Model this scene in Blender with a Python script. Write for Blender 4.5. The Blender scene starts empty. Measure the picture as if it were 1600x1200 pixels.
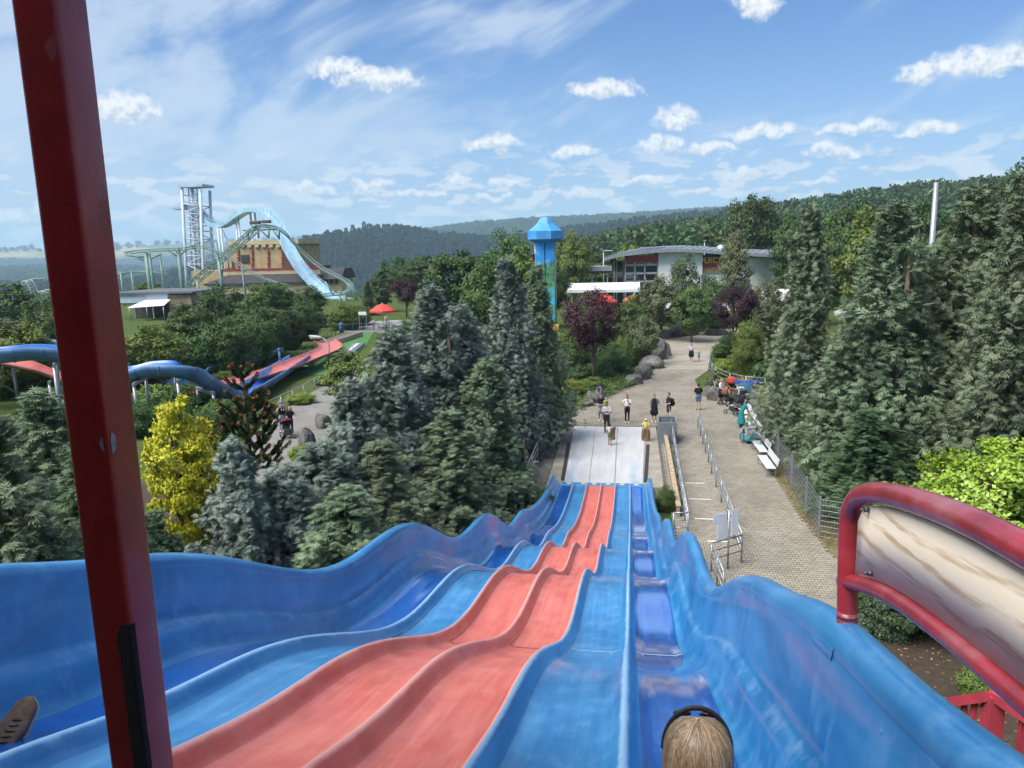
import bpy, bmesh, math, random
import numpy as np
from mathutils import Vector, Matrix, Euler

rng = np.random.default_rng(11)
random.seed(5)
SC = bpy.context.scene
COL = SC.collection
PI = math.pi

# ------------------------------------------------------------------ camera
EYE = 10.7                      # metres above the plaza
CAM_YAW, CAM_PITCH, CAM_ROLL = 8.95, 10.2, -1.43
cam_data = bpy.data.cameras.new('camera')
cam_data.sensor_width = 36.0
cam_data.lens = 27.0
cam_data.clip_start = 0.05
cam_data.clip_end = 40000
cam = bpy.data.objects.new('camera', cam_data)
COL.objects.link(cam)
CAM_R = (Matrix.Rotation(math.radians(CAM_YAW), 3, 'Z') @ Matrix.Rotation(math.radians(90 - CAM_PITCH), 3, 'X')
         @ Matrix.Rotation(math.radians(CAM_ROLL), 3, 'Z'))
cam.matrix_world = Matrix.Translation((0, 0, EYE)) @ CAM_R.to_4x4()
SC.camera = cam

# ------------------------------------------------------------------ light and exposure
SUN_EL, SUN_AZ = 56.0, -130.0      # azimuth from +Y, positive to the right (+X)
EXPOSURE = 1.12
SKY_STRENGTH = 0.084
SUN_POWER = 3.0
SC.view_settings.view_transform = 'Standard'
SC.view_settings.look = 'None'
SC.view_settings.exposure = EXPOSURE
SC.view_settings.gamma = 1.0
SC.view_settings.use_curve_mapping = False
SC.render.engine = 'CYCLES'
SC.cycles.use_denoising = True
SC.cycles.max_bounces = 6
SC.cycles.diffuse_bounces = 3
SC.cycles.use_adaptive_sampling = True
SC.cycles.adaptive_threshold = 0.03
SC.cycles.adaptive_min_samples = 20
SC.cycles.glossy_bounces = 2
SC.cycles.transmission_bounces = 4
SC.cycles.transparent_max_bounces = 4
SC.cycles.volume_bounces = 1
SC.cycles.caustics_reflective = False
SC.cycles.caustics_refractive = False

sun_data = bpy.data.lights.new('sun', 'SUN')
sun_data.energy = SUN_POWER
sun_data.angle = math.radians(40)
sun_data.color = (1.0, 0.95, 0.87)
sun = bpy.data.objects.new('sun', sun_data)
COL.objects.link(sun)
_az, _el = math.radians(SUN_AZ), math.radians(SUN_EL)
sun_dir = Vector((math.sin(_az) * math.cos(_el), math.cos(_az) * math.cos(_el), math.sin(_el)))
sun.rotation_euler = sun_dir.to_track_quat('Z', 'Y').to_euler()
sun.location = sun_dir * 200

# ---- pixel (of the 1600 x 1200 photograph) to world
FPX = 1600 * 27.0 / 36.0
def ray(px, py):
    d = CAM_R @ Vector(((px - 800) / FPX, -(py - 600) / FPX, -1.0))
    return d.normalized()
def at(px, py, z=0.0):            # where that line of sight meets height z
    d = ray(px, py); t = (z - EYE) / d.z
    return Vector((d.x * t, d.y * t, z))
def aty(px, py, y):               # where it meets the plane at distance y along the slide direction
    d = ray(px, py); t = y / d.y
    return Vector((d.x * t, y, EYE + d.z * t))
def px_of(p):
    v = CAM_R.transposed() @ (Vector(p) - Vector((0, 0, EYE)))
    return (800 + FPX * v.x / -v.z, 600 - FPX * v.y / -v.z)

# ------------------------------------------------------------------ sky
def N(nt, typ, **kw):
    n = nt.nodes.new(typ)
    ins = kw.pop('ins', None)
    for k, v in kw.items():
        setattr(n, k, v)
    if ins:
        for k, v in ins.items():
            s = n.inputs[k]
            if isinstance(v, bpy.types.NodeSocket):
                nt.links.new(v, s)
            else:
                s.default_value = v
    return n
def mth(nt, op, a, b=None, c=None, clamp=False):
    n = N(nt, 'ShaderNodeMath', operation=op, use_clamp=clamp)
    for i, v in enumerate((a, b, c)):
        if v is None: continue
        if isinstance(v, bpy.types.NodeSocket): nt.links.new(v, n.inputs[i])
        else: n.inputs[i].default_value = v
    return n.outputs[0]
def vmth(nt, op, a, b=None, out=0):
    n = N(nt, 'ShaderNodeVectorMath', operation=op)
    for i, v in enumerate((a, b)):
        if v is None: continue
        if isinstance(v, bpy.types.NodeSocket): nt.links.new(v, n.inputs[i])
        else: n.inputs[i].default_value = v
    return n.outputs[out]
def mixc(nt, f, a, b, blend='MIX'):
    n = N(nt, 'ShaderNodeMix', data_type='RGBA', blend_type=blend)
    n.clamp_factor = True
    for i, v in ((0, f), (6, a), (7, b)):
        if isinstance(v, bpy.types.NodeSocket): nt.links.new(v, n.inputs[i])
        elif i == 0: n.inputs[0].default_value = v
        else: n.inputs[i].default_value = (v[0], v[1], v[2], 1)
    return n.outputs[2]
def ramp(nt, f, stops, interp='LINEAR'):
    n = N(nt, 'ShaderNodeValToRGB'); nt.links.new(f, n.inputs[0])
    e = n.color_ramp.elements; n.color_ramp.interpolation = interp
    while len(e) < len(stops): e.new(0.5)
    for el, (p, c) in zip(e, stops):
        el.position = p
        el.color = (c, c, c, 1) if isinstance(c, (int, float)) else (c[0], c[1], c[2], 1)
    return n.outputs[0]
def noise(nt, vec, scale, detail=4, rough=0.55, dist=0.0, out='Fac'):
    n = N(nt, 'ShaderNodeTexNoise', ins={'Scale': scale, 'Detail': detail, 'Roughness': rough, 'Distortion': dist})
    if vec is not None: nt.links.new(vec, n.inputs['Vector'])
    return n.outputs[out]

def azel(px, py):
    d = ray(px, py)
    return math.atan2(d.x, d.y), math.asin(d.z)

world = bpy.data.worlds.new('World')
SC.world = world
world.use_nodes = True
def build_sky():
    nt = world.node_tree
    nt.nodes.clear()
    def n2(vec, scale, detail, rough, dist=0.0, out='Fac'):
        n = N(nt, 'ShaderNodeTexNoise', noise_dimensions='2D', ins={'Vector': vec, 'Scale': scale, 'Detail': detail, 'Roughness': rough, 'Distortion': dist})
        return n.outputs[out]
    def sstep(v, a, b, lo=0.0, hi=1.0):
        return N(nt, 'ShaderNodeMapRange', interpolation_type='SMOOTHSTEP', ins={0: v, 1: a, 2: b, 3: lo, 4: hi}).outputs[0]
    tc = N(nt, 'ShaderNodeTexCoord').outputs['Generated']
    sky = N(nt, 'ShaderNodeTexSky', sky_type='NISHITA', sun_disc=False)
    sky.sun_elevation = _el
    sky.sun_rotation = _az
    sky.altitude = 300; sky.air_density = 1.0; sky.dust_density = 0.6; sky.ozone_density = 1.6
    sep = N(nt, 'ShaderNodeSeparateXYZ', ins={0: tc})
    X, Y, Z = sep.outputs
    azi = mth(nt, 'ARCTAN2', X, Y)
    ele = mth(nt, 'ARCSINE', Z)
    P = N(nt, 'ShaderNodeCombineXYZ', ins={0: azi, 1: ele, 2: 0.0}).outputs[0]
    # --- the larger fair-weather cumuli one by one: (pixel centre, width, height)
    puffs = PUFFS
    nz = n2(P, 30.0, 1.0, 0.6, 0.0, 'Color')
    Q = vmth(nt, 'ADD', P, vmth(nt, 'MULTIPLY', vmth(nt, 'SUBTRACT', nz, (0.5, 0.5, 0.5)), (0.030, 0.022, 0.0)))
    nf = n2(P, 95.0, 3, 0.62)
    best = None; rel = None
    for (cx, cy, w, h) in puffs:
        a0, e0 = azel(cx, cy)
        ix, iy = FPX / (0.56 * w), FPX / (0.60 * h)
        n = N(nt, 'ShaderNodeVectorMath', operation='MULTIPLY_ADD', ins={0: Q, 1: (ix, iy, 0), 2: (-a0 * ix, -e0 * iy, 0)})
        d = vmth(nt, 'DOT_PRODUCT', n.outputs[0], n.outputs[0], out=1)
        y = vmth(nt, 'DOT_PRODUCT', n.outputs[0], (0, 1, 0), out=1)
        yb = mth(nt, 'MINIMUM', y, 0.0)                    # flat base
        d = mth(nt, 'MULTIPLY_ADD', mth(nt, 'MULTIPLY', yb, yb), 2.2, d)
        if best is None:
            best, rel = d, y
        else:
            near = mth(nt, 'LESS_THAN', d, best)
            rel = N(nt, 'ShaderNodeMix', data_type='FLOAT', ins={0: near, 2: rel, 3: y}).outputs[0]
            best = mth(nt, 'MINIMUM', best, d)
    nfc = mth(nt, 'SUBTRACT', nf, 0.5)
    dn = mth(nt, 'MULTIPLY_ADD', nfc, 1.15, mth(nt, 'SUBTRACT', 1.0, best))
    cum = sstep(dn, -0.05, 0.95)
    # --- rows of small distant cumulus low over the horizon, all round
    band = N(nt, 'ShaderNodeCombineXYZ', ins={0: mth(nt, 'MULTIPLY', azi, 20.0), 1: mth(nt, 'MULTIPLY', ele, 56.0), 2: 0.0}).outputs[0]
    bn = n2(band, 1.0, 3, 0.6, 0.0)
    low = N(nt, 'ShaderNodeMapRange', interpolation_type='SMOOTHSTEP', ins={0: ele, 1: 0.15, 2: 0.05, 3: 0.0, 4: 1.0}).outputs[0]
    lowc = mth(nt, 'MULTIPLY', sstep(bn, 0.47, 0.57, 0.0, 0.92), low)
    # --- unseen cumulus above the frame, assumed over the sun, added to lift ambient light
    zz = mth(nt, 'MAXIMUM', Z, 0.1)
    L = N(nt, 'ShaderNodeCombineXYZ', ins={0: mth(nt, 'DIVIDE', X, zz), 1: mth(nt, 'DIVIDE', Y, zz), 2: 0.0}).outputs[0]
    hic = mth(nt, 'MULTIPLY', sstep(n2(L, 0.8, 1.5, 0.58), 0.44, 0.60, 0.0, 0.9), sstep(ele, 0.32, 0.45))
    # --- cirrus veil: streaks drawn out along one wind direction, thicker to the left
    rot = N(nt, 'ShaderNodeVectorRotate', rotation_type='Z_AXIS', ins={'Vector': P, 'Angle': math.radians(-21)}).outputs[0]
    st = vmth(nt, 'MULTIPLY', rot, (3.2, 13.0, 1.0))
    c0 = n2(P, 3.4, 0.0, 0.5, 0.0, 'Color')
    c1 = n2(vmth(nt, 'ADD', st, vmth(nt, 'MULTIPLY', c0, (0.9, 0.9, 0))), 1.35, 4, 0.60)
    c2 = vmth(nt, 'DOT_PRODUCT', c0, (0, 0, 1), out=1)
    left = sstep(azi, 0.10, -0.52)
    cthr = mth(nt, 'ADD', mth(nt, 'MULTIPLY_ADD', left, 0.36, -0.07), mth(nt, 'MULTIPLY', mth(nt, 'SUBTRACT', c2, 0.5), 0.30))
    cir = mth(nt, 'MULTIPLY', sstep(mth(nt, 'ADD', c1, cthr), 0.50, 0.88, 0.02, 0.75), sstep(ele, 0.0, 0.16, 0.5, 1.0))
    col = mixc(nt, 1.0, sky.outputs[0], SKY_TINT, 'MULTIPLY')
    col = mixc(nt, sstep(ele, 0.27, -0.02, 0.0, 0.62), col, VEIL)          # moist air low down
    col = mixc(nt, cir, col, CIRRUS)
    col = mixc(nt, lowc, col, mixc(nt, sstep(bn, 0.49, 0.62), CLOUD_BASE, CLOUD_LOW))
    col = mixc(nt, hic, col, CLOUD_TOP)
    lit = mth(nt, 'MULTIPLY_ADD', nfc, 2.2, rel)
    col = mixc(nt, cum, col, mixc(nt, sstep(lit, -0.75, 0.55), CLOUD_BASE, CLOUD_TOP))
    bg = N(nt, 'ShaderNodeBackground', ins={'Color': col, 'Strength': SKY_STRENGTH})
    out = N(nt, 'ShaderNodeOutputWorld', ins={0: bg.outputs[0]})
PUFFS = [(525, 112, 80, 38), (588, 128, 140, 40), (945, 144, 112, 38), (1058, 190, 84, 38),
         (1530, 104, 140, 48), (1455, 116, 100, 32), (900, 241, 100, 22), (768, 226, 90, 30), (190, 175, 100, 48), (1185, 14, 70, 54),
         (1190, 209, 124, 24), (1330, 203, 116, 26), (1450, 203, 80, 20), (1305, 240, 90, 20), (1030, 228, 74, 26), (1110, 234, 90, 22),
         (490, 298, 82, 20), (582, 290, 72, 22), (712, 280, 56, 15), (1160, 274, 78, 20), (800, 289, 70, 17), (1280, 282, 52, 13), (1010, 284, 110, 15), (660, 304, 100, 14), (900, 301, 80, 15), (365, 326, 96, 15), (20, 338, 70, 20), (1090, 300, 80, 15), (770, 308, 60, 14)]
SKY_TINT = (0.36, 0.54, 0.78)
VEIL = (2.8, 3.6, 4.6)
CIRRUS = (3.7, 4.3, 5.1)
CLOUD_BASE = (3.0, 3.6, 4.3)
CLOUD_LOW = (5.0, 5.2, 5.4)
CLOUD_TOP = (5.8, 5.8, 5.8)
build_sky()
world.cycles.sampling_method = 'NONE'

# ------------------------------------------------------------------ object helpers
def tag(o, label=None, cat=None, group=None, kind=None):
    if label: o['label'] = label
    if cat: o['category'] = cat
    if group: o['group'] = group
    if kind: o['kind'] = kind
    return o
def empty(name, loc=(0, 0, 0), rz=0.0, label=None, cat=None, group=None):
    o = bpy.data.objects.new(name, None)
    COL.objects.link(o)
    o.empty_display_size = 0.2
    o.location = loc; o.rotation_euler = (0, 0, rz)
    return tag(o, label, cat, group)
def link(name, me, parent=None, loc=None, rot=None, scale=None):
    o = bpy.data.objects.new(name, me)
    COL.objects.link(o)
    if parent is not None: o.parent = parent
    if loc is not None: o.location = loc
    if rot is not None: o.rotation_euler = rot
    if scale is not None: o.scale = scale if hasattr(scale, '__len__') else (scale,) * 3
    return o
def children_of(o):
    return [c for c in bpy.data.objects if c.parent is o]
def copy_tree(o, parent=None):
    c = o.copy(); COL.objects.link(c); c.parent = parent
    for ch in o.children: copy_tree(ch, c)
    return c

def np_mesh(name, V, F, mats, mi=None, smooth=False):
    """V (n,3); F array (m,k) with one face size, or list of arrays."""
    me = bpy.data.meshes.new(name)
    V = np.ascontiguousarray(V, dtype=np.float32)
    Fs = F if isinstance(F, list) else [F]
    Fs = [np.ascontiguousarray(f, dtype=np.int32) for f in Fs if len(f)]
    nl = sum(f.size for f in Fs); nf = sum(len(f) for f in Fs)
    me.vertices.add(len(V)); me.vertices.foreach_set('co', V.ravel())
    me.loops.add(nl); me.polygons.add(nf)
    me.loops.foreach_set('vertex_index', np.concatenate([f.ravel() for f in Fs]))
    starts = []; c = 0
    for f in Fs:
        starts.append(c + np.arange(len(f), dtype=np.int32) * f.shape[1]); c += f.size
    me.polygons.foreach_set('loop_start', np.concatenate(starts).astype(np.int32))
    if mi is not None: me.polygons.foreach_set('material_index', np.ascontiguousarray(mi, dtype=np.int32))
    if smooth: me.polygons.foreach_set('use_smooth', np.ones(nf, dtype=bool))
    for m in (mats if isinstance(mats, (list, tuple)) else [mats]): me.materials.append(m)
    me.update(calc_edges=True)
    me.validate()
    return me

class MB:
    """collects simple solids into one mesh"""
    def __init__(s): s.v = []; s.f = []; s.m = []; s.sm = []
    def add(s, vs, fs, m=0, smooth=False):
        b = len(s.v)
        s.v.extend([tuple(v) for v in vs])
        for f in fs:
            s.f.append(tuple(b + i for i in f)); s.m.append(m); s.sm.append(smooth)
        return s
    def box(s, c, size, rz=0.0, m=0, R=None, bev=0.0):
        hx, hy, hz = size[0] / 2, size[1] / 2, size[2] / 2
        if R is None: R = Matrix.Rotation(rz, 3, 'Z')
        c = Vector(c)
        if bev <= 0:
            P = [(x, y, z) for z in (-hz, hz) for x, y in ((-hx, -hy), (hx, -hy), (hx, hy), (-hx, hy))]
            s.add([c + R @ Vector(p) for p in P], [(3, 2, 1, 0), (4, 5, 6, 7), (0, 1, 5, 4), (1, 2, 6, 5), (2, 3, 7, 6), (3, 0, 4, 7)], m)
        else:
            b = min(bev, hx * .9, hy * .9, hz * .9)
            P = []; 
            for z, i in ((-hz, 1), (-hz + b, 0), (hz - b, 0), (hz, 1)):
                k = b if i else 0
                P += [(-hx + k + b * (1 - i), -hy + k, z), (hx - k - b * (1 - i), -hy + k, z), (hx - k, -hy + k + b * (1 - i), z), (hx - k, hy - k - b * (1 - i), z),
                      (hx - k - b * (1 - i), hy - k, z), (-hx + k + b * (1 - i), hy - k, z), (-hx + k, hy - k - b * (1 - i), z), (-hx + k, -hy + k + b * (1 - i), z)]
            fs = [(7, 6, 5, 4, 3, 2, 1, 0), (24, 25, 26, 27, 28, 29, 30, 31)]
            for r in range(3):
                for i in range(8): fs.append((r * 8 + i, r * 8 + (i + 1) % 8, r * 8 + 8 + (i + 1) % 8, r * 8 + 8 + i))
            s.add([c + R @ Vector(p) for p in P], fs, m)
        return s
    def tube(s, pts, r, n=8, m=0, caps=True, closed=False, flat=1.0, smooth=True):
        pts = [Vector(p) for p in pts]
        k = len(pts)
        rs = list(r) if hasattr(r, '__len__') else [r] * k
        b = len(s.v)
        prev = None
        for i, p in enumerate(pts):
            if closed: t = pts[(i + 1) % k] - pts[i - 1]
            else: t = pts[min(i + 1, k - 1)] - pts[max(i - 1, 0)]
            if t.length < 1e-9: t = Vector((0, 0, 1))
            t.normalize()
            if prev is None:
                a = Vector((0, 0, 1)) if abs(t.z) < 0.9 else Vector((1, 0, 0))
                u = t.cross(a).normalized()
            else:
                u = prev - t * prev.dot(t)
                u = u.normalized() if u.length > 1e-6 else t.orthogonal().normalized()
            prev = u
            w = t.cross(u)
            for j in range(n):
                a = 2 * PI * j / n
                s.v.append(tuple(p + (u * math.cos(a) + w * math.sin(a) * flat) * rs[i]))
        for i in range(k if closed else k - 1):
            i2 = (i + 1) % k
            for j in range(n):
                j2 = (j + 1) % n
                s.f.append((b + i * n + j, b + i * n + j2, b + i2 * n + j2, b + i2 * n + j)); s.m.append(m); s.sm.append(smooth)
        if caps and not closed:
            s.f.append(tuple(b + j for j in reversed(range(n)))); s.m.append(m); s.sm.append(False)
            s.f.append(tuple(b + (k - 1) * n + j for j in range(n))); s.m.append(m); s.sm.append(False)
        return s
    def bar(s, a, b, w, h, m=0, up=(0, 0, 1)):
        """rectangular bar from a to b, w across, h along 'up'"""
        a = Vector(a); b = Vector(b); t = (b - a); L = t.length; t.normalize()
        up = Vector(up)
        if abs(t.dot(up)) > 0.98: up = Vector((0, 1, 0))
        x = t.cross(up).normalized(); z = x.cross(t)
        R = Matrix((x, t, z)).transposed()
        return s.box((a + b) / 2, (w, L, h), R=R, m=m)
    def lathe(s, c, prof, n=16, m=0, R=None, smooth=True):
        b = len(s.v); c = Vector(c)
        for (r, z) in prof:
            for j in range(n):
                a = 2 * PI * j / n
                v = Vector((r * math.cos(a), r * math.sin(a), z))
                s.v.append(tuple(c + (R @ v if R is not None else v)))
        for i in range(len(prof) - 1):
            for j in range(n):
                j2 = (j + 1) % n
                s.f.append((b + i * n + j, b + i * n + j2, b + (i + 1) * n + j2, b + (i + 1) * n + j)); s.m.append(m); s.sm.append(smooth)
        return s
    def prism(s, poly, z0, z1, m=0, M4=None):
        n = len(poly)
        vs = [Vector((x, y, z0)) for x, y in poly] + [Vector((x, y, z1)) for x, y in poly]
        if M4 is not None: vs = [M4 @ v for v in vs]
        fs = [tuple(reversed(range(n))), tuple(range(n, 2 * n))] + [(i, (i + 1) % n, n + (i + 1) % n, n + i) for i in range(n)]
        return s.add(vs, fs, m)
    def ball(s, c, r, n=10, k=6, m=0, scale=(1, 1, 1), R=None):
        prof = [(math.sin(PI * i / k) * r, -math.cos(PI * i / k) * r) for i in range(k + 1)]
        b = len(s.v); c = Vector(c)
        s.lathe((0, 0, 0), prof, n, m)
        for i in range(b, len(s.v)):
            v = Vector(s.v[i]); v = Vector((v.x * scale[0], v.y * scale[1], v.z * scale[2]))
            if R is not None: v = R @ v
            s.v[i] = tuple(c + v)
        return s
    def mesh(s, name, mats):
        me = bpy.data.meshes.new(name)
        me.from_pydata(s.v, [], s.f)
        me.polygons.foreach_set('material_index', np.array(s.m, dtype=np.int32))
        me.polygons.foreach_set('use_smooth', np.array(s.sm, dtype=bool))
        for m in (mats if isinstance(mats, (list, tuple)) else [mats]): me.materials.append(m)
        me.update()
        return me
    def build(s, name, mats, parent=None, **kw):
        return link(name, s.mesh(name, mats), parent, **kw)

def bez(pts, n=8, closed=False):
    """Catmull-Rom through the points"""
    pts = [Vector(p) for p in pts]; out = []
    k = len(pts)
    for i in range(k - 1):
        p0 = pts[max(i - 1, 0)]; p1 = pts[i]; p2 = pts[i + 1]; p3 = pts[min(i + 2, k - 1)]
        for j in range(n):
            t = j / n
            out.append(0.5 * ((2 * p1) + (p2 - p0) * t + (2 * p0 - 5 * p1 + 4 * p2 - p3) * t * t + (3 * p1 - p0 - 3 * p2 + p3) * t ** 3))
    out.append(pts[-1].copy())
    return out

# ------------------------------------------------------------------ materials
MATS = {}
def mat(name, col, rough=0.6, var=0.12, scale=4.0, bump=0.0, bscale=None, metal=0.0, spec=0.5, coat=0.0, col2=None, dirt=None, coords='Object', det=2, objrand=0.0):
    """painted / raw surface: a base colour with mottling, uneven gloss, optional fine relief and a second, worn colour"""
    if name in MATS: return MATS[name]
    m = bpy.data.materials.new(name); m.use_nodes = True; MATS[name] = m
    nt = m.node_tree; b = nt.nodes['Principled BSDF']
    tc = N(nt, 'ShaderNodeTexCoord').outputs[coords]
    n1 = noise(nt, tc, scale, det, 0.6)
    c2 = col2 if col2 is not None else tuple(c * (1 - 2 * var) for c in col)
    c1 = col if col2 is not None else tuple(min(1, c * (1 + var)) for c in col)
    f = ramp(nt, n1, [(0.3, 0.0), (0.7, 1.0)])
    c = mixc(nt, f, c1, c2)
    if dirt is not None:
        n3 = noise(nt, tc, scale * 0.37, 3, 0.7)
        c = mixc(nt, ramp(nt, n3, [(0.5, 0.0), (0.66, dirt[1])]), c, dirt[0])
    if objrand:
        oi = N(nt, 'ShaderNodeObjectInfo').outputs['Random']
        hv = N(nt, 'ShaderNodeHueSaturation', ins={'Color': c, 'Value': mth(nt, 'ADD', 1 - objrand / 2, mth(nt, 'MULTIPLY', oi, objrand))})
        c = hv.outputs[0]
    nt.links.new(c, b.inputs['Base Color'])
    nt.links.new(mth(nt, 'ADD', rough - 0.08, mth(nt, 'MULTIPLY', n1, 0.16)), b.inputs['Roughness'])
    b.inputs['Metallic'].default_value = metal
    b.inputs['Specular IOR Level'].default_value = spec
    b.inputs['Coat Weight'].default_value = coat
    if bump:
        bn = noise(nt, tc, bscale or scale * 6, 1, 0.6)
        bp = N(nt, 'ShaderNodeBump', ins={'Strength': min(1, bump), 'Distance': 0.02, 'Height': bn})
        nt.links.new(bp.outputs[0], b.inputs['Normal'])
    return m
def leafmat(name, c1, c2, trans=0.3, rough=0.55, tint=0.25, cscale=0.7, spec=0.3, crown=None):
    if name in MATS: return MATS[name]
    m = bpy.data.materials.new(name); m.use_nodes = True; MATS[name] = m
    nt = m.node_tree; b = nt.nodes['Principled BSDF']; out = nt.nodes['Material Output']
    isl = N(nt, 'ShaderNodeNewGeometry').outputs['Random Per Island']
    tc = N(nt, 'ShaderNodeTexCoord').outputs['Object']
    cl = noise(nt, tc, cscale, 0, 0.5)
    f = mth(nt, 'ADD', mth(nt, 'MULTIPLY', isl, 0.6), mth(nt, 'MULTIPLY', ramp(nt, cl, [(0.3, 0.0), (0.7, 1.0)]), 0.4), clamp=True)
    c = mixc(nt, f, c1, c2)
    oi = N(nt, 'ShaderNodeObjectInfo').outputs['Random']
    c = N(nt, 'ShaderNodeHueSaturation', ins={'Color': c, 'Hue': mth(nt, 'ADD', 0.5 - tint * 0.06, mth(nt, 'MULTIPLY', oi, tint * 0.12)), 'Value': mth(nt, 'ADD', 1 - tint / 2, mth(nt, 'MULTIPLY', oi, tint))}).outputs[0]
    nt.links.new(c, b.inputs['Base Color'])
    b.inputs['Roughness'].default_value = rough
    b.inputs['Specular IOR Level'].default_value = spec
    nrm = None
    if crown is not None:          # leaves turn their faces outward from the crown, as a leaf mosaic does
        q = vmth(nt, 'MULTIPLY', vmth(nt, 'SUBTRACT', tc, (0, 0, crown[0])), (1, 1, crown[1]))
        q = vmth(nt, 'NORMALIZE', vmth(nt, 'ADD', q, (0, 0, crown[2])))
        vt = N(nt, 'ShaderNodeVectorTransform', vector_type='NORMAL', convert_from='OBJECT', convert_to='WORLD', ins={0: q}).outputs[0]
        gn = N(nt, 'ShaderNodeNewGeometry').outputs['Normal']
        nrm = vmth(nt, 'NORMALIZE', vmth(nt, 'ADD', vmth(nt, 'MULTIPLY', vmth(nt, 'NORMALIZE', vt), (0.65,) * 3), vmth(nt, 'MULTIPLY', gn, (0.65,) * 3)))
        nt.links.new(nrm, b.inputs['Normal'])
    if trans > 0:
        tr = N(nt, 'ShaderNodeBsdfTranslucent', ins={'Color': c})
        if nrm is not None: nt.links.new(nrm, tr.inputs['Normal'])
        mx = N(nt, 'ShaderNodeMixShader', ins={0: trans, 1: b.outputs[0], 2: tr.outputs[0]})
        nt.links.new(mx.outputs[0], out.inputs[0])
    return m
def flat(name, col, rough=0.6, metal=0.0, **kw):
    return mat(name, col, rough, metal=metal, var=kw.pop('var', 0.06), **kw)
STEEL = mat('galvanised_steel', (0.36, 0.39, 0.43), 0.42, 0.10, 9, metal=0.55)
DARKSTEEL = mat('dark_steel', (0.10, 0.11, 0.12), 0.5, 0.1, 9, metal=0.4)
GREEN_STEEL = mat('green_painted_steel', (0.19, 0.30, 0.27), 0.5, 0.12, 2)
BARK = mat('bark', (0.13, 0.10, 0.075), 0.9, 0.3, 5, bump=0.6)
WHITE = mat('white_paint', (0.78, 0.79, 0.80), 0.5, 0.04, 2)
BLACK = mat('black_rubber', (0.02, 0.02, 0.022), 0.6, 0.1, 4)

# ------------------------------------------------------------------ terrain, hills and far woods
def interp(xs, ys, x): return float(np.interp(x, xs, ys))
# skylines read off the photograph: pixel column -> pixel row, each at its own distance
SKYL = {
    'far':  (6000, 6, [(-2200, 392), (-600, 396), (0, 391), (60, 389), (190, 383), (330, 379), (450, 378), (560, 371), (600, 364), (690, 360), (800, 362), (1600, 330), (3400, 300)]),
    'mid':  (3000, 12, [(-2200, 430), (300, 420), (440, 400), (560, 385), (640, 364), (700, 354), (760, 349), (900, 341), (1000, 335), (1060, 331), (1120, 327), (1300, 318), (1600, 300), (3400, 300)]),
    'near': (1500, 16, [(-2200, 470), (200, 450), (380, 410), (450, 382), (500, 366), (570, 359), (620, 362), (680, 372), (780, 380), (900, 362), (1000, 350), (1600, 300), (3400, 300)]),
    'wood': (560, 15, [(-2200, 455), (600, 445), (820, 418), (900, 384), (960, 364), (1020, 350), (1080, 342), (1130, 335), (1200, 323), (1260, 314), (1350, 300), (1430, 290), (1500, 284), (1600, 277), (1800, 262), (3400, 250)]),
}
def skyl_h(key):
    r, th, pts = SKYL[key]
    az, h = [], []
    for (x, y) in pts:
        if x < -1000: d = math.radians(-95)
        elif x > 2500: d = math.radians(95)
        else:
            v = ray(x, y); d = math.atan2(v.x, v.y)
        xx = min(max(x, -400), 2000)
        v = ray(xx, y)
        e = v.z / math.hypot(v.x, v.y)
        if x < -1000 or x > 2500: e = {'far': -0.002, 'mid': -0.01, 'near': -0.02, 'wood': -0.02}[key] if x < 0 else 0.04
        az.append(d); h.append(EYE + r * e - th)
    return np.array(az), np.array(h), r
SK = {k: skyl_h(k) for k in SKYL}
def terrain_h(az, r):
    """az, r arrays"""
    def g(k): return np.interp(az, SK[k][0], SK[k][1])
    left = np.clip((0.02 - az) / 0.25, 0, 1)
    hw, hn, hm, hf = g('wood'), g('near'), g('mid'), g('far')
    k_r = [0, 150, 330, 560, 900, 1500, 2200, 3000, 4300, 6000, 9000, 14000]
    k_h = [np.zeros_like(az), np.zeros_like(az), -6 * left, np.minimum(hw, 60), np.minimum(hw, hn) - 30 - 45 * left, hn, np.minimum(hn, hm) - 40, hm, np.minimum(hm, hf) - 20, hf, hf - 60, hf - 120]
    out = np.zeros_like(r)
    for i in range(len(k_r) - 1):
        t = np.clip((r - k_r[i]) / (k_r[i + 1] - k_r[i]), 0, 1)
        t = t * t * (3 - 2 * t)
        sel = (r >= k_r[i]) & (r <= k_r[i + 1])
        out = np.where(sel, k_h[i] * (1 - t) + k_h[i + 1] * t, out)
    return out
def vnoise(x, y, s, seed=0):
    """cheap smooth value noise"""
    r = np.random.default_rng(seed).random((256, 256))
    u, v = x / s, y / s
    i, j = np.floor(u).astype(int), np.floor(v).astype(int)
    fx, fy = u - i, v - j
    fx, fy = fx * fx * (3 - 2 * fx), fy * fy * (3 - 2 * fy)
    a, b, c, d = r[i % 256, j % 256], r[(i + 1) % 256, j % 256], r[i % 256, (j + 1) % 256], r[(i + 1) % 256, (j + 1) % 256]
    return (a * (1 - fx) + b * fx) * (1 - fy) + (c * (1 - fx) + d * fx) * fy

def terrain_xy(x, y):
    az = np.arctan2(x, y); r = np.hypot(x, y)
    z = terrain_h(az, r)
    z = z + np.clip((r - 700) / 1500, 0, 1) * (vnoise(x, y, 420, 3) - 0.5) * 26 * np.clip((9000 - r) / 4000, 0, 1)
    return z

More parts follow.
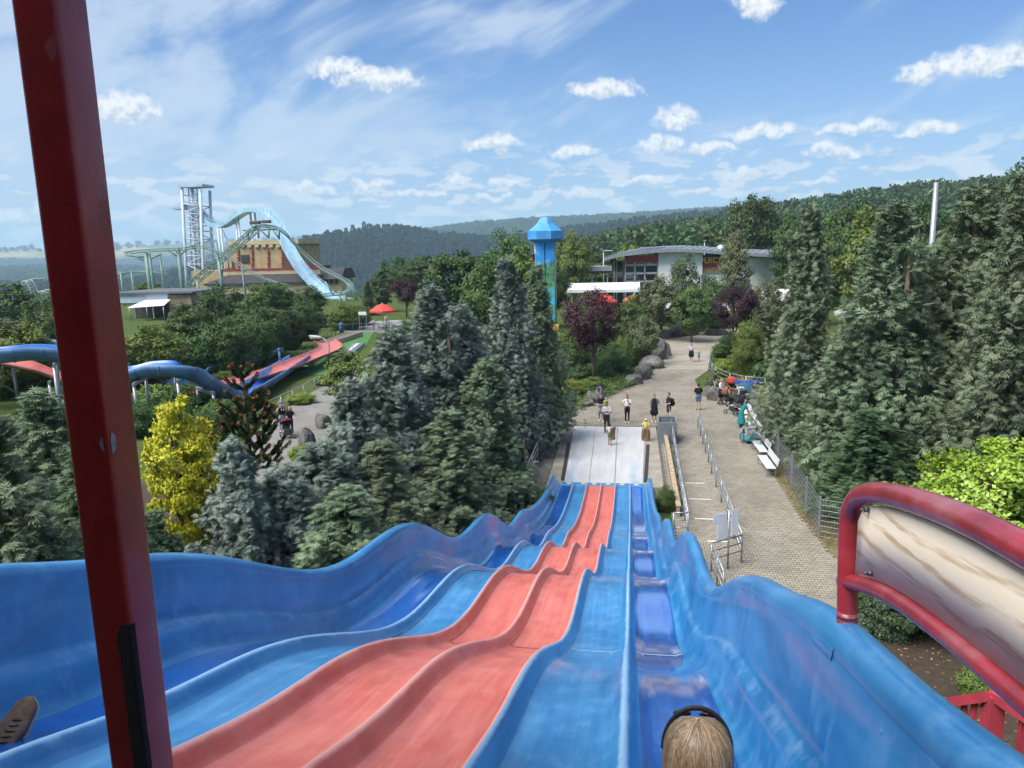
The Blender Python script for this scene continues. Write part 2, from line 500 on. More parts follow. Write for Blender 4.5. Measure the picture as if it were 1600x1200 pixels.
MT = bpy.data.materials.new('lawn_and_soil'); MT.use_nodes = True
MTF = bpy.data.materials.new('wood_and_fields'); MTF.use_nodes = True
def _mt():
    nt = MT.node_tree; b = nt.nodes['Principled BSDF']
    pos = N(nt, 'ShaderNodeNewGeometry').outputs['Position']
    n1 = noise(nt, pos, 0.25, 3, 0.65); n2 = noise(nt, pos, 3.0, 3, 0.7)
    grass = mixc(nt, ramp(nt, n2, [(0.35, 0.0), (0.65, 1.0)]), (0.035, 0.065, 0.016), (0.085, 0.115, 0.032))
    soil = mixc(nt, n2, (0.06, 0.045, 0.03), (0.16, 0.12, 0.08))
    c = mixc(nt, ramp(nt, n1, [(0.58, 0.0), (0.70, 0.7)]), grass, soil)
    nt.links.new(c, b.inputs['Base Color']); b.inputs['Roughness'].default_value = 0.95; b.inputs['Specular IOR Level'].default_value = 0.1
    nt = MTF.node_tree; b = nt.nodes['Principled BSDF']
    pos = N(nt, 'ShaderNodeNewGeometry').outputs['Position']
    r = vmth(nt, 'LENGTH', pos, out=1)
    vor = N(nt, 'ShaderNodeTexVoronoi', voronoi_dimensions='2D', ins={'Vector': vmth(nt, 'MULTIPLY', pos, (1, 0.55, 0)), 'Scale': 0.0042})
    vs = N(nt, 'ShaderNodeSeparateColor', ins={0: vor.outputs['Color']}).outputs[0]
    field = ramp(nt, vs, [(0.0, (0.10, 0.15, 0.04)), (0.35, (0.30, 0.27, 0.10)), (0.6, (0.13, 0.18, 0.05)), (0.8, (0.36, 0.31, 0.13))], 'CONSTANT')
    wn = noise(nt, pos, 0.035, 2, 0.7)
    wood = mixc(nt, ramp(nt, wn, [(0.3, 0.0), (0.7, 1.0)]), (0.014, 0.028, 0.012), (0.04, 0.065, 0.022))
    big = noise(nt, vmth(nt, 'MULTIPLY', pos, (1, 1, 0)), 0.0011, 2, 0.6)
    plateau = mth(nt, 'MULTIPLY', N(nt, 'ShaderNodeMapRange', ins={0: r, 1: 4900, 2: 5400, 3: 0.0, 4: 1.0}).outputs[0], ramp(nt, big, [(0.38, 0.0), (0.46, 1.0)]))
    nt.links.new(mixc(nt, plateau, wood, field), b.inputs['Base Color']); b.inputs['Roughness'].default_value = 0.95; b.inputs['Specular IOR Level'].default_value = 0.1
_mt()
def build_terrain():
    azs = np.concatenate([np.linspace(-PI, -1.0, 40)[:-1], np.linspace(-1.0, 0.8, 260)[:-1], np.linspace(0.8, PI, 40)])
    rs = np.concatenate([np.linspace(0, 150, 16)[1:], np.geomspace(160, 14000, 110)])
    A, R = np.meshgrid(azs, rs)
    X, Y = R * np.sin(A), R * np.cos(A)
    Z = terrain_xy(X, Y) - 0.03
    V = np.stack([X, Y, Z], -1).reshape(-1, 3)
    na, nr = len(azs), len(rs)
    i, j = np.meshgrid(np.arange(nr - 1), np.arange(na - 1), indexing='ij')
    q = (i * na + j).ravel()
    F = np.stack([q, q + na, q + na + 1, q + 1], -1)
    V = np.vstack([V, [[0, 0, -0.03]]])
    c = len(V) - 1
    T = np.stack([np.full(na - 1, c), np.arange(na - 1), np.arange(na - 1) + 1], -1)
    mi = np.concatenate([(R[:-1, :-1].ravel() > 240).astype(int), np.zeros(len(T), int)])
    me = np_mesh('ground', V, [F, T[:, ::-1]], [MT, MTF], mi, smooth=True)
    tag(link('ground', me), kind='structure')
build_terrain()

# ---- leaves: shared numpy builders
def unit(v): return v / np.maximum(np.linalg.norm(v, axis=-1, keepdims=True), 1e-9)
def leaf_quads(P, D, U, L, W):
    """diamond leaves with a fold: base P, direction D, side U"""
    n = len(P)
    L = np.broadcast_to(L, (n,))[:, None]; W = np.broadcast_to(W, (n,))[:, None]
    a = P; b = P + D * L * 0.45 + U * W * 0.5; c = P + D * L; d = P + D * L * 0.45 - U * W * 0.5
    V = np.stack([a, b, c, d], 1).reshape(-1, 3)
    F = np.arange(4 * n).reshape(n, 4)
    return V, F
def rand_dirs(n, r=rng):
    v = r.normal(size=(n, 3)); return unit(v)
def far_crown(seed, n=520, conif=False):
    """small leafy crown, about one unit across, for trees seen from hundreds of metres"""
    r = np.random.default_rng(seed)
    if conif:
        t = r.random(n) ** 0.7
        a = r.random(n) * 2 * PI
        rad = (1 - t) * 0.42 + 0.03
        P = np.stack([np.cos(a) * rad, np.sin(a) * rad, t * 2.0 - 0.2], -1)
        D = unit(np.stack([np.cos(a), np.sin(a), -0.5 + 0 * a], -1) + r.normal(size=(n, 3)) * 0.2)
        Ls, Ws = 0.16, 0.11
    else:
        cl = rand_dirs(18, r) * np.array([0.36, 0.36, 0.34]) * r.uniform(0.6, 1.1, (18, 1)) + np.array([0, 0, 0.62])
        k = r.integers(0, 18, n)
        P = cl[k] + rand_dirs(n, r) * 0.17 * r.random((n, 1)) ** 0.3
        D = unit(P - np.array([0, 0, 0.5]) + r.normal(size=(n, 3)) * 0.35)
        D = unit(np.cross(D, rand_dirs(n, r)))
        Ls, Ws = 0.125, 0.10
    U = unit(np.cross(D, rand_dirs(n, r)))
    V, F = leaf_quads(P, D, U, Ls, Ws)
    return V, F
WOOD_L = leafmat('woodland_leaves', (0.026, 0.058, 0.018), (0.085, 0.135, 0.036), 0.2, tint=0.5)
WOOD_C = leafmat('spruce_wood', (0.014, 0.036, 0.024), (0.04, 0.075, 0.042), 0.1, tint=0.5)
def forest(name, pts, sizes, protos, label):
    """a far-off wood: one object, crowns set on points"""
    me = bpy.data.meshes.new(name); me.from_pydata([tuple(p) for p in pts], [], [])
    at_ = me.attributes.new('size', 'FLOAT', 'POINT'); at_.data.foreach_set('value', np.asarray(sizes, dtype=np.float32))
    ai = me.attributes.new('pick', 'INT', 'POINT'); ai.data.foreach_set('value', rng.integers(0, len(protos), len(pts)).astype(np.int32))
    ob = link(name, me)
    g = bpy.data.node_groups.new(name, 'GeometryNodeTree')
    g.interface.new_socket('Geometry', in_out='INPUT', socket_type='NodeSocketGeometry')
    g.interface.new_socket('Geometry', in_out='OUTPUT', socket_type='NodeSocketGeometry')
    gi = g.nodes.new('NodeGroupInput'); go = g.nodes.new('NodeGroupOutput')
    join = g.nodes.new('GeometryNodeGeometryToInstance')
    for p in protos:
        oi = g.nodes.new('GeometryNodeObjectInfo'); oi.inputs['Object'].default_value = p; oi.inputs['As Instance'].default_value = True
        g.links.new(oi.outputs['Geometry'], join.inputs[0])
    iop = g.nodes.new('GeometryNodeInstanceOnPoints')
    g.links.new(gi.outputs[0], iop.inputs['Points']); g.links.new(join.outputs[0], iop.inputs['Instance'])
    iop.inputs['Pick Instance'].default_value = True
    na = g.nodes.new('GeometryNodeInputNamedAttribute'); na.data_type = 'FLOAT'; na.inputs['Name'].default_value = 'size'
    nb = g.nodes.new('GeometryNodeInputNamedAttribute'); nb.data_type = 'INT'; nb.inputs['Name'].default_value = 'pick'
    rr = g.nodes.new('FunctionNodeRandomValue'); rr.data_type = 'FLOAT'; rr.inputs[3].default_value = 6.28
    cx = g.nodes.new('ShaderNodeCombineXYZ'); g.links.new(rr.outputs[1], cx.inputs[2])
    g.links.new(cx.outputs[0], iop.inputs['Rotation'])
    g.links.new(na.outputs['Attribute'], iop.inputs['Scale']); g.links.new(nb.outputs['Attribute'], iop.inputs['Instance Index'])
    g.links.new(iop.outputs[0], go.inputs[0])
    md = ob.modifiers.new('crowns', 'NODES'); md.node_group = g
    tag(ob, label, 'woodland', kind='stuff')
    return ob
def build_woods():
    P1 = []
    for s in range(3):
        V, F = far_crown(40 + s)
        P1.append(bpy.data.objects.new('crown_source', np_mesh('crown_source', V, F, WOOD_L)))
    P2 = []
    for s in range(2):
        V, F = far_crown(50 + s, 420, True)
        P2.append(bpy.data.objects.new('spruce_source', np_mesh('spruce_source', V, F, WOOD_C)))
    def scatter(n, az0, az1, r0, r1, seed):
        r = np.random.default_rng(seed)
        a = az0 + (az1 - az0) * r.random(n)
        rr = np.sqrt(r0 ** 2 + (r1 ** 2 - r0 ** 2) * r.random(n))
        x, y = rr * np.sin(a), rr * np.cos(a)
        return x, y, rr, a, r
    # the wooded slope to the right, behind the restaurant
    x, y, rr, a, r = scatter(9000, -0.10, 0.62, 230, 900, 1)
    keep = (a > -0.02 + 0.05 * r.random(len(a))) | (rr > 330)
    x, y, rr = x[keep], y[keep], rr[keep]
    z = terrain_xy(x, y)
    sz = r.uniform(11, 17, len(x))
    forest('wooded_slope', np.stack([x, y, z - 1], -1), sz, P1, 'dense deciduous wood covering the slope behind the restaurant roof')
    # the valley side across: mixed wood
    x, y, rr, a, r = scatter(26000, -0.75, 0.30, 900, 2300, 2)
    z = terrain_xy(x, y)
    con = vnoise(x, y, 300, 8) + 0.25 * r.random(len(x)) > 0.62
    f = np.stack([x, y, z - 2], -1)
    forest('valley_wood', f[~con], r.uniform(12, 20, (~con).sum()), P1, 'deciduous woodland filling the valley side beyond the castle')
    forest('spruce_plantation', f[con], r.uniform(13, 20, con.sum()), P2, 'blue dark spruce plantation on the hill across the valley')
    x, y, rr, a, r = scatter(22000, -0.75, 0.35, 2300, 5000, 3)
    z = terrain_xy(x, y)
    forest('distant_wood', np.stack([x, y, z - 3], -1), r.uniform(20, 34, len(x)), P1, 'hazy woodland along the far ridge on the horizon')
    x, y, rr, a, r = scatter(2200, -0.75, 0.35, 5000, 7500, 4)
    k = vnoise(x, y, 500, 18) > 0.55
    z = terrain_xy(x, y)
    forest('plateau_copses', np.stack([x, y, z - 3], -1)[k], r.uniform(26, 44, k.sum()), P1, 'small copses between fields on the far plateau skyline')
build_woods()

# village on the far plateau
def build_village():
    wm = mat('render_white', (0.6, 0.58, 0.55), 0.8); rm = mat('slate_roof', (0.10, 0.09, 0.09), 0.8)
    spots = [(14, 389), (26, 389), (33, 388), (42, 388), (50, 387), (57, 387), (200, 382), (212, 382), (318, 377), (222, 381), (8, 390)]
    names = ['first', 'second', 'third', 'fourth', 'fifth', 'sixth', 'seventh', 'eighth', 'ninth', 'tenth', 'eleventh']
    order = sorted(range(len(spots)), key=lambda i: spots[i][0])
    for k, i in enumerate(order):
        px, py = spots[i]
        d = ray(px, py); rr = 5700.0
        x, y = d.x / math.hypot(d.x, d.y) * rr, d.y / math.hypot(d.x, d.y) * rr
        z = float(terrain_xy(np.array([x]), np.array([y]))[0])
        h = empty('village_house', (x, y, z - 1), random.uniform(0, 3), '%s house from the left in the white village on the far plateau' % names[k], 'house', 'village houses on the horizon')
        w = random.uniform(16, 34)
        MB().box((0, 0, 6), (w, 14, 14)).build('wall', wm, h)
        MB().prism([(-8, 13), (8, 13), (0, 20)], -w / 2 - 1, w / 2 + 1, M4=Matrix(((0, 0, 1, 0), (1, 0, 0, 0), (0, 1, 0, 0), (0, 0, 0, 1)))).build('roof', rm, h)
build_village()

# ------------------------------------------------------------------ the wave slide
def zf(s):
    """floor height of the slide s metres out from the platform edge line"""
    if s < 23.35:
        c = 7.9 - 0.335 * (s - 4.5)
        k = min(max((s - 2.4) / 2.4, 0), 1); k = k * k * (3 - 2 * k)
        return c - 0.175 * k * (1 - math.cos(2 * PI * (s - 4.45) / 6.3))
    t = (s - 23.35) / (33.0 - 23.35); L = 33.0 - 23.35
    p0, m0, p1, m1 = 1.586, -0.335 * L, 0.10, -0.05 * L
    return (2 * t ** 3 - 3 * t ** 2 + 1) * p0 + (t ** 3 - 2 * t ** 2 + t) * m0 + (-2 * t ** 3 + 3 * t ** 2) * p1 + (t ** 3 - t ** 2) * m1
RIDGES = [-2.54, -1.92, -1.29, -0.67, -0.03]       # between the six lanes
X_LEFT, X_RIGHT = -3.06, 0.50                     # feet of the side walls
S_END = 33.0

def gelcoat(name, col, col2, rough, coat=0.0, ripple=0.0, worn=(0.4, 0.6, 0.8), scuff=0.35):
    """glass-fibre gel coat, sun-bleached, scuffed along the riding direction and rubbed pale on the edges"""
    m = bpy.data.materials.new(name); m.use_nodes = True
    nt = m.node_tree; b = nt.nodes['Principled BSDF']
    pos = N(nt, 'ShaderNodeNewGeometry').outputs['Position']
    n1 = noise(nt, vmth(nt, 'MULTIPLY', pos, (20.0, 0.45, 2.0)), 1.0, 3, 0.65)
    n2 = noise(nt, pos, 1.3, 3, 0.65)
    n3 = noise(nt, vmth(nt, 'MULTIPLY', pos, (8.0, 5.0, 3.0)), 1.0, 4, 0.72)
    wear = N(nt, 'ShaderNodeAttribute', attribute_name='wear').outputs['Fac']
    f = mth(nt, 'ADD', mth(nt, 'MULTIPLY', ramp(nt, n1, [(0.40, 0.0), (0.66, 1.0)]), 0.5), mth(nt, 'MULTIPLY', ramp(nt, n2, [(0.38, 0.0), (0.64, 1.0)]), 0.45), clamp=True)
    c = mixc(nt, f, col, col2)
    c = mixc(nt, ramp(nt, n3, [(0.50, 0.0), (0.66, scuff)]), c, tuple(0.55 * a_ + 0.45 * w_ for a_, w_ in zip(col2, worn)))
    dk = noise(nt, vmth(nt, 'MULTIPLY', pos, (2.6, 0.45, 2.0)), 1.0, 3, 0.7)
    c = mixc(nt, ramp(nt, dk, [(0.50, 0.0), (0.70, 0.55)]), c, tuple(x * 0.62 for x in col))
    edge = mth(nt, 'MULTIPLY', mth(nt, 'SUBTRACT', mth(nt, 'ADD', wear, mth(nt, 'MULTIPLY', n3, 0.9)), 0.92), 2.6, clamp=True)
    c = mixc(nt, mth(nt, 'MULTIPLY', edge, 0.65), c, worn)
    nt.links.new(c, b.inputs['Base Color'])
    nt.links.new(mth(nt, 'ADD', rough - 0.12, mth(nt, 'MULTIPLY', n3, 0.26)), b.inputs['Roughness'])
    b.inputs['Coat Weight'].default_value = coat
    b.inputs['Coat Roughness'].default_value = 0.10
    hgt = mth(nt, 'ADD', noise(nt, pos, 1.3, 0, 0.6), mth(nt, 'MULTIPLY', noise(nt, pos, 9.0, 0, 0.6), 0.16))
    if ripple:
        w = noise(nt, vmth(nt, 'MULTIPLY', pos, (1.6, 11.0, 4.0)), 1.0, 1, 0.6)
        hgt = mth(nt, 'ADD', hgt, mth(nt, 'MULTIPLY', w, ripple))
    bp = N(nt, 'ShaderNodeBump', ins={'Strength': 0.22, 'Distance': 0.02, 'Height': hgt})
    nt.links.new(bp.outputs[0], b.inputs['Normal'])
    return m
G_BLUE = gelcoat('gelcoat_blue', (0.014, 0.150, 0.39), (0.055, 0.262, 0.53), 0.40, 0.25, worn=(0.36, 0.58, 0.80), scuff=0.22)
G_WALL = gelcoat('gelcoat_wall_blue', (0.004, 0.145, 0.40), (0.040, 0.265, 0.55), 0.40, 0.35, worn=(0.22, 0.38, 0.66), scuff=0.45)
G_DEEP = gelcoat('gelcoat_deep_blue', (0.0005, 0.070, 0.40), (0.002, 0.14, 0.54), 0.14, 1.0, ripple=0.30, worn=(0.05, 0.22, 0.62), scuff=0.12)
G_RED = gelcoat('gelcoat_red', (0.50, 0.092, 0.072), (0.62, 0.195, 0.155), 0.50, 0.15, worn=(0.74, 0.40, 0.36), scuff=0.25)
_sb = mat('seam_highlight_blue', (0.30, 0.50, 0.72), 0.4, 0.2, 6); _sr = mat('seam_red', (0.40, 0.09, 0.075), 0.5, 0.2, 6)  # blue seam paler than its lane: joint highlight put into the colour
SEAM = [_sb, _sb, _sr, _sr, _sb, _sb]
YELLOW = mat('yellow_marker', (0.75, 0.60, 0.16), 0.5, 0.1, 8)

def ssteps(a, b):
    out = []; s = a
    while s < b - 1e-6:
        out.append(s); s += 0.11 if s < 12 else 0.2
    out.append(b)
    return out
def loft(name, prof, a, b, m, parent, dz=0.0, hfun=None, smooth=True):
    """prof: (x, dz, wear) across; swept along the wave from a to b"""
    ss = ssteps(a, b); V = []; W = []
    for s in ss:
        z0 = zf(s) + dz
        sl = (zf(s + 0.05) - zf(s - 0.05)) / 0.1
        nl = math.hypot(1, sl)
        k = hfun(s) if hfun else 1.0
        for (x, d, w) in prof:
            V.append((x, s - sl / nl * d * k * 0.35, z0 + d * k)); W.append(w)
    n = len(prof)
    F = [(i * n + j, i * n + j + 1, (i + 1) * n + j + 1, (i + 1) * n + j) for i in range(len(ss) - 1) for j in range(n - 1)]
    me = np_mesh(name, np.array(V), np.array(F), m, smooth=smooth)
    at_ = me.attributes.new('wear', 'FLOAT', 'POINT'); at_.data.foreach_set('value', np.array(W, dtype=np.float32))
    return link(name, me, parent)

def wh(s):
    k = 1.0 + 0.13 * math.exp(-((s - 3.2) / 0.75) ** 2)
    if s > 26: k = 1.0 - 0.42 * min(1, (s - 26) / 6.5)
    k *= 1.0 + 0.04 * math.cos(2 * PI * (s - 4.5) / 6.3) * min(max((27 - s) / 4, 0), 1)
    return k
def build_slide():
    sl = empty('wave_slide', (0, 0, 0), 0, 'wide six-lane wavy slide with two red lanes between blue lanes', 'slide')
    hw = 0.085
    # lanes, laid as panels that lap one over the next
    edges = [X_LEFT] + RIDGES + [X_RIGHT]
    cuts = [1.55, 7.05, 13.4, 19.7, 25.6, S_END]
    for k in range(6):
        x0 = edges[k] + (hw if k > 0 else 0.0); x1 = edges[k + 1] - (hw if k < 5 else 0.0)
        m = [G_DEEP, G_BLUE, G_RED, G_RED, G_BLUE, G_DEEP][k]
        xs = np.linspace(x0, x1, 9)
        prof = []
        for i, x in enumerate(xs):
            t = (x - x0) / (x1 - x0)
            e = max(0, abs(2 * t - 1) - 0.6) / 0.4
            prof.append((x, 0.022 * e ** 2, 0.0))
        for j in range(5):
            if j: loft('seam_strip', [(x, d + 0.0045, 0.9) for x, d, w in prof], cuts[j] - 0.028, cuts[j] + 0.022, SEAM[k], sl, dz=-0.007 * (j - 1))
            loft('lane_panel', prof, cuts[j] + (0.0 if j == 0 else 0.004), cuts[j + 1], m, sl, dz=-0.007 * j)
    # countersunk bolts along every panel joint
    bolt = MB().lathe((0, 0, 0), [(0.011, 0.0), (0.010, 0.003), (0.0, 0.004)], 8).mesh('bolt', STEEL)
    for j in range(1, 3):
        for k in range(6):
            x0 = edges[k] + (hw if k > 0 else 0.0); x1 = edges[k + 1] - (hw if k < 5 else 0.0)
            for t in (0.15, 0.5, 0.85):
                link('bolt', bolt, sl, loc=(x0 + (x1 - x0) * t, cuts[j] - 0.06, zf(cuts[j] - 0.06) - 0.007 * (j - 1) + 0.003), rot=(math.atan((zf(cuts[j]) - zf(cuts[j] - 0.12)) / 0.12), 0, 0))
    # rounded ridges between the lanes
    for k, xr in enumerate(RIDGES):
        prof = []
        tall = 0.125
        for t in np.linspace(-1, 1, 15):
            c = 0.5 + 0.5 * math.cos(PI * min(1, abs(t)))
            z = 0.022 + (tall - 0.022) * (c ** 0.75)
            prof.append((xr + t * hw, z, max(0, (c - 0.55) / 0.45)))
        m = [G_BLUE, G_BLUE, G_RED, G_RED, G_BLUE][k]
        if k == 1 or k == 3:
            # the ridge between red and blue is moulded half and half
            a, b_ = prof[:8], prof[7:]
            loft('ridge', a, 1.55, S_END, G_BLUE if k == 1 else G_RED, sl)
            loft('ridge', b_, 1.55, S_END, G_RED if k == 1 else G_BLUE, sl)
        else:
            loft('ridge', prof, 1.55, S_END, m, sl)
    # side walls with a soft ledge and a rolled rim
    base = [(0.0, 0.0, 0), (0.03, 0.012, 0), (0.06, 0.045, 0), (0.085, 0.10, 0.1), (0.105, 0.17, 0.2), (0.13, 0.22, 0.5), (0.165, 0.255, 0.6), (0.19, 0.29, 0.3), (0.20, 0.34, 0.1),
            (0.212, 0.42, 0.0), (0.225, 0.50, 0.0), (0.24, 0.58, 0.05), (0.25, 0.62, 0.1)]
    rim = []
    for i in range(11):
        a = PI - PI * 1.25 * i / 10
        rim.append((0.335 + 0.085 * math.cos(a), 0.635 + 0.085 * math.sin(a) * 1.0, 0.12 + 0.22 * math.sin(max(0, min(PI, a)))))
    rim.append((0.40, 0.50, 0)); rim.append((0.39, 0.35, 0))
    for side, x0 in ((-1, X_LEFT), (1, X_RIGHT)):
        pw = [(x0 + side * x, z, w) for x, z, w in base] 
        pr = [(x0 + side * 0.25, 0.62, 0.1)] + [(x0 + side * x, z, w) for x, z, w in rim]
        if side < 0: pw = pw[::-1]; pr = pr[::-1]
        w = loft('side_wall', pw, 1.2, S_END, G_WALL, sl, hfun=wh)
        loft('rim', pr, 1.2, S_END, G_WALL if side < 0 else G_BLUE, w, hfun=wh)
        # bolts showing on the inner face
        me = MB().ball((0, 0, 0), 0.013, 8, 4, scale=(0.5, 1, 1)).mesh('bolt', G_WALL)
        for s in np.arange(2.2, 14, 1.05):
            for h in (0.36, 0.50, 0.58)[:: 1 if int(s * 7) % 2 else 2]:
                k = wh(s)
                link('bolt', me, w, loc=(x0 + side * (0.202 + (h - .34) * 0.16), s, zf(s) + h * k))
    # end lip with yellow end-of-lane markers
    lip = MB()
    lip.box((-1.28, S_END + 0.22, 0.055), (3.60, 0.44, 0.10), bev=0.02)
    lo = lip.build('end_lip', G_BLUE, sl)
    ym = MB().box((0, 0, 0), (0.2, 0.16, 0.012), bev=0.004).mesh('lane_marker', YELLOW)
    for x in (-2.75, -1.62, -1.0, 0.25, -2.1, -0.38):
        link('lane_marker', ym, lo, loc=(x, S_END + 0.24, 0.111))
    # carrying frames under the trough
    for s in (2.6, 7.6, 12.6, 17.6, 22.6, 27.0):
        z = zf(s) - 0.14
        f = MB()
        f.bar((X_LEFT - 0.2, s, z), (X_RIGHT + 0.2, s, z), 0.12, 0.16)
        for x in (X_LEFT - 0.1, -1.3, X_RIGHT + 0.1): f.bar((x, s, -0.05), (x, s, z), 0.12, 0.12)
        f.build('support_frame', STEEL, sl)
    # outside skirts
    for side, x in ((-1, X_LEFT - 0.36), (1, X_RIGHT + 0.36)):
        V = []; F = []
        ss = ssteps(1.55, S_END)
        for s in ss: V += [(x, s, zf(s) + 0.40 * wh(s)), (x, s, zf(s) - 0.12)]
        F = [(2 * i, 2 * i + 1, 2 * i + 3, 2 * i + 2) for i in range(len(ss) - 1)]
        link('skirt', np_mesh('skirt', np.array(V), np.array(F), G_WALL, smooth=True), sl)
build_slide()

# ------------------------------------------------------------------ the start platform, post and hand rail
RED_PAINT = mat('red_gloss_paint', (0.27, 0.016, 0.019), 0.34, 0.12, 7, bump=0.10, bscale=160, coat=0.25)
RED_RAIL = mat('red_rail_paint', (0.33, 0.028, 0.040), 0.34, 0.16, 6, bump=0.08, bscale=90, coat=0.3, dirt=((0.42, 0.20, 0.21), 0.5))
def atx(px, py, x):
    d = ray(px, py); t = x / d.x
    return Vector((x, d.y * t, EYE + d.z * t))
def build_platform():
    pf = empty('start_platform', (0, -0.6, 0), 0, 'wooden start platform with added shade roof and walls at the top of the slide', 'platform')
    wood = mat('platform_wood', (0.16, 0.10, 0.06), 0.8, 0.25, 3, bump=0.3)
    for i in range(18): MB().box((-1.3, -3.4 + i * 0.29 + 0.6, 8.84), (5.2, 0.282, 0.05), bev=0.006).build('deck_board', wood, pf)
    f = MB()
    for x in (-3.7, -1.3, 1.1):
        for y in (-2.7, 2.0): f.bar((x, y + 0.0, -0.1), (x, y + 0.0, 8.7), 0.18, 0.18)
    f.box((-1.3, -0.3, 8.72), (5.2, 5.2, 0.18))
    f.build('tower_frame', DARKSTEEL, pf)
    MB().box((-1.3, -2.75, 10.55), (5.6, 0.12, 3.4)).build('back_wall', wood, pf)  # unseen, put in with the roof to keep the post's near face dark
    MB().box((-4.1, -0.8, 10.55), (0.1, 3.8, 3.4)).build('added_shade_board', wood, pf)  # unseen boards on both sides, added to darken the post's camera side
    MB().box((1.5, -1.4, 10.55), (0.1, 2.6, 3.4)).build('added_shade_board', wood, pf)
    MB().box((-1.75, 2.18, 12.3), (4.6, 0.12, 0.12)).build('front_beam', RED_PAINT, pf)
    MB().box((-2.85, -0.15, 12.35), (3.3, 3.9, 0.16)).build('roof', mat('shade_roof_board', (0.10, 0.07, 0.05), 0.8, 0.2, 3), pf)  # unseen roof, added and sized to shade the post
build_platform()

def build_post():
    d = ray(151, 600); k = 1.58 / d.y
    x, y = d.x * k, 1.58
    w = 0.105
    po = empty('red_post', (x, y, 8.85), 0, 'thick square red steel post beside the camera on the left', 'post')
    me = MB()
    # rounded square section
    h = w / 2; r = 0.012; prof = []
    for cx, cy, a0 in ((h - r, h - r, 0), (-h + r, h - r, 90), (-h + r, -h + r, 180), (h - r, -h + r, 270)):
        for i in range(5):
            a = math.radians(a0 + 90 * i / 4); prof.append((cx + r * math.cos(a), cy + r * math.sin(a)))
    n = len(prof); z0, z1 = 0.0, 3.42
    me.add([(px, py, z0) for px, py in prof] + [(px, py, z1) for px, py in prof], [(i, (i + 1) % n, n + (i + 1) % n, n + i) for i in range(n)], smooth=True)
    o = me.build('shaft', RED_PAINT, po)
    MB().box((0, 0, 0.012), (0.24, 0.24, 0.02), bev=0.004).build('base_plate', RED_PAINT, po)
    # a bare patch where the paint has chipped off the corner
    grey = mat('bare_primer', (0.22, 0.24, 0.27), 0.6, 0.2, 30)
    p = atx(182, 692, x + h); zc = p.z - 8.85
    ch = MB()
    poly = [(-0.002, -0.022), (0.010, -0.012), (0.016, 0.004), (0.012, 0.022), (0.002, 0.028), (-0.004, 0.010)]
    ch.add([(h + 0.0012, -h + 0.010 + a, zc + b) for a, b in poly], [tuple(range(6))])
    ch.add([(h - 0.010 - abs(a) * 0.8, -h - 0.0012, zc + b * 0.7) for a, b in poly], [tuple(reversed(range(6)))])
    ch.build('paint_chip', grey, po)
    # strip of black grip tape down the corner, on the camera side
    tp = MB(); R2 = np.random.default_rng(4)
    zt = 0.99; nz = 26
    for i in range(nz):
        z = zt * i / (nz - 1)
        ww = 0.030 + R2.normal() * 0.0015 - (0.012 if i == nz - 1 else 0)
        tp.v += [(h - 0.008 - ww, -h - 0.0016, z), (h - 0.012, -h - 0.0016, z), (h - 0.003, -h + 0.002, z), (h + 0.0016, -h + 0.013 + R2.normal() * 0.001, z)]
    for i in range(nz - 1):
        for j in range(3): tp.f.append((i * 4 + j, i * 4 + j + 1, i * 4 + j + 5, i * 4 + j + 4)); tp.m.append(0); tp.sm.append(False)
    tp.build('grip_tape', mat('black_grip_tape', (0.008, 0.009, 0.014), 0.85, 0.1, 40, bump=0.5, bscale=400), po)
build_post()

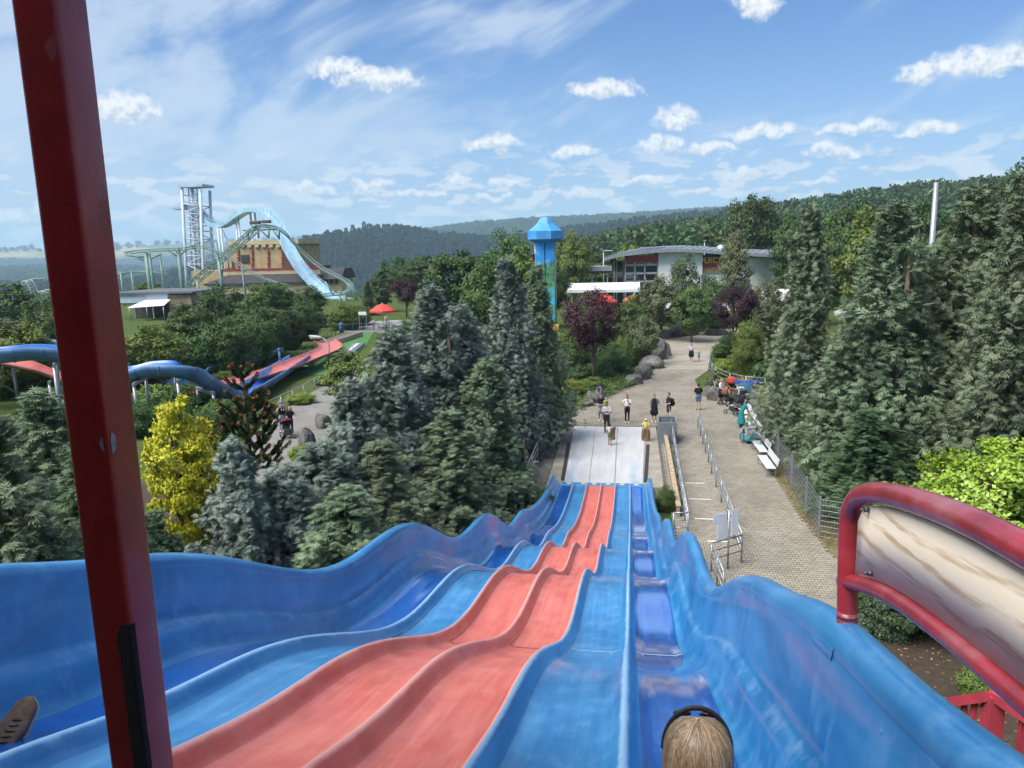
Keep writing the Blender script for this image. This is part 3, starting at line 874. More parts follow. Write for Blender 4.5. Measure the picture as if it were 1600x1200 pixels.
def build_handrail():
    X = X_RIGHT + 0.335
    base = atx(1324, 962, X)
    hr = empty('handrail_panel', (X, base.y, base.z), 0, 'curved red tube handrail with a cream wood-grain panel beside the slide', 'handrail')
    org = Vector((X, base.y, base.z))
    P = lambda px, py: atx(px, py, X) - org
    topc = [P(1324, 966), P(1325, 900), P(1327, 835)]
    arc = [P(1330, 800), P(1342, 778), P(1365, 771), P(1400, 775), P(1450, 789), P(1520, 817), P(1600, 858), P(1700, 913), P(1850, 990), P(2100, 1110)]
    path = bez(topc + arc, 6)
    R_ = 0.039
    MB().tube(path, R_, 16).build('top_tube', RED_RAIL, hr)
    low = bez([P(1318, 908), P(1350, 914), P(1400, 936), P(1480, 993), P(1560, 1060), P(1640, 1128), P(1800, 1260), P(2100, 1480)], 6)
    MB().tube(low, 0.029, 14).build('lower_tube', RED_RAIL, hr)
    # panel: cream board with brown swirls, between the tubes
    m = bpy.data.materials.new('swirl_print'); m.use_nodes = True
    nt = m.node_tree; b = nt.nodes['Principled BSDF']
    pos = N(nt, 'ShaderNodeTexCoord').outputs['Object']
    rot = N(nt, 'ShaderNodeVectorRotate', rotation_type='X_AXIS', ins={'Vector': pos, 'Angle': math.radians(9)}).outputs[0]
    wv = N(nt, 'ShaderNodeTexWave', wave_type='BANDS', bands_direction='Z', ins={'Vector': vmth(nt, 'MULTIPLY', rot, (1, 0.75, 1.0)), 'Scale': 4.2, 'Distortion': 7.5, 'Detail': 2.0, 'Detail Scale': 0.7, 'Detail Roughness': 0.45})
    fine = noise(nt, vmth(nt, 'MULTIPLY', rot, (1, 1.1, 22.0)), 2.0, 4, 0.6, 0.8)
    f = mth(nt, 'MULTIPLY', ramp(nt, wv.outputs['Fac'], [(0.62, 0.0), (0.9, 1.0)]), ramp(nt, fine, [(0.38, 0.0), (0.62, 1.0)]))
    c = mixc(nt, mth(nt, 'MULTIPLY', f, 0.75), (0.80, 0.70, 0.56), (0.42, 0.25, 0.11))
    c = mixc(nt, ramp(nt, fine, [(0.35, 0.7), (0.5, 0.0)]), c, (0.82, 0.76, 0.67))
    nt.links.new(c, b.inputs['Base Color']); b.inputs['Roughness'].default_value = 0.45
    up = path[14:]; n = 40
    def at_y(pp, y):
        ys = [p.y for p in pp]; zs = [p.z for p in pp]
        o = np.argsort(ys)
        return float(np.interp(y, np.array(ys)[o], np.array(zs)[o]))
    y1 = P(1338, 860).y - 0.02; y0 = -base.y + 0.35
    V = []; F = []
    ys = np.linspace(y1, y0, n)
    for y in ys:
        zt = at_y(path[16:], y) - R_ - 0.006; zb = at_y(low, y) + 0.029 + 0.006
        if y > y1 - 0.06: zt -= 0.05 * ((y - (y1 - 0.06)) / 0.06) ** 2
        V += [(-0.006, y, zb), (-0.006, y, zt), (0.006, y, zb), (0.006, y, zt)]
    for i in range(n - 1):
        a = 4 * i
        F += [(a, a + 1, a + 5, a + 4), (a + 2, a + 6, a + 7, a + 3), (a + 1, a + 3, a + 7, a + 5), (a, a + 4, a + 6, a + 2)]
    F += [(0, 2, 3, 1)]
    pn = link('panel', np_mesh('panel', np.array(V), np.array(F), m), hr)
    bm = MB().tube([(-0.022, 0, 0), (-0.004, 0, 0)], [0.009, 0.009], 8).tube([(-0.034, 0, 0), (-0.022, 0, 0)], [0.005, 0.006], 6).mesh('panel_bolt', DARKSTEEL)
    for px, py in ((1361, 797), (1366, 896)): 
        link('panel_bolt', bm, hr, loc=P(px, py))
    # blue saddle clamped round the rim
    V, F = [], []; ys_ = np.linspace(-0.15, 0.15, 7); k_ = 11
    for yy in ys_:
        sy = base.y + yy
        for i in range(k_):
            a = math.radians(-25 + 230 * i / (k_ - 1))
            V.append((0.093 * math.cos(a), yy, zf(sy) + 0.635 * wh(sy) + 0.093 * math.sin(a) - base.z))
    for i in range(6):
        for j in range(k_ - 1): F.append((i * k_ + j, i * k_ + j + 1, (i + 1) * k_ + j + 1, (i + 1) * k_ + j))
    link('saddle', np_mesh('saddle', np.array(V), np.array(F), G_BLUE, smooth=True), hr)
    rimz = zf(base.y) + 0.72 * wh(base.y) - base.z
    if rimz < 0: MB().tube([(0, 0, rimz - 0.02), (0, 0, 0.02)], R_, 16).build('foot', RED_RAIL, hr)
build_handrail()

def build_stair_rail():
    # red stair railing on the outer side, below the hand rail
    pk = mat('pink_red_paint', (0.52, 0.06, 0.09), 0.5, 0.12, 6)
    y0 = 3.9
    a = aty(1478, 1098, y0 + 0.3); b = aty(1556, 1086, y0); 
    sr = empty('stair_railing', (b.x, b.y, b.z - 1.0), 0, 'small red balustrade with slim bars low beside the stairs', 'railing')
    o = Vector((b.x, b.y, b.z - 1.0))
    A, B = a - o, b - o
    C = B + Vector((0.55, -1.3, -0.0))
    rl = MB(); rl.bar(A, B, 0.07, 0.05); rl.build('top_rail', pk, sr)
    rl = MB(); rl.bar(B, C, 0.07, 0.05); rl.build('top_rail', pk, sr)
    for p, q, n in ((A, B, 5), (B, C, 9)):
        for i in range(n + 1):
            if p is B and i == 0: continue
            t = i / n; v = p + (q - p) * t
            MB().bar(v - Vector((0, 0, 0.03)), v - Vector((0, 0, 0.95)), 0.022, 0.03).build('baluster', pk, sr)
    MB().bar(B + Vector((0, 0, 0.0)), B - Vector((0, 0, 1.0)), 0.07, 0.07).build('newel', pk, sr)
    for p, q in ((A, B), (B, C)):
        MB().bar(p - Vector((0, 0, 0.95)), q - Vector((0, 0, 0.95)), 0.05, 0.05).build('bottom_rail', pk, sr)
    # dark blue steel landing the railing stands on
    nb = mat('navy_steel', (0.025, 0.03, 0.14), 0.45, 0.1, 5)
    ld = empty('stair_landing', (o.x + 0.4, o.y - 0.6, 0), 0, 'dark blue steel stair landing behind the slide wall', 'landing')
    q = Vector((-0.4, 0.6, o.z - 0.08))
    MB().prism([(A.x - 0.1, A.y + 0.1), (B.x + 0.05, B.y + 0.1), (C.x + 0.1, C.y), (C.x - 1.2, C.y)][::-1], -0.1, 0.02, M4=Matrix.Translation(q)).build('deck', nb, ld)
    f = MB()
    for v in (A, B, C): f.bar(v + q - Vector((0, 0, v.z)), Vector((v.x + q.x, v.y + q.y, -0.1)), 0.1, 0.1)
    f.build('leg', nb, ld)
build_stair_rail()

# ------------------------------------------------------------------ plaza: paving, landing pad, kerbs
def inside(poly, x, y):
    c = np.zeros(x.shape, bool); n = len(poly)
    for i in range(n):
        x0, y0 = poly[i]; x1, y1 = poly[(i + 1) % n]
        k = ((y0 > y) != (y1 > y)) & (x < (x1 - x0) * (y - y0) / ((y1 - y0) if y1 != y0 else 1e-9) + x0)
        c ^= k
    return c
def sheet(name, poly, z, m, kind='structure', thick=0.0):
    mb = MB()
    if thick: mb.prism([(p[0], p[1]) for p in poly], z - thick, z)
    else: mb.add([(p[0], p[1], z) for p in poly], [tuple(range(len(poly)))])
    o = mb.build(name, m)
    return tag(o, kind=kind)
def P2(*pp): return [tuple(at(x, y)[:2]) for x, y in pp]
PLAZA = [(1.62, 12.0), (5.2, 12.0), (5.6, 18.0), (6.3, 21.0), (8.6, 21.6), (9.4, 25.6), (6.85, 25.8), (6.55, 30.0), (6.5, 35.2), (7.15, 41.0), (7.35, 47.5), (6.9, 52.0), (4.9, 56.0), (5.0, 61.0),
         (6.6, 66.0), (7.3, 74.0), (9.0, 82.0), (12.5, 88.0), (22, 92), (22, 97), (12, 97), (4.2, 92.5), (3.2, 85.0), (3.4, 78.0), (2.9, 71.0), (1.6, 63.0), (0.4, 58.5), (-2.2, 53.5), (-4.9, 50.6), (-8.0, 48.8), (-8.2, 46.6), (-4.5, 45.1), (1.62, 44.9)]
MP = bpy.data.materials.new('concrete_paver'); MP.use_nodes = True
def _mp(m, obj):
    nt = m.node_tree; b = nt.nodes['Principled BSDF']
    pos = N(nt, 'ShaderNodeNewGeometry').outputs['Position']
    r1 = N(nt, 'ShaderNodeObjectInfo').outputs['Random'] if obj else N(nt, 'ShaderNodeNewGeometry').outputs['Random Per Island']
    c = ramp(nt, r1, [(0.0, (0.225, 0.206, 0.172)), (0.4, (0.272, 0.250, 0.212)), (0.8, (0.315, 0.29, 0.245)), (1.0, (0.25, 0.222, 0.178))])
    big = noise(nt, pos, 0.45, 3, 0.6)
    c = mixc(nt, ramp(nt, big, [(0.45, 0.0), (0.66, 0.55)]), c, (0.15, 0.135, 0.11))
    fine = noise(nt, pos, 55.0, 1, 0.6)
    c = mixc(nt, ramp(nt, fine, [(0.3, 0.0), (0.8, 0.25)]), c, (0.40, 0.37, 0.31))
    nt.links.new(c, b.inputs['Base Color']); b.inputs['Roughness'].default_value = 0.88; b.inputs['Specular IOR Level'].default_value = 0.25
_mp(MP, False)
MP1 = bpy.data.materials.new('concrete_paver_single'); MP1.use_nodes = True; _mp(MP1, True)
JOINT = mat('joint_sand', (0.085, 0.075, 0.058), 0.95, 0.3, 1.5)
def build_paving():
    base = sheet('plaza', PLAZA, 0.0, JOINT)
    LX, LY = 0.165, 0.20
    def bone(d=0.020, g=0.006, ch=0.004):
        w0, w1, l = LX / 2 + d - g, LX / 2 - d - g, LY / 2 - 0.004
        out = [(-w0, -l), (w0, -l), (w0, -l * 0.62), (w1, -l * 0.38), (w1, l * 0.38), (w0, l * 0.62), (w0, l), (-w0, l), (-w0, l * 0.62), (-w1, l * 0.38), (-w1, -l * 0.38), (-w0, -l * 0.62)]
        return np.array(out)[:, ::-1][::-1]
    shp = bone(); n = len(shp); top = 0.016
    cx, cy = [], []
    for i, y in enumerate(np.arange(12.0, 97.0, LX)):
        x = np.arange(-8.4, 22, LY) + (LY / 2 if i % 2 else 0)
        cx.append(x); cy.append(np.full(len(x), y))
    cx = np.concatenate(cx); cy = np.concatenate(cy)
    k = inside(PLAZA, cx, cy) & (cy < 66)
    cx, cy = cx[k], cy[k]
    dist = np.hypot(cx, cy)
    vis = (cx > 1.5) & (cy > 18.5)                     # the part the slide wall does not hide
    # the largest in view: single stones
    order = np.argsort(np.where(vis & (cx < 6.6) & (cx > 3.9 - 0.0), dist, 1e9))[:300]
    single = np.zeros(len(cx), bool); single[order] = True
    V1 = np.vstack([np.c_[shp, np.full(n, top)], np.c_[shp * 1.03, np.full(n, 0.001)]])
    side = [(i, n + i, n + (i + 1) % n, (i + 1) % n) for i in range(n)]
    me = bpy.data.meshes.new('paver'); me.from_pydata([tuple(v) for v in V1], [], [tuple(range(n))] + side); me.materials.append(MP1); me.update()
    for i in np.where(single)[0]:
        o = link('paver', me, base, loc=(cx[i], cy[i], rng.uniform(-0.002, 0.002)), rot=(rng.normal() * 0.006, rng.normal() * 0.006, rng.normal() * 0.01))
    # the rest of the field
    nr = (~single) & (cy < 40); fr = (~single) & (cy >= 40)
    def field(sel, prof, simple):
        m = len(prof); c = np.stack([cx[sel], cy[sel]], -1); N_ = len(c)
        hz = rng.uniform(-0.002, 0.002, N_); a = rng.normal(size=N_) * 0.008
        ca, sa = np.cos(a)[:, None], np.sin(a)[:, None]
        X = prof[None, :, 0] * ca - prof[None, :, 1] * sa + c[:, None, 0]; Y = prof[None, :, 0] * sa + prof[None, :, 1] * ca + c[:, None, 1]
        T = np.stack([X, Y, np.broadcast_to((top + hz)[:, None], X.shape)], -1); B = T.copy(); B[:, :, 2] = 0.001
        V = np.concatenate([T, B], 1).reshape(-1, 3)
        off = (np.arange(N_) * 2 * m)[:, None]
        F1 = off + np.arange(m)[None, :]
        S = np.array([(i, m + i, m + (i + 1) % m, (i + 1) % m) for i in range(m)])
        F2 = (off[:, :, None] + S[None]).reshape(-1, 4)
        return V, [F1, F2]
    V, F = field(nr, shp, False)
    tag(link('paver_field', np_mesh('paver_field', V, F, MP), base), kind='stuff')
    g = 0.005
    rect = np.array([(-LY / 2 + g, -LX / 2 + g), (LY / 2 - g, -LX / 2 + g), (LY / 2 - g, LX / 2 - g), (-LY / 2 + g, LX / 2 - g)])
    V, F = field(fr, rect, True)
    tag(link('paver_field', np_mesh('paver_field', V, F, MP), base), kind='stuff')
    # farther stretch of the same paving, too far to tell the stones apart
    far_pl = [p for p in PLAZA if p[1] >= 65.9]
    far_poly = [(5.0 + 1.6, 66.0)] + PLAZA[15:23] + [(2.9, 71.0), (2.0, 66.0)]
    sheet('far_paving', far_poly, 0.014, MP)
build_paving()

CONC = mat('pad_concrete', (0.30, 0.275, 0.235), 0.9, 0.12, 1.3, det=4, dirt=((0.16, 0.145, 0.12), 0.6))
def build_pad():
    sheet('landing_pad', [(-3.75, 31.5), (1.45, 31.5), (1.45, 45.0), (-3.9, 45.0)], 0.022, CONC, thick=0.06)
    sheet('side_walk', [(-4.55, 31.5), (-3.78, 31.5), (-3.93, 45.0), (-4.62, 45.0)], 0.012, mat('dark_walk', (0.14, 0.13, 0.12), 0.9, 0.2, 2), thick=0.05)
    # white braking mats
    m = bpy.data.materials.new('braking_mat'); m.use_nodes = True
    nt = m.node_tree; b = nt.nodes['Principled BSDF']
    pos = N(nt, 'ShaderNodeNewGeometry').outputs['Position']
    n1 = noise(nt, vmth(nt, 'MULTIPLY', pos, (3.0, 0.5, 1)), 1.0, 4, 0.65)
    n2 = noise(nt, pos, 9.0, 2, 0.6)
    c = mixc(nt, ramp(nt, n1, [(0.35, 0.0), (0.75, 1.0)]), (0.50, 0.51, 0.53), (0.40, 0.415, 0.44))
    c = mixc(nt, ramp(nt, n2, [(0.5, 0.0), (0.8, 0.3)]), c, (0.29, 0.29, 0.295))
    # blue rub-off where the outer lanes run out
    sx = N(nt, 'ShaderNodeSeparateXYZ', ins={0: pos})
    lane = mth(nt, 'MAXIMUM', mth(nt, 'SUBTRACT', 1.0, mth(nt, 'MULTIPLY', mth(nt, 'ABSOLUTE', mth(nt, 'SUBTRACT', sx.outputs[0], 0.22)), 2.6)),
               mth(nt, 'SUBTRACT', 1.0, mth(nt, 'MULTIPLY', mth(nt, 'ABSOLUTE', mth(nt, 'SUBTRACT', sx.outputs[0], -2.75)), 2.6)))
    fade = N(nt, 'ShaderNodeMapRange', ins={0: sx.outputs[1], 1: 39.0, 2: 33.5, 3: 0.0, 4: 1.0}).outputs[0]
    stain = mth(nt, 'MULTIPLY', mth(nt, 'MULTIPLY', mth(nt, 'MAXIMUM', lane, 0.0), fade), ramp(nt, n1, [(0.3, 0.2), (0.6, 1.0)]), clamp=True)
    c = mixc(nt, mth(nt, 'MULTIPLY', stain, 0.75), c, (0.16, 0.30, 0.52))
    nt.links.new(c, b.inputs['Base Color']); b.inputs['Roughness'].default_value = 0.7
    def X(x0, x1, t): return x0 + (x1 - x0) * t
    xa = [(-2.98, -3.34), (-1.86, -2.07), (-0.72, -0.78), (0.53, 0.83)]
    g = empty('braking_mat', (-1.25, 33.5, 0), 0, 'white braking mat of three long sheets on the landing pad', 'mat')
    for i in range(3):
        e0, e1 = 0.012, 0.012
        if i == 2: e0 = 0.035
        poly = [(xa[i][0] + e0 + 1.25, 0.0), (xa[i + 1][0] - e1 + 1.25, 0.0), (xa[i + 1][1] - e1 + 1.25, 11.0), (xa[i][1] + e0 + 1.25, 11.0)]
        MB().prism(poly, 0.024, 0.05).build('mat_sheet', m, g)
    dk = mat('dark_rubber_strip', (0.028, 0.026, 0.032), 0.8, 0.1, 3)
    MB().prism([(-1.93, 0.4), (-1.78, 0.4), (-1.99, 7.0), (-2.18, 7.0)], 0.024, 0.06).build('edge_strip', dk, g)
    MB().prism([(1.83, 0.4), (1.98, 0.4), (2.24, 7.0), (2.06, 7.0)], 0.024, 0.06).build('edge_strip', dk, g)
    # kerb at the far edge of the mats
    tag(MB().box((-1.2, 44.75, 0.03), (5.3, 0.12, 0.05), bev=0.01).build('kerb', mat('kerb_stone', (0.17, 0.155, 0.135), 0.9, 0.15, 3)), kind='structure')
    # drain channel and low boarded wall on the queue side
    tag(MB().box((1.60, 37.0, -0.05), (0.28, 11, 0.11)).build('drain_channel', mat('channel', (0.11, 0.105, 0.10), 0.9, 0.2, 4)), kind='structure')
    w = empty('low_retaining_wall', (1.86, 37.0, 0), 0, 'low concrete wall with a pale wooden coping beside the landing pad', 'wall')
    MB().box((0, -1.0, 0.22), (0.12, 13.0, 0.44)).build('wall_body', CONC, w)
    wd = mat('coping_wood', (0.42, 0.33, 0.22), 0.8, 0.2, 4)
    for i in range(4): MB().box((0, -5.9 + i * 3.26, 0.47), (0.20, 3.24, 0.06), bev=0.008).build('coping_board', wd, w)
build_pad()

# ---- painted queue marks
for i, (a, b) in enumerate((((1070, 755), (1101, 754)), ((1076, 780), (1110, 779)), ((1085, 811), (1123, 810)), ((1106, 846), (1137, 845)))):
    p, q = at(*a), at(*b)
    o = MB().bar((p.x, p.y, 0.0195), (q.x, p.y, 0.0195), 0.07, 0.004).build('queue_line', WHITE)
    tag(o, '%s white queue line on the paving between the railings, counted from the slide end' % ['first', 'second', 'third', 'fourth'][i], 'marking', 'queue lines')

# ---- steel pipe railings
def railing(name, pts, label, h=1.0, bars=(1.0, 0.72, 0.44), gap=2.0, rad=0.028, group='steel railings', m=None):
    m = m or STEEL
    o0 = Vector(pts[0]); r = empty(name, o0, 0, label, 'railing', group)
    P = [Vector(p) - o0 for p in pts]
    for b in bars:
        MB().tube([p + Vector((0, 0, b)) for p in P], rad if b == bars[0] else rad * 0.75, 8).build('rail', m, r)
    for i in range(len(P) - 1):
        L = (P[i + 1] - P[i]).length; n = max(1, round(L / gap))
        for j in range(n + (1 if i == len(P) - 2 else 0)):
            v = P[i] + (P[i + 1] - P[i]) * (j / n)
            MB().tube([v + Vector((0, 0, -0.03)), v + Vector((0, 0, h))], rad * 1.05, 8).build('post', m, r)
    return r
railing('pipe_railing', [(2.28, 46.8, 0), (2.16, 36.5, 0), (2.07, 27.3, 0)], 'long steel pipe railing next to the low wall of the landing pad')
railing('pipe_railing', [(2.07, 27.25, 0), (1.55, 27.2, 0)], 'short steel rail closing the end of the railing near the slide', gap=0.6)
railing('pipe_railing', [(3.85, 44.5, 0), (3.72, 35.5, 0), (3.70, 25.3, 0)], 'middle steel pipe railing dividing the queue lane from the benches')
railing('pipe_railing', [(3.68, 25.22, 0), (2.62, 24.4, 0), (2.75, 22.2, 0)], 'steel barrier section at the foot of the white sign boards', gap=1.3)
railing('pipe_railing', [(-4.72, 44.6, 0), (-4.62, 37, 0), (-4.55, 30.2, 0)], 'steel pipe railing left of the white braking mat under the conifers')

def build_sign():
    p = at(1137, 889)
    s = empty('notice_sign', p, 0, 'two white notice boards on a steel post by the queue railing', 'sign')
    MB().tube([(0, 0, 0), (0, 0, 2.05)], 0.03, 10).build('post', STEEL, s)
    bd = mat('notice_board_back', (0.62, 0.68, 0.78), 0.45, 0.05, 2)
    R = Matrix.Rotation(math.radians(24), 3, 'Z')
    MB().box((-0.20, 0.05, 1.45), (0.34, 0.015, 0.92), R=R, bev=0.004).build('board', bd, s)
    MB().box((0.20, 0.05, 1.62), (0.26, 0.015, 0.90), R=R, bev=0.004).build('board', bd, s)
    MB().box((-0.42, 0.03, 1.68), (0.16, 0.012, 0.34), R=R, bev=0.003).build('small_board', bd, s)
build_sign()

def build_container():
    p = Vector((1.95, 41.6, 0))
    c = empty('mat_bin', p, 0, 'open grey steel bin for sliding sacks at the end of the railing', 'bin')
    g = mat('bin_grey', (0.17, 0.20, 0.22), 0.55, 0.15, 2)
    W, D, H, t = 0.95, 1.5, 1.15, 0.04
    MB().box((0, -D / 2, H / 2), (W, t, H)).build('panel', g, c); MB().box((0, D / 2, H / 2), (W, t, H)).build('panel', g, c)
    MB().box((-W / 2, 0, H / 2), (t, D - t, H)).build('panel', g, c); MB().box((W / 2, 0, H / 2), (t, D - t, H)).build('panel', g, c)
    MB().box((0, 0, 0.06), (W - t, D - t, 0.05)).build('bottom', g, c)
    rm = MB()
    for x in (-W / 2, W / 2): rm.bar((x, -D / 2 - 0.02, H + 0.02), (x, D / 2 + 0.02, H + 0.02), 0.06, 0.04)
    for y in (-D / 2, D / 2): rm.bar((-W / 2 + 0.03, y, H + 0.021), (W / 2 - 0.03, y, H + 0.021), 0.06, 0.04)
    rm.build('rim', STEEL, c)
    sk = mat('jute_sack', (0.22, 0.15, 0.08), 0.95, 0.2, 20, bump=0.4)
    for i in range(3):
        MB().ball((0, 0, 0), 0.3, 12, 8, scale=(1.1, 1.3, 0.3)).build('folded_sack', sk, None, loc=p + Vector((random.uniform(-.1, .1), random.uniform(-.3, .3), 0.17 + 0.16 * i)))
        o = bpy.data.objects[-1] if False else COL.objects[-1]
        tag(o, '%s folded brown sack inside the grey steel bin' % ['lowest', 'middle', 'topmost'][i], 'sack', 'sacks in the bin')
build_container()

# ---- benches
def build_benches():
    slat = mat('bench_laminate', (0.56, 0.59, 0.62), 0.42, 0.05, 3)
    b0 = empty('bench', (0, 0, 0))
    L = 2.25
    MB().box((0, 0, 0.46), (0.42, L, 0.035), bev=0.01).build('seat', slat, b0)
    R = Matrix.Rotation(math.radians(-14), 3, 'Y').to_3x3()
    MB().box((0.30, 0, 0.72), (0.03, L, 0.32), R=Matrix.Rotation(math.radians(14), 3, 'Y'), bev=0.01).build('backrest', slat, b0)
    for y in (-L / 2 + 0.12, L / 2 - 0.12):
        f = MB()
        f.bar((-0.19, y, 0), (-0.19, y, 0.44), 0.04, 0.04); f.bar((0.19, y, 0), (0.19, y, 0.44), 0.04, 0.04)
        f.bar((-0.17, y, 0.02), (0.17, y, 0.02), 0.03, 0.03); f.bar((0.20, y, 0.44), (0.36, y, 0.90), 0.035, 0.03); f.bar((-0.17, y, 0.425), (0.17, y, 0.425), 0.03, 0.03)
        f.build('leg_frame', STEEL, b0)
    spots = [(6.28, 36.1), (6.42, 38.95), (6.62, 41.9), (6.72, 44.8), (6.78, 47.6)]
    words = ['white-topped bench nearest the slide along the mesh fence', 'white bench second from the slide, behind the blue bike trailer', 'white bench beside the person in the teal dress', 'white bench partly hidden behind the dark pushchair', 'farthest white bench, covered by the blue pram hoods']
    for i, (x, y) in enumerate(spots):
        o = b0 if i == 0 else copy_tree(b0)
        o.location = (x, y, 0); o.rotation_euler = (0, 0, math.radians(1.5))
        tag(o, words[i], 'bench', 'benches along the mesh fence')
build_benches()

# ---- welded mesh fence on the right
def build_fence():
    pts = [(7.75, 52.5), (7.55, 49.0), (7.3, 45.2), (7.1, 41.2), (6.98, 37.2), (6.88, 33.4), (6.80, 30.2), (6.75, 27.8)]
    pts2 = [(6.75, 27.8), (8.6, 26.9), (11.0, 26.1), (13.5, 25.5), (16.0, 25.0)]
    h = 1.45
    for k, (pp, lab) in enumerate(((pts, 'long grey welded mesh fence behind the benches'), (pts2, 'grey welded mesh fence turning right below the laurel'))):
        o0 = Vector((pp[0][0], pp[0][1], 0))
        f = empty('mesh_fence', o0, 0, lab, 'fence', 'mesh fences')
        for i in range(len(pp) - 1):
            a = Vector((*pp[i], 0)) - o0; b = Vector((*pp[i + 1], 0)) - o0
            if not (k == 1 and i == 0):
                MB().bar(a + Vector((0, 0, -0.03)), a + Vector((0, 0, h + 0.12)), 0.06, 0.06).build('post', STEEL, f)
            w = MB()
            nh = 8
            for j in range(nh):
                z = 0.06 + (h - 0.06) * j / (nh - 1)
                w.tube([a + Vector((0, 0, z)), b + Vector((0, 0, z))], 0.0095, 4, caps=False)
            L = (b - a).length; nv = int(L / 0.1)
            for j in range(1, nv):
                v = a + (b - a) * (j / nv)
                w.tube([v + Vector((0, 0, 0.04)), v + Vector((0, 0, h))], 0.0042, 3, caps=False)
            w.build('mesh_panel', STEEL, f)
        MB().bar(Vector((*pp[-1], -0.03)) - o0, Vector((*pp[-1], h + 0.12)) - o0, 0.06, 0.06).build('post', STEEL, f)
build_fence()
railing('curved_railing', [tuple(at(*p)) for p in ((1111, 562), (1107, 580), (1118, 594), (1140, 604), (1165, 610), (1195, 612))], 'curved grey railing round the bushes behind the prams', h=1.0, bars=(1.0, 0.7, 0.4, 0.1), gap=2.2)

# ---- rough grass strip and mulch
DRYG = mat('dry_grass_soil', (0.20, 0.16, 0.09), 0.95, 0.25, 2.2, det=4, col2=(0.10, 0.10, 0.04))
sheet('verge', [(6.3, 25.6), (6.85, 25.2), (9.8, 25.1), (18, 24.6), (30, 30), (30, 60), (9.5, 62), (7.2, 58), (7.3, 50), (7.0, 41), (6.35, 35.2), (6.42, 30.0)], -0.004, DRYG)
MULCH = mat('bark_mulch', (0.028, 0.020, 0.014), 0.95, 0.3, 6, bump=0.8, bscale=40, col2=(0.065, 0.046, 0.031), det=3)
sheet('mulch_bed', [(5.2, 6), (16, 6), (16, 25.0), (9.5, 25.3), (8.7, 21.5), (6.4, 20.9), (5.7, 18.0)], -0.008, MULCH)
sheet('tree_bed', [(-30, 8), (-4.7, 8), (-4.66, 31), (-4.75, 45.0), (-5.2, 46.2), (-9, 46.3), (-13, 44), (-18, 36), (-30, 26)], -0.008, MULCH)
def build_litter():
    r = np.random.default_rng(9); n = 1500
    P = np.stack([r.uniform(5.6, 13, n), r.uniform(9, 21.5, n), np.full(n, 0.004)], -1)
    P = P[~inside(PLAZA, P[:, 0], P[:, 1])]; n = len(P)
    D = unit(np.stack([r.normal(size=n), r.normal(size=n), r.normal(size=n) * 0.25], -1)); U = unit(np.cross(D, np.array([0, 0, 1.0]) + r.normal(size=(n, 3)) * 0.2))
    V, F = leaf_quads(P, D, U, r.uniform(0.05, 0.13, n), r.uniform(0.03, 0.07, n))
    tag(link('leaf_litter', np_mesh('leaf_litter', V, F, leafmat('dead_leaves', (0.16, 0.08, 0.035), (0.42, 0.30, 0.17), 0.1))), 'dry brown leaves scattered on the mulch below the handrail', 'leaves', kind='stuff')
build_litter()

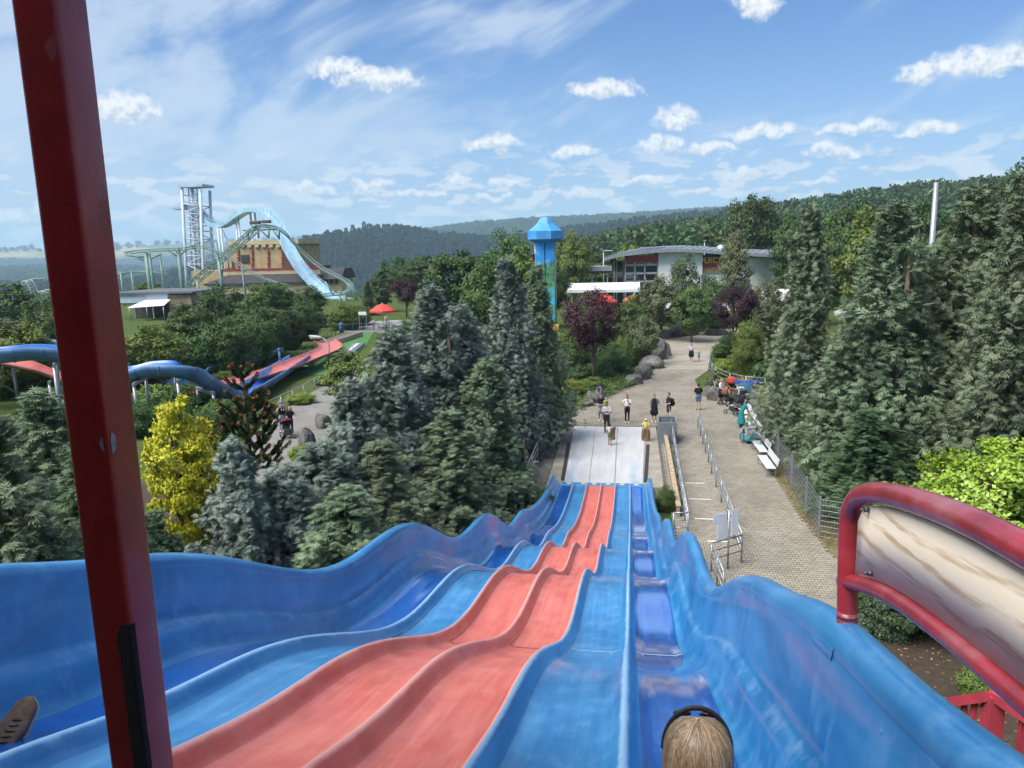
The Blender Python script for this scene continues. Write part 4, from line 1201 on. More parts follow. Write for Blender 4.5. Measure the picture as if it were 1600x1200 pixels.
# ---- rocks
ROCK = mat('basalt_rock', (0.135, 0.13, 0.125), 0.9, 0.3, 2.5, bump=0.7, bscale=9, det=4, dirt=((0.24, 0.235, 0.22), 0.6))
def rock_mesh(seed, name='rock'):
    r = np.random.default_rng(seed)
    bm = bmesh.new(); bmesh.ops.create_icosphere(bm, subdivisions=3, radius=1.0)
    pl = rand_dirs(9, r); off = r.uniform(0.55, 0.85, 9)
    for v in bm.verts:
        p = np.array(v.co)
        for d, o in zip(pl, off):
            k = p @ d - o
            if k > 0: p = p - d * k * 0.9
        p = p * (1 + 0.06 * math.sin(5 * p[0] + seed) * math.cos(4 * p[1] + p[2] * 3))
        v.co = p
    me = bpy.data.meshes.new(name); bm.to_mesh(me); bm.free()
    me.materials.append(ROCK)
    return me
def build_rocks():
    ms = [rock_mesh(s) for s in range(5)]
    L = [  # px, py (foot), width m, height m, words
        ((1035, 528), 2.2, 1.0, 'flat grey boulder at the back left corner of the plaza'), ((1052, 526), 2.2, 1.3, 'second boulder from the left in the row at the back of the plaza'),
        ((1077, 524), 2.6, 2.1, 'tallest grey boulder in the row at the back of the plaza'), ((1100, 523), 2.0, 0.9, 'low rounded boulder just right of the tallest one at the back'), ((1122, 523), 2.2, 0.7, 'rightmost small boulder at the back under the dark purple tree'),
        ((1026, 560), 2.3, 1.9, 'big split boulder where the path bends, beside the shrubs'), ((1040, 556), 1.4, 1.2, 'narrow boulder leaning on the big split one by the path'), ((1018, 574), 2.0, 1.1, 'broad low boulder below the big split one'),
        ((1006, 586), 1.6, 1.0, 'grey boulder half way along the curved path edge'), ((990, 600), 1.3, 0.8, 'small boulder in the ground cover on the path edge'), ((1003, 592), 1.5, 1.2, 'pale boulder right next to the ground cover on the bend'),
        ((925, 628), 0.9, 0.75, 'pointed dark stone at the low end of the hedge bed'), ((936, 624), 0.95, 0.9, 'dark stone with a blue cap lying on it'), ((917, 634), 0.9, 0.45, 'lowest stone edging the hedge bed near the people'), ((878, 641), 1.4, 0.4, 'long flat stone in the hedge bed left of the people'),
        ((1118, 625), 1.2, 0.9, 'round boulder by the low shrub behind the man in black'), ((1104, 618), 1.0, 0.7, 'small boulder at the tip of the shrub bed behind the people'),
        ((482, 702), 0.9, 1.2, 'upright standing stone on the grass by the grey path'), ((505, 668), 1.1, 0.9, 'brown boulder at the edge of the grey path under the maple'), ((497, 700), 0.7, 0.4, 'small stone beside the standing stone'),
    ]
    for i, (p, w, h, lab) in enumerate(L):
        q = at(*p)
        o = link('boulder', ms[i % 5], loc=(q.x, q.y, h * 0.28), rot=(0, 0, i * 1.7), scale=(w / 1.7, w / 2.1, h / 1.25))
        tag(o, lab, 'boulder', 'boulders edging the beds')
    q = at(937, 615)
    cp = MB(); cp.lathe((0, 0, 0), [(0.13, 0), (0.125, 0.06), (0.09, 0.12), (0.0, 0.14)], 12); cp.box((0, -0.15, 0.02), (0.16, 0.14, 0.012))
    tag(cp.build('baseball_hat', mat('blue_cloth', (0.02, 0.05, 0.30), 0.8), None, loc=(q.x - 0.02, at(936, 624).y - 0.2, 0.78)), 'small blue sun hat lying on a stone in the hedge bed', 'hat')
build_rocks()

# ---- grey path on the left
ASPH = mat('path_asphalt', (0.20, 0.195, 0.19), 0.9, 0.12, 1.2, det=4, dirt=((0.13, 0.125, 0.12), 0.5))
def ribbon(name, pts, w, z, m, kind='structure'):
    pts = bez([Vector((p[0], p[1], 0)) for p in pts], 8); V = []
    for i, p in enumerate(pts):
        t = pts[min(i + 1, len(pts) - 1)] - pts[max(i - 1, 0)]; t.normalize()
        n = Vector((t.y, -t.x, 0)); ww = w[0] + (w[1] - w[0]) * i / (len(pts) - 1)
        V += [p + n * ww / 2, p - n * ww / 2]
    V = [(v.x, v.y, z) for v in V]
    F = [(2 * i, 2 * i + 2, 2 * i + 3, 2 * i + 1) for i in range(len(pts) - 1)]
    o = link(name, np_mesh(name, np.array(V), np.array(F), m)); return tag(o, kind=kind)
ribbon('path', [at(380, 760), at(440, 700), at(500, 640), at(560, 598), at(640, 560), at(760, 545)], (4.8, 5.0), 0.006, ASPH)

# ------------------------------------------------------------------ trees and shrubs
def conifer_meshes(seed, H=10.0, R=2.0, boughs=150, fronds=40, fl=0.34, low=0.03, droop=0.5, tops=2, power=0.85):
    """feathery cypress-like conifer: boughs that rise from the stem and carry flat drooping sprays"""
    r = np.random.default_rng(seed)
    ntop = tops
    leaders = [(0.0, 0.0, 1.0)] + [(r.uniform(-.35, .35) * R, r.uniform(-.35, .35) * R, r.uniform(0.78, 0.92)) for _ in range(ntop - 1)]
    Pb, Db = [], []
    lob = r.uniform(0.62, 1.22, 64)
    for b in range(boughs):
        lx, ly, lh = leaders[0 if b < boughs * 0.7 else r.integers(0, ntop)]
        t = low + (0.985 - low) * (r.random() ** 1.15)
        hb = t * H * lh
        a = r.random() * 2 * PI
        prof = (1 - t) ** power * (0.72 + 0.46 * r.random()) * lob[int(t * 7.99) * 8 + int(a / (2 * PI) * 7.99)]
        if t < 0.12: prof *= 0.8 + t * 1.6
        L = max(0.16, R * prof * (1.0 if (lx == 0) else 0.72)) + 0.10
        rise = r.uniform(0.10, 0.55) * L
        nf = max(6, int(fronds * min(1.4, L / (0.55 * R) + 0.25)))
        u = 1 - r.random(nf) ** 1.3 * 0.80
        side = r.normal(size=nf) * 0.17 * L * (1.15 - u)
        up = rise * u - droop * 0.45 * L * u ** 3 + r.normal(size=nf) * 0.16 * L
        ca, sa = math.cos(a), math.sin(a)
        k = t * H * 0 
        P = np.stack([lx * t + ca * u * L - sa * side, ly * t + sa * u * L + ca * side, hb + up], -1)
        out = np.stack([np.full(nf, ca), np.full(nf, sa), np.zeros(nf)], -1)
        D = unit(out * r.uniform(0.5, 1.1, (nf, 1)) + np.array([0, 0, 1.0]) * r.uniform(-1.3, 0.45, (nf, 1)) * (0.5 + droop) + r.normal(size=(nf, 3)) * 0.45)
        Pb.append(P); Db.append(D)
    for lx, ly, lh in leaders:       # nodding tips
        n = 26
        P = np.stack([lx + r.normal(size=n) * 0.07, ly + r.normal(size=n) * 0.07, lh * H - r.random(n) * 0.9], -1)
        D = unit(np.stack([r.normal(size=n) * 0.6, r.normal(size=n) * 0.6, r.uniform(0.2, 1.2, n)], -1)); Pb.append(P); Db.append(D)
    P = np.concatenate(Pb); D = np.concatenate(Db); n = len(P)
    U = unit(np.cross(D, rand_dirs(n, r) * 0.7 + np.array([0, 0, 1.0])))
    sc = r.uniform(0.55, 1.45, n) * fl
    Vs, Fs = [], []; off = 0
    for (st, ang, ln, wd) in ((0.0, 0.0, 1.05, 0.15), (0.10, 0.75, 0.65, 0.14), (0.10, -0.75, 0.65, 0.14), (0.38, 0.62, 0.52, 0.13), (0.38, -0.62, 0.52, 0.13)):
        d = unit(D * math.cos(ang) + U * math.sin(ang) + np.array([0, 0, -0.18 * abs(ang)]))
        u2 = unit(np.cross(d, np.cross(D, U)))
        V, F = leaf_quads(P + D * (sc * st)[:, None], d, u2, sc * ln, sc * wd)
        Vs.append(V); Fs.append(F + off); off += len(V)
    V, F = np.concatenate(Vs), np.concatenate(Fs)
    tr = MB()
    for lx, ly, lh in leaders: tr.tube([(lx * 0.1, ly * 0.1, -0.1), (lx * 0.7, ly * 0.7, H * 0.45 * lh), (lx, ly, H * lh - 0.4)], [0.02 * H, 0.012 * H, 0.004 * H], 7)
    for _ in range(16):
        t = r.uniform(0.08, 0.7); a = r.random() * 6.28; L = R * (1 - t) * 0.7
        tr.tube([(0, 0, t * H), (math.cos(a) * L * .5, math.sin(a) * L * .5, t * H + L * .2), (math.cos(a) * L, math.sin(a) * L, t * H + L * .3)], [0.03, 0.02, 0.008], 4)
    return V, F, tr
def broad_meshes(seed, H=10.0, R=3.5, base=0.22, clumps=70, leaves=110, ls=0.26, shape=1.0, flatness=0.5, crad=0.85, trunks=1, droop=0.0, spire=0.0):
    r = np.random.default_rng(seed)
    zc, rz = H * (1 + base) / 2, H * (1 - base) / 2
    C = []
    while len(C) < clumps:
        d = rand_dirs(1, r)[0]; q = r.uniform(0.35, 1.0) ** 0.6 * 0.86
        x, y, z = d * q
        w = 1.0
        if spire: w = (1 - (z + 1) / 2) ** spire * 1.25 + 0.1
        elif z < 0: w = 1.0 - 0.25 * (-z) * shape
        C.append((x * R * w, y * R * w, zc + z * rz))
    C = np.array(C)
    P, D = [], []
    for c in C:
        n = int(leaves * r.uniform(0.6, 1.4)); rr = crad * r.uniform(0.7, 1.25) * min(1, R / 2.4)
        q = rand_dirs(n, r) * (r.random((n, 1)) ** 0.45) * rr * np.array([1.0, 1.0, 0.72])
        P.append(c + q)
        o = unit(q + (c - np.array([0, 0, zc])) * 0.25)
        D.append(o)
    P = np.concatenate(P); O = np.concatenate(D); n = len(P)
    Nn = unit(O * 0.55 + np.array([0, 0, flatness]) + r.normal(size=(n, 3)) * 0.55)      # leaf normals look out and up
    Dd = unit(np.cross(Nn, rand_dirs(n, r)) + np.array([0, 0, -droop]))
    U = unit(np.cross(Nn, Dd))
    V, F = leaf_quads(P, Dd, U, ls * r.uniform(0.7, 1.3, n), ls * r.uniform(0.5, 0.8, n))
    tr = MB()
    for k in range(trunks):
        ox, oy = (0, 0) if trunks == 1 else (r.uniform(-.25, .25) * R, r.uniform(-.25, .25) * R)
        tr.tube([(ox * .15, oy * .15, -0.15), (ox * .3, oy * .3, H * base), (ox * .8, oy * .8, H * 0.75)], [0.022 * H, 0.016 * H, 0.006 * H], 8)
    idx = r.choice(len(C), min(len(C), 18), replace=False)
    for i in idx:
        c = C[i]; z0 = max(H * base * 0.8, c[2] - np.hypot(c[0], c[1]) * 0.9) * 0.8
        tr.tube([(0, 0, z0), (c[0] * .5, c[1] * .5, (z0 + c[2]) / 2 + 0.1), tuple(c)], [0.010 * H, 0.007 * H, 0.002 * H], 5)
    return V, F, tr
LM = {
    'blue':   leafmat('cypress_blue', (0.150, 0.215, 0.182), (0.400, 0.485, 0.425), 0.45, tint=0.22, cscale=0.5, crown=(0, 0, 0.9)),
    'cyp':    leafmat('cypress_green', (0.115, 0.178, 0.102), (0.345, 0.435, 0.280), 0.45, tint=0.20, cscale=0.5, crown=(0, 0, 0.9)),
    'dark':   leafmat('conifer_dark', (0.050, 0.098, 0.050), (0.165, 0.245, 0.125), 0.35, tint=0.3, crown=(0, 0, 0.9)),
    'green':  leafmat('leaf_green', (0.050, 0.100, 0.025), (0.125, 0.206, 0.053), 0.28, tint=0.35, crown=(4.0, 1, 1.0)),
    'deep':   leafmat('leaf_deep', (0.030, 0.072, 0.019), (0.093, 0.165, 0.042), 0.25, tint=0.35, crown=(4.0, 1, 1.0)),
    'light':  leafmat('leaf_light', (0.090, 0.150, 0.030), (0.210, 0.294, 0.066), 0.3, tint=0.3, crown=(4.0, 1, 1.0)),
    'olive':  leafmat('leaf_olive', (0.090, 0.120, 0.054), (0.192, 0.234, 0.114), 0.25, tint=0.25, crown=(4.0, 1, 1.0)),
    'purple': leafmat('leaf_purple', (0.017, 0.006, 0.010), (0.072, 0.023, 0.036), 0.2, tint=0.3, crown=(4.0, 1, 1.0)),
    'gold':   leafmat('leaf_gold', (0.460, 0.440, 0.015), (0.840, 0.820, 0.090), 0.45, tint=0.1, cscale=0.8, crown=(4.0, 1, 1.0)),
    'laurel': leafmat('leaf_laurel', (0.150, 0.270, 0.012), (0.380, 0.540, 0.055), 0.25, rough=0.35, tint=0.1, spec=0.5, crown=(4.0, 1, 1.0)),
    'lime':   leafmat('leaf_lime', (0.154, 0.220, 0.028), (0.330, 0.396, 0.066), 0.3, tint=0.25, crown=(4.0, 1, 1.0)),
}
def proto(kind, name, V, F, tr):
    return dict(crown=np_mesh(name + '_crown', V, F, LM['green']), trunk=tr.mesh(name + '_trunk', BARK))
PROTO = {}
for i in range(4): PROTO['con%d' % i] = proto('c', 'conifer', *conifer_meshes(100 + i, boughs=640, fronds=33, fl=0.235, tops=[3, 4, 2, 4][i], power=[0.8, 0.65, 0.9, 0.6][i], droop=[0.5, 0.7, 0.4, 0.6][i]))
for i in range(4): PROTO['bro%d' % i] = proto('b', 'broadleaf', *broad_meshes(200 + i, clumps=[95, 120, 80, 110][i], leaves=95, base=[0.12, 0.2, 0.1, 0.16][i], R=[3.6, 4.2, 3.2, 3.8][i], ls=0.30, flatness=[.5, .8, .3, .6][i]))
PROTO['pur0'] = proto('b', 'purple_plum', *broad_meshes(210, clumps=90, leaves=130, base=0.30, R=4.4, ls=0.24, trunks=2, shape=1.6))
PROTO['col0'] = proto('b', 'columnar', *broad_meshes(211, clumps=120, leaves=110, base=0.05, R=1.9, ls=0.20, crad=0.6, flatness=0.2))
PROTO['spi0'] = proto('b', 'birch', *broad_meshes(212, clumps=110, leaves=90, base=0.10, R=2.6, ls=0.22, crad=0.7, spire=0.8, droop=0.7, flatness=0.1))
PROTO['wee0'] = proto('b', 'weeping', *broad_meshes(213, clumps=110, leaves=100, base=0.05, R=3.4, ls=0.30, crad=0.8, droop=1.1, flatness=0.0))
PROTO['bus0'] = proto('b', 'bush', *broad_meshes(214, H=10, clumps=120, leaves=110, base=-0.25, R=5.2, ls=0.42, crad=1.4, trunks=3))
PROTO['bus1'] = proto('b', 'bush', *broad_meshes(215, H=10, clumps=90, leaves=120, base=-0.3, R=6.0, ls=0.6, crad=1.7, trunks=3))
ROT = [0]
def plant(name, key, lm, x, y, h, w, label, cat='tree', group=None, z=0.0, trunk=True):
    """h height, w full crown width in metres; the prototypes are 10 m tall"""
    p = PROTO[key]
    wid = {'con0': 4.0, 'con1': 4.0, 'con2': 4.0, 'con3': 4.0, 'bro0': 8.4, 'bro1': 9.4, 'bro2': 7.6, 'bro3': 8.8, 'pur0': 9.8, 'col0': 4.8, 'spi0': 5.6, 'wee0': 8.0, 'bus0': 12.0, 'bus1': 14.0}[key]
    ROT[0] += 2.399
    t = empty(name, (x, y, z), ROT[0], label, cat, group)
    t.scale = (w / wid, w / wid, h / 10.0)
    o = link('crown', p['crown'], t)
    o.material_slots[0].link = 'OBJECT'; o.material_slots[0].material = LM[lm]
    if trunk: link('trunk' if cat == 'tree' else 'stem', p['trunk'], t)
    return t
def plant_px(name, key, lm, top, y, w, label, cat='tree', group=None, z=0.0):
    q = aty(top[0], top[1], y)
    return plant(name, key, lm, q.x, y, q.z - z, w, label, cat, group, z)

def build_conifers():
    G = 'blue-green conifers left of the slide'
    L = [(838, 412, 41.5, 3.5, 'con2', 'cyp', 'tall slim conifer right beside the blue tower'), (790, 402, 38.0, 4.0, 'con0', 'blue', 'tall conifer just left of the blue tower with a pointed top'),
         (715, 474, 33.5, 3.8, 'con1', 'blue', 'blue conifer with rounded twin tops in the middle of the left row'), (672, 446, 31.5, 4.4, 'con0', 'blue', 'tallest silvery conifer of the left row with a nodding tip'),
         (640, 590, 27.5, 3.4, 'con3', 'blue', 'short conifer squeezed below the tall silvery one'), (613, 512, 27.0, 4.0, 'con1', 'blue', 'silver blue conifer left of the tallest one in the left row'),
         (762, 560, 30.5, 3.6, 'con3', 'cyp', 'green conifer low beside the left pipe railing'), (700, 640, 26.0, 4.0, 'con2', 'cyp', 'dark green conifer leaning over the slide wall in the left row'),
         (548, 592, 24.5, 3.2, 'con1', 'blue', 'smaller blue conifer with a bent drooping tip'), (590, 690, 21.5, 3.8, 'con0', 'cyp', 'green conifer in front of the bent-tipped one by the slide'),
         (500, 690, 20.5, 3.6, 'con3', 'blue', 'blue feathery conifer low behind the slide wall'), (440, 726, 18.5, 3.4, 'con3', 'blue', 'spreading pale conifer right of the drooping blue one'),
         (362, 684, 17.5, 2.6, 'con1', 'blue', 'drooping blue conifer beside the yellow tree'), (540, 760, 18.0, 3.6, 'con1', 'cyp', 'conifer with its top just over the first slide hump'),
         (300, 850, 14.5, 1.5, 'con0', 'blue', 'lowest small blue conifer in front of the yellow tree'),
         (60, 610, 19.0, 4.2, 'con0', 'cyp', 'grey-green conifer at the left edge below the blue chute'), (-30, 640, 16.0, 4.0, 'con1', 'cyp', 'conifer cut by the left picture edge'), (130, 690, 15.5, 3.4, 'con2', 'dark', 'dark conifer hidden by the red post'),
         (10, 760, 13.0, 3.4, 'con3', 'cyp', 'nearest dark green conifer at the lower left above the slide wall'), (235, 800, 14.5, 2.4, 'con2', 'dark', 'dark conifer under the yellow tree')]
    for i, (px, py, y, w, k, m, lab) in enumerate(L): plant_px('conifer', k, m, (px, py), y, w * 1.12, lab, group=G)
    G = 'green conifers right of the plaza'
    Rr = [(1268, 322, 39.5, 4.2, 'con2', 'cyp', 'tall grey-green conifer nearest the benches on the right'), (1400, 312, 33.0, 5.8, 'con0', 'cyp', 'huge open conifer with bare lower stem in the middle of the right row'),
          (1320, 520, 34.5, 3.8, 'con3', 'cyp', 'lower conifer between the two tall ones on the right'), (1532, 285, 33.5, 5.4, 'con1', 'cyp', 'tall conifer in front of the wooded skyline on the right'),
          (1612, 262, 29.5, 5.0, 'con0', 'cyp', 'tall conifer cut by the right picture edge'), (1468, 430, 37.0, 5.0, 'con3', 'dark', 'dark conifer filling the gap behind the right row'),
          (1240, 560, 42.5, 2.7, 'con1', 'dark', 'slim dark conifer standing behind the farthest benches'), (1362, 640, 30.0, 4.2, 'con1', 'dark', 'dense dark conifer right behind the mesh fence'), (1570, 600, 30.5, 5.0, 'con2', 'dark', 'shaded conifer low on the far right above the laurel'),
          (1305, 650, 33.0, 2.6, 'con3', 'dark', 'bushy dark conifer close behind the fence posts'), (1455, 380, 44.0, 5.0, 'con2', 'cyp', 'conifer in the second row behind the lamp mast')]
    for (px, py, y, w, k, m, lab) in Rr: plant_px('conifer', k, m, (px, py), y, w * 1.08, lab, group=G)
build_conifers()

def build_broadleaves():
    G = None
    T = [  # top px, y, width m, proto, leaf, name, label
        ((925, 445), 58.5, 5.9, 'pur0', 'purple', 'plum_tree', 'purple-leaved tree with forked trunk by the curved hedge bed'),
        ((1150, 440), 74.0, 5.4, 'pur0', 'purple', 'plum_tree', 'very dark purple tree at the right side of the path'),
        ((632, 432), 116, 6.5, 'pur0', 'purple', 'plum_tree', 'far purple tree beside the red parasol'),
        ((1033, 428), 86, 6.8, 'bro3', 'olive', 'broadleaf_tree', 'pale olive tree in front of the glass restaurant corner'),
        ((1072, 392), 92, 5.0, 'bro0', 'deep', 'broadleaf_tree', 'dark rounded tree standing against the restaurant wall'),
        ((1082, 440), 84, 5.6, 'wee0', 'green', 'weeping_tree', 'weeping tree with hanging branches at the plaza back'),
        ((1110, 425), 90, 5.2, 'bro2', 'green', 'broadleaf_tree', 'fresh green tree under the yellow restaurant lettering'),
        ((1150, 345), 104, 6.0, 'spi0', 'olive', 'birch_tree', 'slender pale birch covering part of the restaurant wall'),
        ((1180, 288), 150, 14.0, 'bro1', 'deep', 'oak_tree', 'big dark oak towering behind the restaurant'),
        ((1205, 430), 80, 5.2, 'bro0', 'olive', 'broadleaf_tree', 'thin olive tree between birch and the right conifers'),
        ((990, 455), 74, 4.4, 'bro2', 'green', 'broadleaf_tree', 'green tree behind the purple one near the white tent'),
        ((1005, 490), 68, 4.0, 'bro0', 'olive', 'broadleaf_tree', 'small yellowish tree beside the big split boulder'),
        ((715, 378), 86, 12.0, 'bro1', 'deep', 'broadleaf_tree', 'large dark tree behind the tallest silvery conifer'),
        ((790, 350), 98, 9.0, 'bro0', 'green', 'broadleaf_tree', 'tall loose tree left of the blue tower'),
        ((760, 395), 76, 7.0, 'bro3', 'green', 'broadleaf_tree', 'green tree close behind the left conifers'),
        ((812, 375), 92, 6.5, 'bro2', 'light', 'broadleaf_tree', 'light tree touching the blue tower'),
        ((895, 358), 116, 8.0, 'bro3', 'light', 'broadleaf_tree', 'light green tree right behind the blue tower'),
        ((860, 410), 100, 7.0, 'bro1', 'deep', 'broadleaf_tree', 'dark tree at the back of the blue tower'),
        ((660, 395), 150, 12.0, 'bro2', 'deep', 'broadleaf_tree', 'dark tree in the hedge line beyond the red parasol'),
        ((620, 398), 175, 13.0, 'bro0', 'deep', 'broadleaf_tree', 'dark round tree on the meadow edge left of centre'),
        ((595, 414), 128, 6.0, 'col0', 'green', 'broadleaf_tree', 'compact green tree behind the red parasol'),
        ((574, 440), 122, 3.2, 'con2', 'dark', 'conifer', 'narrow dark conifer left of the red parasol'),
        ((675, 440), 108, 7.0, 'bro3', 'deep', 'broadleaf_tree', 'dark tree right of the far purple one'),
        ((340, 440), 84, 8.0, 'bro0', 'deep', 'broadleaf_tree', 'dark tree in front of the castle, left of the pair'),
        ((420, 432), 97, 9.0, 'bro1', 'green', 'broadleaf_tree', 'broad tree in front of the castle gate'),
        ((480, 445), 108, 7.5, 'bro3', 'deep', 'broadleaf_tree', 'dark tree right of the castle above the turf slope'),
        ((380, 480), 82, 6.0, 'bro2', 'green', 'broadleaf_tree', 'medium tree above the blue chute'),
        ((445, 495), 95, 6.0, 'bro1', 'deep', 'broadleaf_tree', 'low dark tree beside the turf slope'),
        ((500, 486), 104, 5.0, 'bro0', 'deep', 'broadleaf_tree', 'dark hedge tree at the top of the turf slope'),
        ((290, 470), 72, 6.5, 'bro3', 'green', 'broadleaf_tree', 'tree right of the flat-roofed station'),
        ((232, 500), 54, 6.5, 'bro2', 'light', 'broadleaf_tree', 'yellow-green tree just right of the red post'),
        ((175, 515), 52, 6.5, 'bro0', 'light', 'broadleaf_tree', 'light tree behind the red post'),
        ((300, 520), 62, 5.0, 'bro1', 'green', 'broadleaf_tree', 'low tree right behind the blue chute hump'),
        ((30, 500), 52, 7.0, 'bro3', 'light', 'broadleaf_tree', 'light tree left of the red post above the blue chute'),
        ((-30, 480), 56, 8.0, 'bro1', 'olive', 'broadleaf_tree', 'olive tree at the left picture edge above the chute'),
        ((70, 455), 75, 8.0, 'bro0', 'green', 'broadleaf_tree', 'green tree in the second row left of the red post'),
        ((10, 438), 95, 10.0, 'bro2', 'green', 'broadleaf_tree', 'farther tree at the left edge below the distant village'),
        ((230, 440), 190, 9.0, 'bro3', 'light', 'broadleaf_tree', 'sunny round tree between the green coaster supports'),
        ((130, 470), 80, 8.0, 'bro3', 'deep', 'broadleaf_tree', 'dark tree hidden behind the upper part of the red post'),
        ((1368, 318), 78, 8.5, 'bro3', 'light', 'broadleaf_tree', 'bright yellow-green tree between the tall right conifers'),
        ((1335, 300), 130, 14.0, 'bro1', 'deep', 'broadleaf_tree', 'dark rounded tree on the skyline right of the oak'),
        ((1300, 330), 100, 9.0, 'bro0', 'green', 'broadleaf_tree', 'green tree behind the conifer nearest the benches'),
        ((1240, 322), 120, 8.0, 'bro2', 'deep', 'broadleaf_tree', 'dark tree just right of the big oak'),
        ((1440, 305), 105, 10.0, 'bro3', 'deep', 'broadleaf_tree', 'dark tree behind the lamp mast'),
        ((1500, 330), 70, 7.0, 'bro1', 'green', 'broadleaf_tree', 'green tree in the gap right of the lamp mast'),
        ((1590, 245), 74, 9.0, 'bro0', 'deep', 'broadleaf_tree', 'high dark tree in the top right corner of the woods'),
        ((1600, 330), 52, 7.0, 'bro2', 'green', 'broadleaf_tree', 'leafy tree low at the right picture edge'),
        ((545, 545), 46, 5.0, 'bro3', 'light', 'maple_tree', 'light green maple overhanging the grey path'),
        ((590, 560), 40, 4.6, 'bro1', 'light', 'maple_tree', 'second light maple right beside the grey path'),
        ((560, 620), 38, 3.6, 'bro2', 'green', 'maple_tree', 'low maple branchwork over the boulder at the path'),
        ((960, 392), 135, 11.0, 'bro2', 'deep', 'broadleaf_tree', 'dark tree behind the restaurant canopy'),
        ((985, 380), 150, 8.0, 'bro0', 'lime', 'broadleaf_tree', 'yellowish tree crown peeping over the restaurant roof'),
        ((930, 385), 140, 9.0, 'bro1', 'deep', 'broadleaf_tree', 'dark tree between tower and restaurant'),
    ]
    for top, y, w, k, m, nm, lab in T: plant_px(nm, k, m, top, y, w, lab)
